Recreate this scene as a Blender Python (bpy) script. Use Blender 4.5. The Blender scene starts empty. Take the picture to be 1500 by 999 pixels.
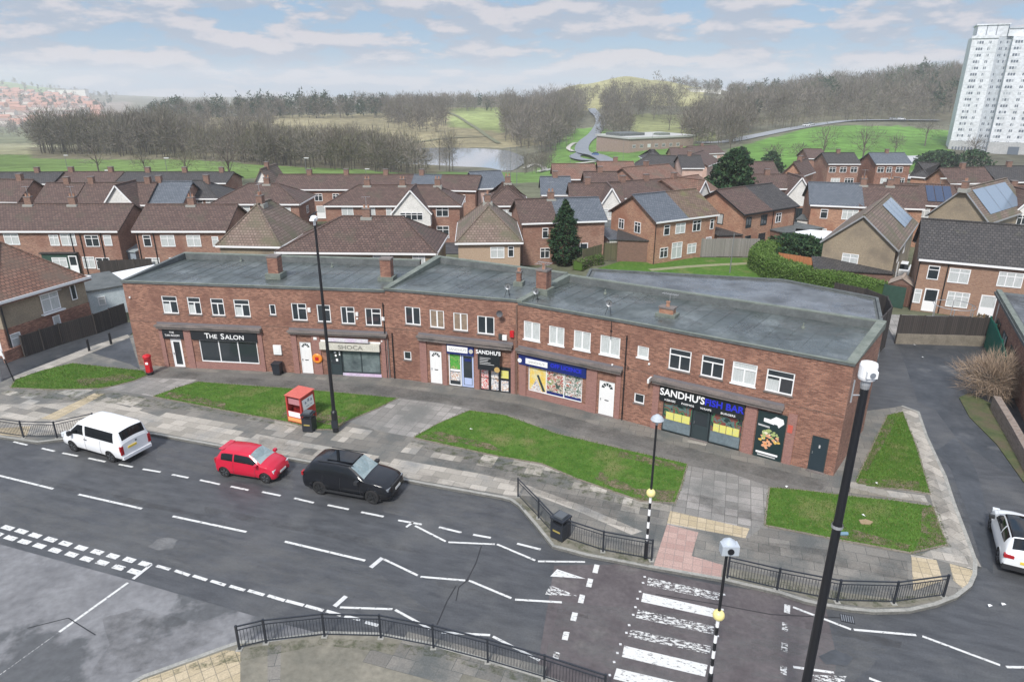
import bpy, math, random
import numpy as np
from mathutils import Vector, Matrix
R = math.radians
random.seed(7)
NPR = np.random.RandomState(11)
sc = bpy.context.scene
col = sc.collection

# ---------------------------------------------------------------- camera
H = 19.3
P = math.atan(.3745)
F = 1000.0
SP, CP = math.sin(P), math.cos(P)
cam_d = bpy.data.cameras.new('camera')
cam = bpy.data.objects.new('camera', cam_d); col.objects.link(cam)
cam.location = (0, 0, H); cam.rotation_euler = (math.pi/2-P, 0, 0)
cam_d.sensor_width = 36; cam_d.lens = 24; cam_d.clip_end = 12000; cam_d.clip_start = .3
sc.camera = cam
sc.render.resolution_x = 1024; sc.render.resolution_y = 681

# ---------------------------------------------------------------- world
HAZE = .00027
SUN_EL, SUN_AZ = R(48), R(200)          # azimuth clockwise from +Y
W = bpy.data.worlds.new('World'); sc.world = W; W.use_nodes = True
def world():
    nt = W.node_tree; N = nt.nodes; L = nt.links; N.clear()
    out = N.new('ShaderNodeOutputWorld'); bg = N.new('ShaderNodeBackground')
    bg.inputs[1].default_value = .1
    sky = N.new('ShaderNodeTexSky'); sky.sky_type = 'NISHITA'; sky.sun_disc = False
    sky.sun_elevation = SUN_EL; sky.sun_rotation = SUN_AZ
    sky.air_density = 1.0; sky.dust_density = .3; sky.ozone_density = 2.0
    tc = N.new('ShaderNodeTexCoord'); sep = N.new('ShaderNodeSeparateXYZ')
    L.new(tc.outputs['Generated'], sep.inputs[0])
    def m(op, a, b=None):
        n = N.new('ShaderNodeMath'); n.operation = op
        for i, v in enumerate((a, b)):
            if v is None: continue
            if isinstance(v, (int, float)): n.inputs[i].default_value = v
            else: L.new(v, n.inputs[i])
        return n.outputs[0]
    az = m('ARCTAN2', sep.outputs[0], sep.outputs[1])
    el = m('ARCSINE', sep.outputs[2])
    elp = m('POWER', m('MAXIMUM', m('ADD', el, .02), 0.001), .75)
    def cloud(dy, scale, det, seed):
        cx = N.new('ShaderNodeCombineXYZ')
        L.new(m('MULTIPLY', az, 11.5), cx.inputs[0])
        L.new(m('MULTIPLY', m('ADD', elp, dy), 26.0), cx.inputs[1]); cx.inputs[2].default_value = seed
        nz = N.new('ShaderNodeTexNoise'); nz.inputs['Scale'].default_value = scale
        nz.inputs['Detail'].default_value = det; nz.inputs['Roughness'].default_value = .58
        nz.inputs['Distortion'].default_value = .1
        L.new(cx.outputs[0], nz.inputs['Vector']); return nz.outputs[0]
    n1 = cloud(0, 1.0, 7, 3.1); n2 = cloud(.02, 1.0, 7, 3.1)
    def mr(v, a, b, c=0., d=1.):
        n = N.new('ShaderNodeMapRange'); n.interpolation_type = 'SMOOTHSTEP'
        L.new(v, n.inputs[0]); n.inputs[1].default_value = a; n.inputs[2].default_value = b
        n.inputs[3].default_value = c; n.inputs[4].default_value = d; return n.outputs[0]
    mask = mr(n1, .40, .495, 0, .9)
    top = mr(m('SUBTRACT', n1, n2), -.04, .12)
    mixc = N.new('ShaderNodeMixRGB'); L.new(top, mixc.inputs[0])
    mixc.inputs[1].default_value = (2.1, 2.4, 2.95, 1); mixc.inputs[2].default_value = (3.4, 3.25, 3.45, 1)
    tint = N.new('ShaderNodeMixRGB'); tint.blend_type = 'MIX'; tint.inputs[0].default_value = .88
    L.new(sky.outputs[0], tint.inputs[1]); tint.inputs[2].default_value = (1.2, 1.9, 2.9, 1)
    mx = N.new('ShaderNodeMixRGB'); L.new(mask, mx.inputs[0]); L.new(tint.outputs[0], mx.inputs[1]); L.new(mixc.outputs[0], mx.inputs[2])
    # pale band of air low on the horizon
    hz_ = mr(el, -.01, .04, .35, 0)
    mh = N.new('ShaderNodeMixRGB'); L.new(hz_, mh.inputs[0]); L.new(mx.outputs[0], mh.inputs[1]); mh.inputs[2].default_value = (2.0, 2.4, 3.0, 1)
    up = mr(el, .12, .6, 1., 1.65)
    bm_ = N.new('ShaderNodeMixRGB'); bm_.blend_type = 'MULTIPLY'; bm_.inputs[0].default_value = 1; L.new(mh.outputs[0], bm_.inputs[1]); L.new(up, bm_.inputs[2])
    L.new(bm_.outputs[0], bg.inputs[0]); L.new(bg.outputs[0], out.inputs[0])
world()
sd = bpy.data.lights.new('sun', 'SUN'); sd.energy = 2.1; sd.angle = R(8); sd.color = (1, .96, .9)
sun = bpy.data.objects.new('sun', sd); col.objects.link(sun); sun.location = (0, 0, 80)
sdir = Vector((math.sin(SUN_AZ)*math.cos(SUN_EL), math.cos(SUN_AZ)*math.cos(SUN_EL), math.sin(SUN_EL)))
sun.rotation_euler = sdir.to_track_quat('Z', 'Y').to_euler()
sc.view_settings.view_transform = 'Standard'; sc.view_settings.look = 'None'
sc.view_settings.exposure = 1.02; sc.view_settings.gamma = 1
sc.render.engine = 'CYCLES'
sc.cycles.use_denoising = True
sc.cycles.max_bounces = 5; sc.cycles.diffuse_bounces = 3; sc.cycles.volume_bounces = 2
sc.cycles.transparent_max_bounces = 6

# ---------------------------------------------------------------- survey helpers
def G(px, py, z=0.0):
    """the point at height z seen at this place in the survey photograph"""
    u = (px-750)/F; v = (py-499.5)/F; d = SP+v*CP; h = H-z
    return (u*h/d, (CP-v*SP)*h/d)
def GP(pts, z=0.0): return [G(p[0], p[1], z) for p in pts]

# ---------------------------------------------------------------- materials
_m = {}
def mat(name, c=(.5, .5, .5), c2=None, scale=3., rough=.8, metal=0., spec=.5, bump=0., bscale=None,
        kind='noise', coord='uv', stretch=None, ramp=(.35, .65), det=5, mort=None, dims=None, c3=None, s3=.3, r3=(.45, .65), rough2=None, rs=.3, emit=0, bias=0., trans=None):
    if name in _m: return _m[name]
    M = bpy.data.materials.new(name); M.use_nodes = True; nt = M.node_tree; N = nt.nodes; L = nt.links
    b = N['Principled BSDF']
    b.inputs['Roughness'].default_value = rough; b.inputs['Metallic'].default_value = metal
    b.inputs['Specular IOR Level'].default_value = spec
    b.inputs['Base Color'].default_value = (*c, 1)
    M.diffuse_color = (*c, 1)
    if emit: b.inputs['Emission Color'].default_value = (*c, 1); b.inputs['Emission Strength'].default_value = emit
    if c2 or bump or c3:
        tc = N.new('ShaderNodeTexCoord')
        vec = {'uv': tc.outputs['UV'], 'obj': tc.outputs['Object']}[coord]
        if stretch:
            mp = N.new('ShaderNodeMapping'); mp.inputs['Scale'].default_value = stretch; L.new(vec, mp.inputs[0]); vec2 = mp.outputs[0]
        else: vec2 = vec
        colr = None
        def noise(s, v, d=det):
            nz = N.new('ShaderNodeTexNoise'); nz.inputs['Scale'].default_value = s; nz.inputs['Detail'].default_value = d
            nz.inputs['Roughness'].default_value = .6; L.new(v, nz.inputs['Vector']); return nz.outputs[0]
        def ramp_(v, a, bb, ca, cb, const=False):
            r = N.new('ShaderNodeValToRGB'); r.color_ramp.elements[0].position = a; r.color_ramp.elements[1].position = bb
            r.color_ramp.elements[0].color = (*ca, 1); r.color_ramp.elements[1].color = (*cb, 1); L.new(v, r.inputs[0]); return r.outputs[0]
        hgt = None
        if kind == 'noise':
            f = noise(scale, vec2); hgt = f
            colr = ramp_(f, ramp[0], ramp[1], c, c2 or c)
        else:
            bt = N.new('ShaderNodeTexBrick'); L.new(vec2, bt.inputs[0])
            bw, bh, mw = dims
            bt.inputs['Scale'].default_value = 1; bt.inputs['Brick Width'].default_value = bw; bt.inputs['Row Height'].default_value = bh
            bt.inputs['Mortar Size'].default_value = mw; bt.inputs['Mortar Smooth'].default_value = .2; bt.inputs['Bias'].default_value = 0
            if kind == 'stack': bt.offset = 0
            bt.inputs['Color1'].default_value = (0, 0, 0, 1); bt.inputs['Color2'].default_value = (1, 1, 1, 1); bt.inputs['Mortar'].default_value = (.5, .5, .5, 1)
            colr = ramp_(bt.outputs[0], ramp[0], ramp[1], c, c2)
            mx = N.new('ShaderNodeMixRGB'); L.new(bt.outputs['Fac'], mx.inputs[0]); L.new(colr, mx.inputs[1]); mx.inputs[2].default_value = (*mort, 1); colr = mx.outputs[0]
            iv = N.new('ShaderNodeMath'); iv.operation = 'SUBTRACT'; iv.inputs[0].default_value = 1; L.new(bt.outputs['Fac'], iv.inputs[1]); hgt = iv.outputs[0]
        if c3:
            f3 = noise(s3, vec, 6)
            mr = N.new('ShaderNodeMapRange'); L.new(f3, mr.inputs[0]); mr.inputs[1].default_value = r3[0]; mr.inputs[2].default_value = r3[1]
            mx = N.new('ShaderNodeMixRGB'); L.new(mr.outputs[0], mx.inputs[0]); L.new(colr, mx.inputs[1]); mx.inputs[2].default_value = (*c3, 1); colr = mx.outputs[0]
        # fine grain on everything
        g = noise(14 if kind != 'noise' else scale*6, vec, 3)
        mg = N.new('ShaderNodeMapRange'); L.new(g, mg.inputs[0]); mg.inputs[1].default_value = .3; mg.inputs[2].default_value = .7; mg.inputs[3].default_value = .82; mg.inputs[4].default_value = 1.18
        hm = N.new('ShaderNodeMixRGB'); hm.blend_type = 'MULTIPLY'; hm.inputs[0].default_value = 1; L.new(colr, hm.inputs[1]); L.new(mg.outputs[0], hm.inputs[2]); colr = hm.outputs[0]
        L.new(colr, b.inputs['Base Color'])
        if bump:
            bn = N.new('ShaderNodeBump'); bn.inputs['Strength'].default_value = min(1, bump); bn.inputs['Distance'].default_value = .02*bump if kind != 'noise' else .03*bump
            L.new(hgt if not bscale else noise(bscale, vec, 4), bn.inputs['Height']); L.new(bn.outputs[0], b.inputs['Normal'])
        if rough2 is not None:
            fr = noise(rs, vec, 4); mr = N.new('ShaderNodeMapRange'); L.new(fr, mr.inputs[0]); mr.inputs[1].default_value = .4; mr.inputs[2].default_value = .6
            mr.inputs[3].default_value = rough; mr.inputs[4].default_value = rough2; L.new(mr.outputs[0], b.inputs['Roughness'])
    if trans is not None: b.inputs['Transmission Weight'].default_value = trans
    _m[name] = M; return M

asphalt = mat('asphalt', (.042, .044, .048), (.08, .083, .088), 2.6, .62, stretch=(.3, 1.1, 1), ramp=(.3, .7), bump=.5, bscale=40, c3=(.12, .12, .116), s3=.35, r3=(.5, .85), det=9, rough2=.4, rs=.25)
asphalt_dark = mat('lane_asphalt', (.032, .037, .044), (.066, .07, .076), .6, .6, ramp=(.3, .7), bump=.3, bscale=50, c3=(.13, .13, .13), s3=.35, r3=(.6, .75), rough2=.4)
asphalt_red = mat('crossing_asphalt', (.07, .058, .06), (.115, .1, .1), .8, .7, ramp=(.3, .7), bump=.3, bscale=60, c3=(.15, .14, .13), s3=.5, r3=(.58, .75))
concrete_road = mat('concrete_apron', (.13, .13, .135), (.2, .2, .205), .45, .75, ramp=(.3, .65), bump=.3, bscale=30, c3=(.085, .088, .092), s3=.16, r3=(.53, .57))
white_paint = mat('road_paint', (.62, .62, .6), (.5, .5, .5), 3, .6)
worn_paint = None
kerbm = mat('kerb_stone', (.24, .24, .22), (.34, .33, .3), 2, .85, bump=.3)
SLAB = (.9, .6, .012)
slab_dark = mat('pavement_slabs', (.145, .136, .12), (.215, .2, .175), kind='brick', dims=SLAB, mort=(.07, .075, .07), ramp=(.0, 1), rough=.7, bump=.4, c3=(.1, .105, .1), s3=.5)
slab_light = mat('light_slabs', (.26, .24, .205), (.41, .375, .325), kind='brick', dims=SLAB, mort=(.17, .16, .14), ramp=(.1, .9), rough=.75, bump=.4, c3=(.22, .22, .21), s3=.35, r3=(.5, .7))
slab_mid = mat('driveway_slabs', (.2, .19, .175), (.32, .3, .28), kind='stack', dims=(.6, .6, .014), mort=(.1, .1, .09), ramp=(.1, .9), rough=.75, bump=.4, c3=(.15, .15, .14), s3=.3)
slab_pink = mat('pink_tactile_slabs', (.34, .22, .19), (.42, .29, .25), kind='stack', dims=(.4, .4, .012), mort=(.25, .2, .18), ramp=(0, 1), rough=.8, bump=.4)
slab_yellow = mat('buff_tactile_slabs', (.38, .31, .2), (.46, .38, .26), kind='stack', dims=(.4, .4, .014), mort=(.22, .19, .14), ramp=(0, 1), rough=.8, bump=.4)
slab_tan = mat('brown_pavement', (.13, .125, .1), (.23, .21, .165), .6, .8, ramp=(.3, .7), c3=(.28, .26, .21), s3=.3, r3=(.55, .7), bump=.4, bscale=25)
forecourt_m = mat('forecourt_tarmac', (.12, .113, .104), (.175, .165, .15), 1.2, .75, ramp=(.3, .7), c3=(.09, .09, .085), s3=.3, bump=.3, bscale=40)
grass_m = mat('lawn_grass', (.048, .115, .018), (.1, .185, .034), 2.2, .95, ramp=(.3, .7), spec=.1, bump=1.2, bscale=22, c3=(.19, .185, .08), s3=.45, r3=(.54, .74), coord='obj')
brick = mat('red_brick', (.155, .062, .04), (.39, .19, .125), kind='brick', dims=(.225, .075, .01), mort=(.23, .16, .13), ramp=(0, 1), rough=.85, bump=.5, c3=(.16, .075, .055), s3=.6, r3=(.45, .75))
brick_o = mat('orange_brick', (.26, .12, .075), (.5, .27, .17), kind='brick', dims=(.225, .075, .01), mort=(.36, .27, .2), ramp=(0, 1), rough=.85, bump=.4, c3=(.3, .14, .09), s3=.4)
brick_p = mat('painted_brick_pier', (.26, .13, .11), (.33, .17, .14), kind='brick', dims=(.225, .075, .01), mort=(.24, .14, .12), ramp=(0, 1), rough=.8, bump=.4)
brick_h = mat('house_brick', (.17, .077, .052), (.37, .195, .135), kind='brick', dims=(.225, .075, .01), mort=(.33, .25, .2), ramp=(0, 1), rough=.85, bump=.4, c3=(.2, .09, .065), s3=.25)
brick_d = mat('dark_brick', (.14, .07, .05), (.22, .11, .08), kind='brick', dims=(.225, .075, .01), mort=(.2, .16, .13), ramp=(0, 1), rough=.85, bump=.4)
pebble = mat('pebbledash', (.25, .2, .14), (.35, .29, .21), 9, .9, ramp=(.35, .65), bump=.5, c3=(.2, .165, .125), s3=.4)
render_w = mat('white_render', (.72, .71, .68), (.62, .61, .58), 1.2, .85, c3=(.5, .5, .46), s3=.5, r3=(.6, .85))
render_p = mat('pink_render', (.5, .34, .28), (.58, .42, .36), 1.5, .85)
TILE = (.33, .3, .03)
tile_b = mat('brown_tiles', (.085, .052, .043), (.14, .088, .072), kind='brick', dims=TILE, mort=(.045, .03, .026), ramp=(0, 1), rough=.8, bump=1, c3=(.075, .065, .045), s3=.35, r3=(.52, .75))
tile_r = mat('red_brown_tiles', (.17, .085, .06), (.26, .14, .1), kind='brick', dims=TILE, mort=(.07, .045, .035), ramp=(0, 1), rough=.8, bump=1, c3=(.14, .1, .075), s3=.4)
tile_t = mat('weathered_tan_tiles', (.17, .12, .095), (.25, .185, .15), kind='brick', dims=TILE, mort=(.08, .06, .05), ramp=(0, 1), rough=.85, bump=1, c3=(.12, .11, .07), s3=.4)
tile_s = mat('slate_grey_tiles', (.085, .1, .12), (.13, .145, .17), kind='brick', dims=TILE, mort=(.05, .06, .07), ramp=(0, 1), rough=.6, bump=.8)
tile_k = mat('charcoal_tiles', (.045, .042, .042), (.075, .068, .066), kind='brick', dims=TILE, mort=(.02, .02, .02), ramp=(0, 1), rough=.75, bump=1, c3=(.07, .07, .045), s3=.5, r3=(.6, .8))
felt = mat('roof_felt', (.045, .056, .055), (.088, .102, .099), .5, .55, ramp=(.3, .7), stretch=(1, .4, 1), c3=(.17, .19, .188), s3=.3, r3=(.5, .75), rough2=.22, rs=.35, bump=.25, bscale=12)
felt_d = mat('upstand_felt', (.075, .085, .085), (.12, .13, .13), 1, .8)
felt_g = mat('coping_felt', (.12, .14, .12), (.19, .21, .18), 1.5, .8)
wet_roof = mat('wet_roof', (.06, .065, .07), (.13, .14, .15), .4, .12, ramp=(.35, .6), rough2=.5, rs=.3)
stone_c = mat('canopy_concrete', (.17, .145, .135), (.2, .17, .155), 2, .85, bump=.3, c3=(.11, .1, .095), s3=.8)
upvc = mat('white_upvc', (.82, .82, .82), rough=.35)
white_g = mat('white_gloss', (.78, .78, .77), rough=.3)
cream = mat('cream_blind', (.6, .58, .5), (.5, .48, .42), 2, .7)
glass = mat('window_glass', (.028, .036, .042), rough=.06, spec=.6)
glass_c = mat('net_curtain', (.42, .45, .44), (.58, .6, .6), 4, .25, stretch=(6, .5, 1))
glass_t = mat('tan_blind', (.2, .15, .11), (.3, .23, .17), 4, .3)
black = mat('black_paint', (.012, .013, .016), rough=.4)
black_m = mat('railing_paint', (.02, .024, .032), rough=.45)
signbk = mat('sign_black', (.014, .017, .022), rough=.3)
signwh = mat('sign_white', (.85, .85, .85), rough=.4)
signgy = mat('sign_dim_white', (.5, .5, .5), rough=.5)
signbl = mat('sign_blue', (.02, .03, .55), rough=.4)
signnv = mat('sign_navy', (.008, .02, .14), rough=.4)
yellow = mat('menu_yellow', (.72, .66, .12), (.6, .6, .25), 6, .5)
redp = mat('red_paint', (.5, .012, .02), rough=.35)
redbox = mat('bank_red', (.42, .035, .03), (.5, .05, .045), 3, .5)
redtop = mat('bank_lid_red', (.55, .13, .1), (.5, .1, .08), 3, .6)
grey_m = mat('grey_metal', (.3, .31, .32), rough=.4, metal=.6)
galv = mat('galvanised_steel', (.38, .39, .4), (.48, .49, .5), 5, .45, metal=.5)
wood_d = mat('dark_fence_boards', (.035, .03, .028), (.06, .05, .045), kind='stack', dims=(.14, 30, .012), mort=(.015, .013, .012), ramp=(0, 1), rough=.85, bump=.5)
wood_g = mat('mossy_fence_boards', (.1, .1, .05), (.15, .14, .075), kind='stack', dims=(.15, 30, .012), mort=(.05, .05, .03), ramp=(0, 1), rough=.9, bump=.5, c3=(.1, .08, .06), s3=.4)
wood_l = mat('grey_fence_boards', (.2, .19, .17), (.28, .26, .24), kind='stack', dims=(.15, 30, .012), mort=(.1, .1, .09), ramp=(0, 1), rough=.9, bump=.5)
wood_o = mat('orange_fence_boards', (.36, .14, .055), (.46, .19, .08), kind='stack', dims=(.15, 30, .012), mort=(.2, .08, .04), ramp=(0, 1), rough=.8, bump=.5)
green_f = mat('dark_green_sheet', (.02, .055, .04), (.03, .075, .055), 3, .8)
green_p = mat('green_paint', (.01, .13, .09), rough=.5)
solar = mat('solar_glass', (.2, .26, .33), rough=.15, spec=.8)
solar_b = mat('dark_solar_glass', (.03, .05, .1), rough=.15, spec=.7)
bark = mat('bark', (.09, .075, .06), (.13, .11, .09), 6, .95)
twig_a = mat('twig_grey', (.14, .127, .108), rough=1, spec=.1)
twig_b = mat('twig_brown', (.1, .084, .068), rough=1, spec=.1)
twig_c = mat('twig_olive', (.125, .12, .078), rough=1, spec=.1)
twig_d = mat('twig_pale', (.21, .185, .155), rough=1, spec=.1)
ever_a = mat('evergreen_dark', (.016, .042, .02), rough=.9, spec=.2)
ever_b = mat('evergreen_mid', (.03, .07, .028), rough=.9, spec=.2)
hedge_a = mat('hedge_green', (.07, .13, .025), rough=.9, spec=.2)
hedge_b = mat('hedge_light', (.12, .19, .05), rough=.9, spec=.2)
tyre_m = mat('tyre_rubber', (.015, .015, .016), rough=.8)

# worn paint: transparent flakes
def worn(name, cut, c=(.6, .6, .58), sc_=5, st=(1, 2.2, 1), soft=.01, amax=1.):
    M = bpy.data.materials.new(name); M.use_nodes = True; nt = M.node_tree; N = nt.nodes; L = nt.links
    b = N['Principled BSDF']; b.inputs['Base Color'].default_value = (*c, 1); b.inputs['Roughness'].default_value = .7
    tc = N.new('ShaderNodeTexCoord'); mp = N.new('ShaderNodeMapping'); mp.inputs['Scale'].default_value = st
    L.new(tc.outputs['UV'], mp.inputs[0])
    nz = N.new('ShaderNodeTexNoise'); nz.inputs['Scale'].default_value = sc_; nz.inputs['Detail'].default_value = 8; nz.inputs['Roughness'].default_value = .75
    L.new(mp.outputs[0], nz.inputs['Vector'])
    r = N.new('ShaderNodeMapRange'); r.inputs[1].default_value = cut-soft; r.inputs[2].default_value = cut+soft; r.inputs[4].default_value = amax; L.new(nz.outputs[0], r.inputs[0])
    L.new(r.outputs[0], b.inputs['Alpha'])
    return M
worn_paint = worn('worn_road_paint', .51)
scuffed_paint = worn('scuffed_road_paint', .42)
earth_m = worn('worn_earth', .5, (.17, .135, .085), 1.6, (1, 1, 1), .08)
moss_m = worn('moss_growth', .55, (.085, .1, .045), 2.2, (1, 1, 1), .08, .6)
dirt_m = worn('ground_dirt', .56, (.055, .052, .048), .8, (1, 1, 1), .14, .36)
dust_m = worn('pale_dust', .55, (.18, .18, .175), 1.2, (.5, 1.4, 1), .14, .45)

# ---------------------------------------------------------------- mesh builder
class MB:
    def __init__(s, T=None, uvrot=0.):
        s.v = []; s.f = []; s.mi = []; s.T = T; s.mats = []; s.uvrot = uvrot; s.sm = []
    def mid(s, m):
        if m not in s.mats: s.mats.append(m)
        return s.mats.index(m)
    def P(s, p):
        if s.T: p = s.T(*p)
        s.v.append(tuple(p)); return len(s.v)-1
    def face(s, pts, m, smooth=False):
        s.f.append([s.P(p) for p in pts]); s.mi.append(s.mid(m)); s.sm.append(smooth)
    def box(s, x0, x1, y0, y1, z0, z1, m, skip=''):
        a = [(x0,y0,z0),(x1,y0,z0),(x1,y1,z0),(x0,y1,z0),(x0,y0,z1),(x1,y0,z1),(x1,y1,z1),(x0,y1,z1)]
        Fs = {'b':(3,2,1,0),'t':(4,5,6,7),'f':(0,1,5,4),'r':(1,2,6,5),'k':(2,3,7,6),'l':(3,0,4,7)}
        for k, q in Fs.items():
            if k in skip: continue
            s.face([a[i] for i in q], m)
    def prism(s, poly, z0, z1, m, side=None, bottom=False):
        n = len(poly)
        ar = sum(poly[i][0]*poly[(i+1) % n][1]-poly[(i+1) % n][0]*poly[i][1] for i in range(n))
        if ar < 0: poly = poly[::-1]
        s.face([(x, y, z1) for x, y in poly], m)
        if bottom: s.face([(x, y, z0) for x, y in poly[::-1]], m)
        if z1-z0 > .006 or side:
            for i in range(n):
                a, b = poly[i], poly[(i+1) % n]
                s.face([(a[0],a[1],z0),(b[0],b[1],z0),(b[0],b[1],z1),(a[0],a[1],z1)], side or m)
    def tube(s, p0, p1, r0, m, r1=None, n=8, cap=True):
        r1 = r0 if r1 is None else r1
        p0 = Vector(p0); p1 = Vector(p1); d = (p1-p0).normalized()
        u = d.orthogonal().normalized(); w = d.cross(u)
        A = [p0+(u*math.cos(2*math.pi*i/n)+w*math.sin(2*math.pi*i/n))*r0 for i in range(n)]
        B = [p1+(u*math.cos(2*math.pi*i/n)+w*math.sin(2*math.pi*i/n))*r1 for i in range(n)]
        for i in range(n):
            j = (i+1) % n; s.face([A[i], A[j], B[j], B[i]], m, n > 6)
        if cap: s.face(A[::-1], m); s.face(B, m)
    def lathe(s, c, prof, m, n=16, axis='z'):
        """prof: (r,z) list"""
        def pt(r, z, a):
            x, y = r*math.cos(a), r*math.sin(a)
            q = {'z': (x, y, z), 'y': (x, z, y), 'x': (z, x, y)}[axis]
            return (c[0]+q[0], c[1]+q[1], c[2]+q[2])
        for (r0, z0), (r1, z1) in zip(prof, prof[1:]):
            for i in range(n):
                a, b = 2*math.pi*i/n, 2*math.pi*(i+1)/n
                q = []
                if r0 > 1e-5: q += [pt(r0, z0, a), pt(r0, z0, b)]
                else: q += [pt(0, z0, 0)]
                if r1 > 1e-5: q += [pt(r1, z1, b), pt(r1, z1, a)]
                else: q += [pt(0, z1, 0)]
                if axis == 'y': q = q[::-1]
                s.face(q, m, True)
    def bar(s, p0, p1, w, h, m):
        """box section between two points, w horizontal, h vertical"""
        p0 = Vector(p0); p1 = Vector(p1); d = (p1-p0).normalized()
        if abs(d.z) > .95: u = Vector((1, 0, 0)); k = d.cross(u)
        else: u = Vector((-d.y, d.x, 0)).normalized(); k = d.cross(u)
        def c(p): return [p-u*w/2-k*h/2, p+u*w/2-k*h/2, p+u*w/2+k*h/2, p-u*w/2+k*h/2]
        A, B = c(p0), c(p1)
        for i in range(4):
            j = (i+1) % 4; s.face([A[i], B[i], B[j], A[j]], m)
        s.face(A, m); s.face(B[::-1], m)
    def build(s, name, parent=None, off=None, smooth_angle=None, uv=True):
        me = bpy.data.meshes.new(name)
        v = s.v
        if off: v = [(a-off[0], b-off[1], c-off[2]) for a, b, c in v]
        me.from_pydata(v, [], s.f)
        for m in s.mats: me.materials.append(m)
        me.polygons.foreach_set('material_index', s.mi)
        me.polygons.foreach_set('use_smooth', s.sm)
        if uv:
            ul = me.uv_layers.new(name='UVMap'); d = []
            cr, sr = math.cos(-s.uvrot), math.sin(-s.uvrot)
            for q in s.f:
                a, b, c = (Vector(s.v[q[0]]), Vector(s.v[q[1]]), Vector(s.v[q[2]]))
                n = (b-a).cross(c-a)
                if len(q) > 3 and n.length < 1e-9: n = (c-a).cross(Vector(s.v[q[3]])-a)
                n = n.normalized() if n.length > 1e-12 else Vector((0, 0, 1))
                if abs(n.z) > .92:
                    for i in q:
                        x, y = s.v[i][0], s.v[i][1]; d += [x*cr-y*sr, x*sr+y*cr]
                else:
                    t = Vector((-n.y, n.x, 0)).normalized(); w = n.cross(t)
                    for i in q:
                        p = Vector(s.v[i]); d += [p.dot(t), p.dot(w)]
            ul.data.foreach_set('uv', d)
        me.validate(); me.update()
        o = bpy.data.objects.new(name, me); col.objects.link(o)
        if parent: o.parent = parent
        return o

def tag(o, label=None, cat=None, group=None, kind=None):
    if label: o['label'] = label
    if cat: o['category'] = cat
    if group: o['group'] = group
    if kind: o['kind'] = kind
    return o
def empty(name, loc, rz=0., label=None, cat=None, group=None):
    o = bpy.data.objects.new(name, None); col.objects.link(o); o.location = loc; o.rotation_euler = (0, 0, rz)
    o.empty_display_size = .3
    return tag(o, label, cat, group)
def kids(o): return [c for c in bpy.data.objects if c.parent == o]
def copy_tree(o, parent=None):
    c = o.copy(); col.objects.link(c); c.parent = parent
    for ch in kids(o): copy_tree(ch, c)
    return c
def struct(o): o['kind'] = 'structure'; return o
# ================================================================ TERRAIN
TD = [0, 60, 120, 160, 200, 290, 340, 400, 500, 600, 700, 900, 1200, 1600, 2200, 3000, 4200, 7000]
TC = {
 -500: [0,0,0,-1,-4,-8,-10,-14,-22,-28,-32,-38,-45,-20,5,25,5,-60],
 0:    [0,0,0,-1,-4,-8,-10,-14,-22,-28,-32,-38,-45,-20,8,33,0,-60],
 70:   [0,0,0,-1,-4,-8,-10,-14,-22,-27,-30,-38,-45,-22,-5,10,0,-60],
 150:  [0,0,0,-1,-4,-8,-10,-13,-18,-22,-26,-38,-45,-28,-24,-22,-30,-60],
 250:  [0,0,0,-1,-3,-8,-9.5,-11,-10,-8,-8,-20,-30,-30,-30,-30,-40,-60],
 500:  [0,0,0,-1.5,-5,-10,-11,-12,-9,-6,-3,-5,-20,-30,-30,-30,-40,-60],
 600:  [0,0,0,-2,-6,-13,-15,-14.6,-9,-5,-2,-4,-12,-22,-30,-30,-40,-60],
 690:  [0,0,0,-2,-6,-13.6,-15,-14.6,-8,-4,-1,-2,-10,-20,-20,-30,-40,-60],
 770:  [0,0,0,-2,-6,-14.2,-15,-13.6,-9,-6,-1,0,0,-10,-20,-30,-40,-60],
 850:  [0,0,0,-2,-6,-11,-12,-10,-8,-5,3,20,8,-10,-20,-30,-40,-60],
 915:  [0,0,0,-2,-6,-10,-10,-8,-5,0,8,29,14,-10,-20,-30,-40,-60],
 960:  [0,0,0,-2,-6,-9,-9,-7,-5,0,7,25,12,-5,-10,-20,-40,-60],
 1030: [0,0,0,-1.5,-5,-8,-8,-6,-4,-1,4,16,9,-2,-6,-15,-40,-60],
 1100: [0,0,0,-2,-5,-7.5,-7,-5,-2,1,4,8,6,0,-5,-15,-40,-60],
 1250: [0,0,0,-2,-5,-6,-4.5,-2.5,2,8,15,22,18,0,-5,-15,-40,-60],
 1380: [0,0,0,-2,-6,-8.5,-7,-4,3,16,22,26,18,0,-5,-15,-40,-60],
 1500: [0,0,0,-2,-6,-9.2,-9,-5,5,20,26,28,20,0,-5,-15,-40,-60],
 2200: [0,0,0,-2,-6,-9,-9,-5,5,20,26,28,20,0,-5,-15,-40,-60]}
_ks = sorted(TC); _kc = np.array(_ks, float); _kd = np.array(TD, float); _kz = np.array([TC[k] for k in _ks], float)
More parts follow.
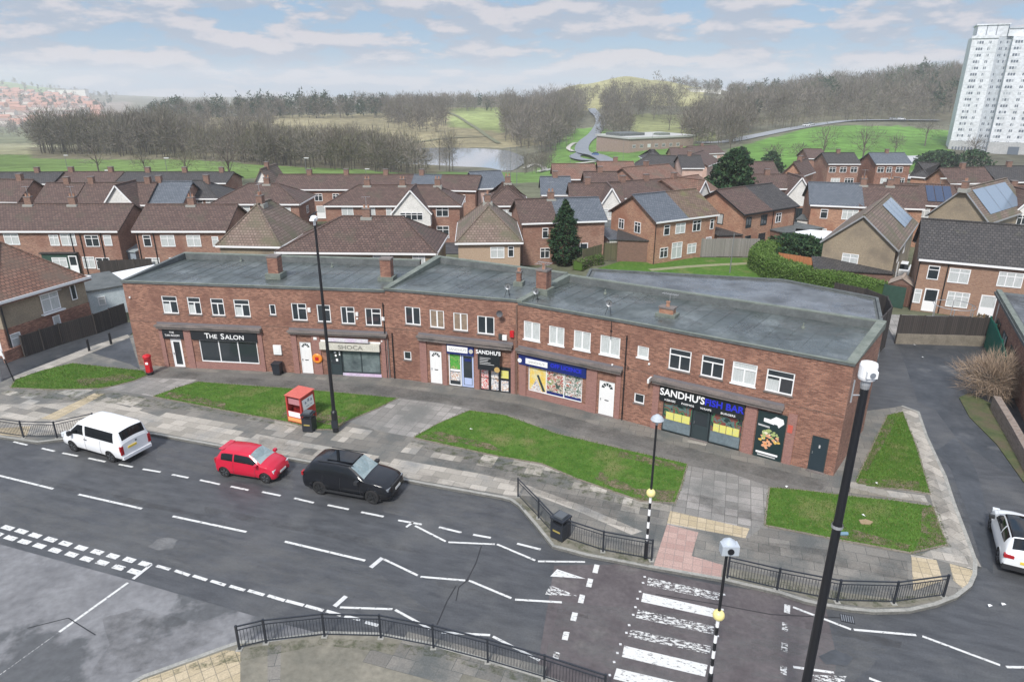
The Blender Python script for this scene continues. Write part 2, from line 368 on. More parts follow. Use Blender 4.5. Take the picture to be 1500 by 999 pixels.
def hz(x, y):
    """terrain height"""
    x = np.atleast_1d(np.asarray(x, float)); y = np.atleast_1d(np.asarray(y, float))
    c = np.clip(750+1068*x/np.maximum(y, 1), _kc[0], _kc[-1]-.01); d = np.clip(y, 0, _kd[-1]-1)
    i = np.clip(np.searchsorted(_kc, c, 'right')-1, 0, len(_kc)-2); j = np.clip(np.searchsorted(_kd, d, 'right')-1, 0, len(_kd)-2)
    s = (c-_kc[i])/(_kc[i+1]-_kc[i]); t = (d-_kd[j])/(_kd[j+1]-_kd[j])
    s = s*s*(3-2*s); t = t*.5+.5*t*t*(3-2*t)
    z = (_kz[i, j]*(1-t)+_kz[i, j+1]*t)*(1-s)+(_kz[i+1, j]*(1-t)+_kz[i+1, j+1]*t)*s
    return z
def hz1(x, y): return float(hz(x, y)[0])
def CY(c, y):
    """point on the terrain: bearing column c, northing y"""
    return ((c-750)/1068*y, y)
def inpoly(px, py, poly):
    r = np.zeros(px.shape, bool); n = len(poly)
    for i in range(n):
        x0, y0 = poly[i]; x1, y1 = poly[(i+1) % n]
        k = ((y0 > py) != (y1 > py)) & (px < (x1-x0)*(py-y0)/(y1-y0+1e-12)+x0)
        r ^= k
    return r
def terrain():
    ds = np.concatenate([np.linspace(-30, 120, 16)[:-1], np.linspace(120, 320, 90)[:-1], np.linspace(320, 760, 120)[:-1], np.geomspace(760, 3350, 80)])
    nc = 300
    cs = np.linspace(-650, 2150, nc)
    X = np.zeros((len(ds), nc)); Y = np.repeat(ds[:, None], nc, 1)
    X = (cs[None]-750)/1068*np.maximum(Y, 130)
    Z = hz(X.ravel(), Y.ravel()).reshape(X.shape)
    Cc = np.repeat(cs[None], len(ds), 0)
    Z = Z-.06
    jit = NPR.uniform(-1, 1, Z.shape); Z = Z+np.where(Y > 420, jit*np.clip((Y-420)/900, 0, 1)*1.2, 0)
    rgb = np.zeros(Z.shape+(3,)); rgb[:] = (.13, .125, .09)
    def paint(poly, c, soft=None): 
        k = inpoly(Cc+NPR.uniform(-6, 6, Cc.shape), Y*(1+NPR.uniform(-.01, .01, Y.shape)), poly); rgb[k] = c
    paint([(-700, -40), (2200, -40), (2200, 165), (-700, 165)], (.11, .115, .075))
    paint([(-700, 165), (440, 165), (620, 165), (620, 225), (300, 250), (60, 300), (-700, 300)], (.115, .175, .05))
    paint([(560, 165), (1080, 165), (1080, 240), (800, 285), (560, 262)], (.12, .2, .055))
    paint([(-700, 300), (120, 300), (140, 620), (-700, 620)], (.26, .25, .15))
    paint([(180, 360), (620, 360), (640, 640), (180, 640)], (.24, .21, .125))
    paint([(420, 300), (625, 300), (625, 420), (420, 420)], (.24, .205, .13))
    paint([(600, 404), (800, 404), (790, 720), (600, 700)], (.27, .235, .14))
    paint([(655, 500), (745, 470), (745, 700), (660, 690)], (.22, .26, .1))
    paint([(770, 240), (1060, 240), (1060, 330), (905, 420), (880, 480), (845, 480), (800, 330)], (.12, .22, .05))
    paint([(930, 360), (1060, 360), (1060, 560), (920, 560)], (.19, .2, .09))
    paint([(1060, 232), (1150, 222), (1410, 222), (1410, 395), (1330, 415), (1200, 405), (1110, 345), (1075, 300)], (.1, .2, .04))
    paint([(20, 275), (350, 255), (350, 440), (20, 440)], (.14, .125, .08))
    paint([(340, 235), (640, 235), (640, 345), (340, 345)], (.14, .125, .08))
    paint([(820, 640), (1040, 640), (1040, 980), (820, 980)], (.32, .3, .15))
    paint([(1000, 440), (2200, 440), (2200, 1100), (1040, 1100), (1040, 640)], (.12, .11, .075))
    paint([(-700, 2050), (105, 2050), (60, 3300), (-700, 3300)], (.16, .24, .1))
    paint([(-700, 1150), (170, 1150), (190, 2050), (-700, 2050)], (.24, .2, .17))
    paint([(-700, 620), (160, 620), (170, 1150), (-700, 1150)], (.15, .16, .09))
    n0, n1 = Z.shape
    v = np.stack([X, Y, Z], -1).reshape(-1, 3)
    i, j = np.meshgrid(np.arange(n0-1), np.arange(n1-1), indexing='ij')
    a = (i*n1+j).ravel(); f = np.stack([a, a+1, a+n1+1, a+n1], 1)
    me = bpy.data.meshes.new('terrain')
    me.vertices.add(len(v)); me.vertices.foreach_set('co', v.ravel())
    me.loops.add(len(f)*4); me.loops.foreach_set('vertex_index', f.ravel())
    me.polygons.add(len(f)); me.polygons.foreach_set('loop_start', np.arange(len(f))*4); me.polygons.foreach_set('loop_total', np.full(len(f), 4))
    me.polygons.foreach_set('use_smooth', np.ones(len(f), bool))
    me.update()
    ca = me.color_attributes.new('soil', 'FLOAT_COLOR', 'POINT')
    ca.data.foreach_set('color', np.concatenate([rgb.reshape(-1, 3), np.ones((n0*n1, 1))], 1).ravel())
    M = bpy.data.materials.new('field_ground'); M.use_nodes = True; N = M.node_tree.nodes; L = M.node_tree.links
    b = N['Principled BSDF']; b.inputs['Roughness'].default_value = 1; b.inputs['Specular IOR Level'].default_value = .1
    at = N.new('ShaderNodeAttribute'); at.attribute_name = 'soil'
    tc = N.new('ShaderNodeTexCoord'); cur = at.outputs[0]
    for s, lo, hi in ((.012, .75, 1.25), (.15, .75, 1.25), (1.3, .85, 1.15)):
        nz = N.new('ShaderNodeTexNoise'); nz.inputs['Scale'].default_value = s; nz.inputs['Detail'].default_value = 6; L.new(tc.outputs['Object'], nz.inputs['Vector'])
        mr = N.new('ShaderNodeMapRange'); L.new(nz.outputs[0], mr.inputs[0]); mr.inputs[1].default_value = .35; mr.inputs[2].default_value = .65; mr.inputs[3].default_value = lo; mr.inputs[4].default_value = hi
        mm = N.new('ShaderNodeMixRGB'); mm.blend_type = 'MULTIPLY'; mm.inputs[0].default_value = 1; L.new(cur, mm.inputs[1]); L.new(mr.outputs[0], mm.inputs[2]); cur = mm.outputs[0]
    L.new(cur, b.inputs['Base Color']); me.materials.append(M)
    o = bpy.data.objects.new('terrain', me); col.objects.link(o); struct(o)
terrain()

# ================================================================ NEAR GROUND
ROADANG = R(-17.84)
def sheet(name, px, z, m, z0=None, side=None, world=False, rot=ROADANG):
    b = MB(uvrot=rot); poly = px if world else GP(px, z)
    b.prism(poly, z-.002 if z0 is None else z0, z, m, side)
    return struct(b.build(name))
sheet('main_road', [(-170, -25), (170, -25), (170, 44.5), (45, 46), (45, 58), (24, 58), (24, 47.5), (-31, 47.5), (-45, 45), (-170, 45)], 0.0, asphalt, z0=-.05, world=True)
sheet('crossing_surface', [(812, 828), (905, 826), (960, 838), (1060, 858), (1135, 868), (1210, 892), (1225, 960), (1215, 1100), (770, 1100), (790, 960)], .004, asphalt_red)
sheet('concrete_apron', [(-400, 690), (0, 797), (192, 849.5), (264, 870.5), (399, 909.5), (460, 925), (500, 1000), (400, 1300), (-500, 1300)], .004, concrete_road, rot=R(20))
sheet('side_lane', [(-250, 640), (-250, 560), (40, 514), (185, 472), (205, 475), (189, 492), (128, 512), (20, 553), (0, 563), (-200, 625)], .004, asphalt_dark)
sheet('yard_surface', [(1318, 510), (1312, 500), (1445, 500), (1520, 560), (1560, 690), (1500, 700), (1470, 690), (1400, 640), (1370, 600), (1345, 590)], .004, asphalt_dark)
# pavement: kerb line, then round behind the parade
PL = [(-27.3, 46.2), (-8.5, 43.9), (.4, 41.2), (6.9, 37.4), (16.85, 31.05)]
Z1 = .12
KERB = [(-260, 560), (-60, 622), (0, 640), (54, 648), (100, 642.5), (160, 633), (225, 636), (324, 654), (450, 676.5), (620, 708.5), (735, 729), (747, 732), (760, 741), (783, 768), (809, 800),
        (857, 813), (953, 831), (1057, 849), (1143, 869), (1180, 881), (1213, 888), (1248, 893.5), (1283, 896.5), (1333, 895), (1373, 886), (1403, 874.5), (1424, 858), (1431, 842), (1432, 822), (1423, 797), (1400, 737), (1387, 698), (1359, 638), (1347, 603), (1322, 594)]
kw = GP(KERB, Z1)
behind = [G(1308, 597, Z1), (21.5, 38.5), (14, 40), (3, 46), (-8, 51), (-26, 52.6)]
lane = GP([(187, 491), (128, 510), (20, 551), (0, 560), (-140, 590)], Z1)
sheet('pavement', kw+behind+lane, Z1, slab_dark, z0=-.03, side=kerbm, world=True)
def strip(name, pts, w, z0, z1, m, side=1, seg=None):
    """a band of width w along a line, offset to one side"""
    b = MB(uvrot=ROADANG); pts = [Vector((p[0], p[1])) for p in pts]; n = len(pts); off = []
    for i in range(n):
        d = Vector((0, 0))
        if i: d += (pts[i]-pts[i-1]).normalized()
        if i < n-1: d += (pts[i+1]-pts[i]).normalized()
        d.normalize(); off.append(pts[i]+Vector((-d.y, d.x))*w*side)
    for i in range(n-1):
        b.prism([pts[i], pts[i+1], off[i+1], off[i]], z0, z1, m)
    return struct(b.build(name))
kerb_long = []
strip('kerb', kw, .16, -.02, Z1+.012, kerbm, 1)
sheet('light_slab_band', [(-140, 590), (0, 592), (60, 592), (150, 586), (190, 597), (230, 609), (380, 636), (540, 665), (700, 693), (760, 706), (850, 739), (941, 778), (925, 783), (855, 752), (790, 727), (745, 725), (620, 704), (450, 672.5), (324, 650), (225, 632), (178, 627), (100, 634), (54, 638), (0, 630), (-140, 590)][:-1], Z1+.004, slab_light)
# scattered replacement slabs
bs = MB(uvrot=ROADANG)
ca_, sa_ = math.cos(ROADANG), math.sin(ROADANG)
_oz = [0]
def onslab(cx, cy, nx, ny, mb=bs, m=slab_light, z=Z1+.005):
    _oz[0] += 1; z += (_oz[0] % 7)*.0007
    x, y = G(cx, cy, Z1); u = x*ca_+y*sa_; v = -x*sa_+y*ca_
    u = round(u/.9)*.9; v = round(v/.6)*.6
    q = [(u, v), (u+nx*.9, v), (u+nx*.9, v+ny*.6), (u, v+ny*.6)]
    mb.face([(a*ca_-b_*sa_, a*sa_+b_*ca_, z) for a, b_ in q], m)
for q in [(35, 583, 1, 1), (75, 577, 2, 2), (38, 592, 1, 1), (150, 585, 2, 1), (170, 590, 2, 2), (187, 602, 1, 1), (230, 610, 1, 1), (258, 612, 1, 1), (265, 616, 2, 1), (305, 622, 1, 1), (330, 625, 1, 1), (383, 625, 2, 2), (395, 637, 1, 1),
          (478, 648, 1, 1), (485, 640, 2, 1), (500, 634, 2, 1), (585, 660, 1, 1), (592, 667, 1, 2), (620, 672, 1, 1), (645, 668, 1, 1), (690, 680, 1, 2), (712, 676, 1, 1), (755, 685, 2, 1), (775, 690, 1, 1), (800, 693, 1, 1), (840, 717, 2, 1), (908, 742, 2, 2), (920, 750, 1, 1), (930, 737, 2, 1),
          (455, 637, 1, 1), (0, 577, 1, 1), (20, 600, 2, 1), (1345, 828, 1, 1), (1365, 815, 2, 1)]: onslab(*q)
for q in [(60, 600, 2, 1), (15, 602, 2, 1), (430, 660, 1, 1), (560, 676, 1, 1), (350, 640, 1, 1)]: onslab(*q, m=slab_dark, z=Z1+.008)
struct(bs.build('replacement_slabs'))
sheet('driveway', [(216, 553), (290, 556), (262, 567), (227, 581), (170, 572), (150, 571), (175, 563)], Z1+.006, slab_mid)
sheet('driveway', [(507, 617), (555, 596), (580, 583), (640, 590), (690, 599), (640, 620), (606, 641), (560, 632)], Z1+.006, slab_mid)
sheet('driveway', [(1008, 682), (1070, 693), (1128, 712), (1122, 768), (1096, 788), (977, 768), (985, 738)], Z1+.006, slab_mid)
sheet('forecourt', [(206, 541), (380, 548), (567, 565), (765, 592), (940, 640), (1215, 706), (1205, 722), (1128, 712), (1008, 684), (880, 645), (740, 606), (688, 600), (580, 583), (430, 568), (286, 558), (217, 553)], Z1+.004, forecourt_m)
sheet('pink_tactile_paving', [(977, 768), (1023, 779), (1013, 814), (1059, 827), (1056, 848.5), (957, 830)], Z1+.009, slab_pink)
sheet('buff_tactile_paving', [(982, 748), (1098, 774), (1092, 788), (977, 766)], Z1+.009, slab_yellow)
sheet('buff_tactile_paving', [(60, 613), (138, 576), (153, 577), (82, 615)], Z1+.009, slab_yellow)
sheet('buff_tactile_paving', [(-30, 624), (0, 627), (45, 624), (38, 640), (2, 637), (-30, 629)], Z1+.009, slab_yellow)
sheet('buff_tactile_paving', [(1335, 815), (1372, 820), (1381, 850), (1338, 865)], Z1+.009, slab_yellow)
sheet('buff_tactile_paving', [(1391, 825), (1430, 836), (1429, 845), (1412, 862), (1397, 850)], Z1+.009, slab_yellow)
sheet('side_footpath', [(1323, 598), (1346, 604), (1357, 640), (1384, 700), (1398, 740), (1420, 800), (1429, 834), (1391, 825), (1372, 819), (1345, 812), (1388, 797), (1366, 738), (1340, 650), (1320, 603)], Z1+.006, slab_light, rot=R(-68))
sheet('verge_edge_slabs', [(1057, 845), (1143, 864), (1213, 882), (1283, 890), (1333, 888), (1385, 876), (1385, 866), (1320, 878), (1240, 868), (1060, 829)], Z1+.005, slab_tan)
sheet('verge_edge_slabs', [(752, 733), (783, 763), (811, 797), (857, 810), (953, 829), (953, 814), (880, 800), (812, 780), (790, 752), (765, 726)], Z1+.005, slab_tan)
LOW = [(100, 1060), (150, 1022), (210, 988), (330, 945), (351, 938), (398, 935), (474, 924), (554, 926), (634, 941), (714, 964), (797, 989), (900, 1022), (1000, 1060), (1000, 1500), (-300, 1500)]
low = GP(LOW, Z1)
sheet('south_pavement', low, Z1, slab_tan, z0=-.03, side=kerbm, world=True)
strip('kerb', low[:-2], .16, -.02, Z1+.012, kerbm, -1)
sheet('light_slab_band', [(392, 948), (412, 944), (410, 1010), (392, 1010)], Z1+.005, slab_dark, rot=R(5))
sheet('buff_tactile_paving', [(205, 997), (330, 952), (352, 953), (352, 1100), (170, 1100)], Z1+.005, slab_yellow, rot=R(35))
for q in [(560, 960, 2, 2), (575, 985, 3, 3), (660, 990, 3, 2), (530, 975, 2, 1)]: onslab(*q, mb=(bq := MB(uvrot=ROADANG)), m=slab_dark); struct(bq.build('replacement_slabs'))
sheet('kerb_strip', [(20, 551), (128, 509), (187, 490), (190, 494), (135, 516), (24, 558)], Z1+.007, slab_light)
sheet('dark_tarmac', [(134, 517), (190, 495), (205, 541), (190, 533)], Z1+.004, asphalt_dark)
# lawns with stone edging
LAWNS = [
 [(16, 567), (23, 556), (60, 543), (105, 532), (160, 538), (210, 543), (215, 549), (196, 557), (173, 563), (148, 568), (80, 570)],
 [(225, 580), (262, 567), (290, 559), (380, 566), (430, 569), (520, 577), (581, 583), (555, 596), (506, 617), (492, 628), (464, 628), (420, 617), (350, 604), (288, 592)],
 [(607, 640), (642, 620), (688, 601), (740, 608), (815, 635), (900, 655), (1006, 679), (998, 708), (988, 735), (938, 732), (846, 700), (794, 678), (730, 667), (660, 652)],
 [(1122, 768), (1125, 740), (1128, 714), (1170, 717), (1250, 727), (1310, 733), (1365, 741), (1386, 796), (1333, 808), (1230, 789)],
 [(1301, 608), (1322, 603), (1342, 655), (1362, 722), (1330, 716), (1252, 710), (1270, 672)]]
edge_m = mat('lawn_edging_stone', (.15, .13, .1), (.22, .19, .15), 3, .9)
def tufts(poly, n, rnd):
    """short blades round and over a lawn"""
    P_ = np.array(poly); lo, hi = P_.min(0), P_.max(0)
    pts = NPR.uniform(lo, hi, (n*3, 2)); k = inpoly(pts[:, 0], pts[:, 1], poly); pts = pts[k][:n]
    ed = []
    for i in range(len(poly)):
        a, b = P_[i], P_[(i+1) % len(poly)]; L_ = np.hypot(*(b-a)); t = NPR.uniform(0, 1, int(L_*26))[:, None]
        ed.append(a+(b-a)*t+NPR.normal(0, .07, (len(t), 2)))
    return np.concatenate([pts]+ed)
gm2 = [mat('grass_blade_a', (.06, .13, .02), rough=1, spec=.1), mat('grass_blade_b', (.1, .17, .03), rough=1, spec=.1), mat('grass_blade_dry', (.2, .19, .08), rough=1, spec=.1)]
def mesh_np(name, v, f3, mats, mi, parent=None):
    me = bpy.data.meshes.new(name); n = len(f3)
    me.vertices.add(len(v)); me.vertices.foreach_set('co', np.asarray(v, np.float32).ravel())
    me.loops.add(n*3); me.loops.foreach_set('vertex_index', np.asarray(f3, np.int32).ravel())
    me.polygons.add(n); me.polygons.foreach_set('loop_start', np.arange(n)*3); me.polygons.foreach_set('loop_total', np.full(n, 3))
    for m in mats: me.materials.append(m)
    me.polygons.foreach_set('material_index', np.asarray(mi, np.int32)); me.update()
    o = bpy.data.objects.new(name, me); col.objects.link(o)
    if parent: o.parent = parent
    return o
allp = []
for k, lp in enumerate(LAWNS):
    w = GP(lp, .17)
    b = MB(uvrot=0); b.prism(w, .1, .17, grass_m, side=edge_m); struct(b.build('lawn'))
    strip('lawn_edging', w+[w[0]], .09, .1, .158, edge_m, 1 if sum((w[i][0]*w[(i+1) % len(w)][1]-w[(i+1) % len(w)][0]*w[i][1]) for i in range(len(w))) < 0 else -1)
    allp.append(tufts(w, 9000, .1))
pp = np.concatenate(allp); n = len(pp)
a = NPR.uniform(0, 6.283, n); h_ = NPR.uniform(.03, .09, n); wd = .018
v = np.zeros((n, 3, 3)); v[:, 0, 0] = pp[:, 0]-np.cos(a)*wd; v[:, 0, 1] = pp[:, 1]-np.sin(a)*wd; v[:, 1, 0] = pp[:, 0]+np.cos(a)*wd; v[:, 1, 1] = pp[:, 1]+np.sin(a)*wd
v[:, 2, 0] = pp[:, 0]+NPR.normal(0, .02, n); v[:, 2, 1] = pp[:, 1]+NPR.normal(0, .02, n); v[:, :2, 2] = .168; v[:, 2, 2] = .17+h_
go = mesh_np('grass', v.reshape(-1, 3), np.arange(n*3).reshape(-1, 3), gm2, NPR.choice(3, n, p=[.45, .45, .1]))
tag(go, 'short green winter grass growing on the lawns before the shops', 'grass', kind='stuff')

# ---------------------------------------------------------------- road markings
ZP = .009
mk = {'m': MB(uvrot=ROADANG), 'w': MB(uvrot=ROADANG), 's': MB(uvrot=ROADANG)}
def line(a, b, w=.12, k='m', z=ZP, mm=None):
    (x0, y0), (x1, y1) = G(*a), G(*b); d = math.hypot(x1-x0, y1-y0); nx, ny = -(y1-y0)/d*w/2, (x1-x0)/d*w/2
    mk[k].face([(x0-nx, y0-ny, z), (x1-nx, y1-ny, z), (x1+nx, y1+ny, z), (x0+nx, y0+ny, z)], {'m': white_paint, 'w': worn_paint, 's': scuffed_paint}[k])
def quad(pts, k='m', z=ZP):
    q = GP(pts); ar = sum(q[i][0]*q[(i+1) % len(q)][1]-q[(i+1) % len(q)][0]*q[i][1] for i in range(len(q)))
    if ar < 0: q = q[::-1]
    mk[k].face([(x, y, z) for x, y in q], {'m': white_paint, 'w': worn_paint, 's': scuffed_paint}[k])
for a, b in [((-90, 674), (-30, 689)), ((-5, 695.5), (78, 716)), ((115, 724), (208, 745)), ((253, 756), (361, 779)), ((417, 793), (535, 821))]: line(a, b, .13, 's')
for a, b in [((562.5, 819), (612, 842.7)), ((616, 844.6), (681.5, 850)), ((687, 850), (749, 876)), ((754.5, 878), (823, 882)),
             ((608, 770), (653, 793)), ((656.7, 794), (725, 797)), ((728, 797), (784, 820.7)), ((788, 822), (857, 822.8)),
             ((498, 889.4), (575, 892)), ((579, 893), (630, 921)), ((647, 926), (718, 930)), ((722, 932), (790.5, 967)),
             ((1161.6, 889), (1246.6, 921.6)), ((1250.6, 922), (1342, 930)), ((1351, 931.6), (1465, 974)), ((1474, 976.6), (1540, 978)),
             ((1162, 976.6), (1221.6, 985)), ((1273, 993), (1330, 1015))]: line(a, b, .11, 's')
line((543, 831), (560, 817), .2); line((490, 888), (507, 873), .2); line((595, 772), (606, 764), .12)
for a, b in [((229.5, 828.5), (249, 834)), ((256.5, 835.4), (277.5, 842.6)), ((283, 843), (303, 849.5)), ((309, 850.4), (330, 857)), ((336.6, 858), (358.5, 864.5)), ((363.6, 864.5), (387, 871.4)), ((392.4, 872), (417, 879.5)), ((419, 879.5), (445, 886.4)), ((447.5, 886.8), (473.6, 894)), ((478, 894.5), (500, 901)), ((505, 902), (527.6, 907.5)), ((535, 911), (554, 916))]: line(a, b, .15, 's')
r1 = [(38, 110), (105, 127), (172, 147), (247, 167), (320, 187), (397, 208), (475, 228), (552, 248), (632, 266), (708, 286)]
r2 = [(-15, 140), (52, 160), (120, 178), (193, 198), (270, 220), (350, 240), (423, 262), (500, 280), (580, 303), (655, 323)]
for r in (r1, r2):
    for cx, cy in r:
        x, y = cx/3.333, 740+cy/3.333
        line((x-7.3, y-2.1), (x+7.3, y+2.1), .27, 's')
line((222, 826.4), (195, 848), .15); line((187.5, 853.4), (87, 925.4), .12, 's', z=ZP)
line((87, 925.4), (0, 988), .03, 'w')
for a, b in [((20, 647), (40, 652)), ((61, 656.6), (80, 661)), ((91.5, 663.5), (114, 668)), ((129.6, 671), (154.5, 676.4)), ((174, 680), (194.4, 684)), ((209, 687), (235.5, 691.4)), ((252, 695), (276, 699.8)), ((293, 703), (322, 709.4)), ((338, 712.4), (364, 717.8)), ((384, 720.4), (411, 726)), ((431, 729.6), (459.6, 736.4)), ((480, 739.6), (511, 746)), ((529, 750), (562, 756.6)), ((583, 762), (618, 768)), ((643, 772), (676, 780)), ((693, 783), (719, 787.6)), ((757.4, 796), (792, 804.7))]: line(a, b, .13, 's')
# zebra
def zs(x0, y0, x1, y1, x2, y2, x3, y3, k): quad([(730+a/2.505, 600+b/2.505) for a, b in ((x0, y0), (x1, y1), (x2, y2), (x3, y3))], k)
zs(549, 615, 815, 673, 808, 700, 546, 645, 'w'); zs(531, 672, 801, 732, 797, 763, 524, 704, 's'); zs(512, 733, 791, 794, 788, 824, 504, 763, 'w')
zs(487, 806, 781, 868, 775, 897, 476, 832, 'w'); zs(462, 865, 768, 936, 758, 979, 453, 906, 's'); zs(434, 948, 750, 1022, 738, 1066, 422, 987, 's'); zs(405, 1050, 730, 1125, 720, 1160, 395, 1085, 'w')
for cx, cy in [(537, 613), (531, 635), (520, 667), (511, 693), (503, 724), (495, 752), (480, 790), (470, 818), (448, 860), (437, 892), (425, 925), (409, 973), (828, 678), (822, 733), (815, 765), (805, 830), (800, 790)]:
    x, y = 730+cx/2.505, 600+cy/2.505; line((x-1.8, y), (x+1.8, y), .1)
for x, y, kk in [(873, 833, 's'), (863.7, 853.5, 's'), (851.8, 877, 's'), (841, 903, 's'), (828.6, 931, 's'), (814.6, 961, 'w'), (1153, 891.6, 's'), (1150, 918, 'w'), (1149, 948, 'w'), (1147.7, 981.6, 'w')]: line((x-1.5 if x < 1000 else x-.3, y+6), (x+1.5 if x < 1000 else x+.3, y-6), .22, kk)
quad([(806, 844), (816, 833.5), (858, 847.5)], 's'); quad([(798, 871), (806, 857), (822, 863), (846, 873)], 'w'); quad([(1190, 988), (1240, 990), (1236, 1000), (1195, 998)], 'w')
for k, nm in (('m', 'road_marking'), ('s', 'scuffed_marking'), ('w', 'faded_marking')): struct(mk[k].build(nm))
# repaired patches, drain gratings
pat = mat('pale_road_patch', (.12, .122, .125), (.17, .17, .17), 2, .8)
def blob(name, px, m, z=.006):
    c = np.mean(px, 0); out = []
    for i in range(len(px)):
        a, b = np.array(px[i]), np.array(px[(i+1) % len(px)])
        for t in (0, .33, .66): out.append(tuple((a+(b-a)*t)*(1)+NPR.uniform(-1.2, 1.2, 2)))
    return sheet(name, out, z, m)
blob('road_patch', [(215, 800), (235, 787), (262, 790), (252, 803), (230, 806)], pat)
blob('road_patch', [(1200, 960), (1225, 950), (1250, 962), (1240, 975), (1210, 972)], asphalt_dark, .011)
wl = mat('wet_patch', (.05, .053, .058), (.07, .073, .078), 1, .25)
#blob('road_patch', [(150, 905), (200, 890), (260, 905), (330, 925), (300, 945), (200, 985), (130, 990), (160, 945)], wl, .01)
blob('road_patch', [(1370, 660), (1395, 690), (1420, 760), (1440, 830), (1455, 840), (1450, 760), (1430, 690), (1400, 640)], asphalt_dark, .01)
def over(name, px, m, z, wob=1.5): 
    out = []
    for i in range(len(px)):
        a, b = np.array(px[i], float), np.array(px[(i+1) % len(px)], float)
        for t in (0, .25, .5, .75): out.append(tuple(a+(b-a)*t+NPR.uniform(-wob, wob, 2)))
    return sheet(name, out, z, m)
for px in ([(1350, 742), (1368, 742), (1384, 795), (1340, 806), (1350, 780)], [(1225, 785), (1330, 806), (1332, 798), (1230, 770)], [(870, 700), (940, 733), (985, 733), (990, 718), (930, 715), (880, 690)], [(610, 640), (680, 650), (740, 664), (720, 650), (640, 632)],
           [(1300, 612), (1312, 612), (1300, 640), (1270, 690), (1262, 690)], [(1255, 708), (1350, 719), (1345, 705), (1260, 700)], [(120, 565), (200, 553), (180, 549), (110, 557)], [(410, 612), (500, 624), (510, 610), (420, 600)], [(240, 580), (330, 598), (330, 590), (250, 573)], [(905, 660), (1003, 682), (1000, 690), (905, 668)]): over('worn_earth', px, earth_m, .176, .8)
for px in ([(1060, 842), (1143, 862), (1213, 882), (1283, 890), (1375, 878), (1372, 868), (1283, 878), (1150, 852)], [(750, 728), (785, 764), (812, 798), (950, 828), (952, 818), (830, 790), (790, 752)], [(215, 995), (330, 953), (470, 932), (640, 948), (800, 995), (800, 1010), (640, 962), (470, 945)], [(1365, 740), (1388, 797), (1335, 810), (1336, 816), (1394, 800), (1372, 740)], [(0, 571), (150, 572), (300, 596), (460, 631), (500, 631), (500, 637), (300, 603), (0, 577)], [(600, 644), (800, 684), (940, 738), (990, 738), (990, 744), (930, 744), (600, 650)]): over('moss', px, moss_m, Z1+.012, .7)
for px in ([(206, 542), (560, 566), (760, 592), (1215, 705), (1200, 718), (900, 645), (740, 603), (560, 578), (206, 550)], [(380, 640), (620, 690), (740, 730), (620, 708), (380, 664)], [(990, 740), (1125, 768), (1120, 745), (1000, 720)], [(1060, 800), (1330, 850), (1330, 820), (1100, 790)], [(620, 650), (930, 745), (930, 780), (780, 720), (640, 680)], [(1330, 600), (1425, 830), (1400, 820), (1325, 620)]): over('pavement_dirt', px, dirt_m, Z1+.011)
for px in ([(560, 690), (740, 735), (800, 800), (560, 750)], [(230, 650), (430, 690), (430, 720), (230, 680)], [(820, 880), (1000, 900), (1200, 950), (1000, 1000), (800, 960)], [(1100, 900), (1300, 950), (1250, 1000), (1100, 990)], [(1360, 640), (1400, 720), (1440, 830), (1400, 880), (1420, 800), (1370, 680)], [(0, 720), (540, 830), (640, 900), (300, 840), (0, 770)]): over('road_dust', px, dust_m, .0065)
for px in ([(150, 905), (200, 890), (260, 905), (330, 925), (300, 945), (200, 985), (130, 990), (160, 945)], [(300, 740), (600, 800), (620, 812), (300, 752)], [(60, 700), (330, 760), (330, 768), (60, 708)], [(640, 850), (860, 900), (860, 906), (640, 858)], [(1180, 910), (1320, 940), (1320, 950), (1180, 920)]): over('road_stain', px, dirt_m, .0078)
# dark tar seams
tar = mat('tar_seam', (.02, .02, .022), rough=.5)
mt = MB()
for pts in ([(668, 880), (672, 860), (684, 850), (697, 825), (705, 800)], [(640, 915), (655, 880), (668, 858)], [(0, 640+60), (0, 701)], [(960, 870), (1050, 885), (1130, 900), (1240, 905)], [(40, 920), (100, 905), (140, 930)]):
    for a, b in zip(pts, pts[1:]):
        (x0, y0), (x1, y1) = G(*a), G(*b); d = math.hypot(x1-x0, y1-y0) or 1; nx, ny = -(y1-y0)/d*.02, (x1-x0)/d*.02
        mt.face([(x0-nx, y0-ny, .0125), (x1-nx, y1-ny, .0125), (x1+nx, y1+ny, .0125), (x0+nx, y0+ny, .0125)], tar)
struct(mt.build('tar_seam'))
def grating(px, py):
    x, y = G(px, py); b = MB(T=lambda a, c, z: (x+a*ca_-c*sa_, y+a*sa_+c*ca_, z))
    b.box(-.25, .25, -.22, .22, 0, .012, black)
    for i in range(6): b.box(-.22+i*.08, -.18+i*.08, -.18, .18, .012, .02, grey_m, skip='b')
    return b.build('drain_grating')
tag(grating(1241, 906), 'iron drain grating in the road below the curved kerb', 'drain')
# litter
# steps beside the end wall
def steps():
    root = empty('stone_steps', (*G(1245, 720, .12), .12), 0, 'short flight of pale stone steps crossing the grass beside the shops', 'steps')
    p0 = Vector(G(1243, 717, .12)); p1 = Vector(G(1366, 733, .12)); d = (p1-p0); L_ = d.length; d.normalize(); n = Vector((-d.y, d.x))
    hs = [.3, .24, .18, .12, .07, .06, .06]; x = 0
    for i, hh in enumerate(hs):
        w = .42 if i < 4 else .62
        b = MB(T=lambda s, t, z: (p0.x+d.x*s+n.x*t-root.location.x, p0.y+d.y*s+n.y*t-root.location.y, z-.12))
        b.box(x, x+w-.015, -.3, .3, .05, .12+hh, slab_light); x += w
        b.build('step', root)
steps()
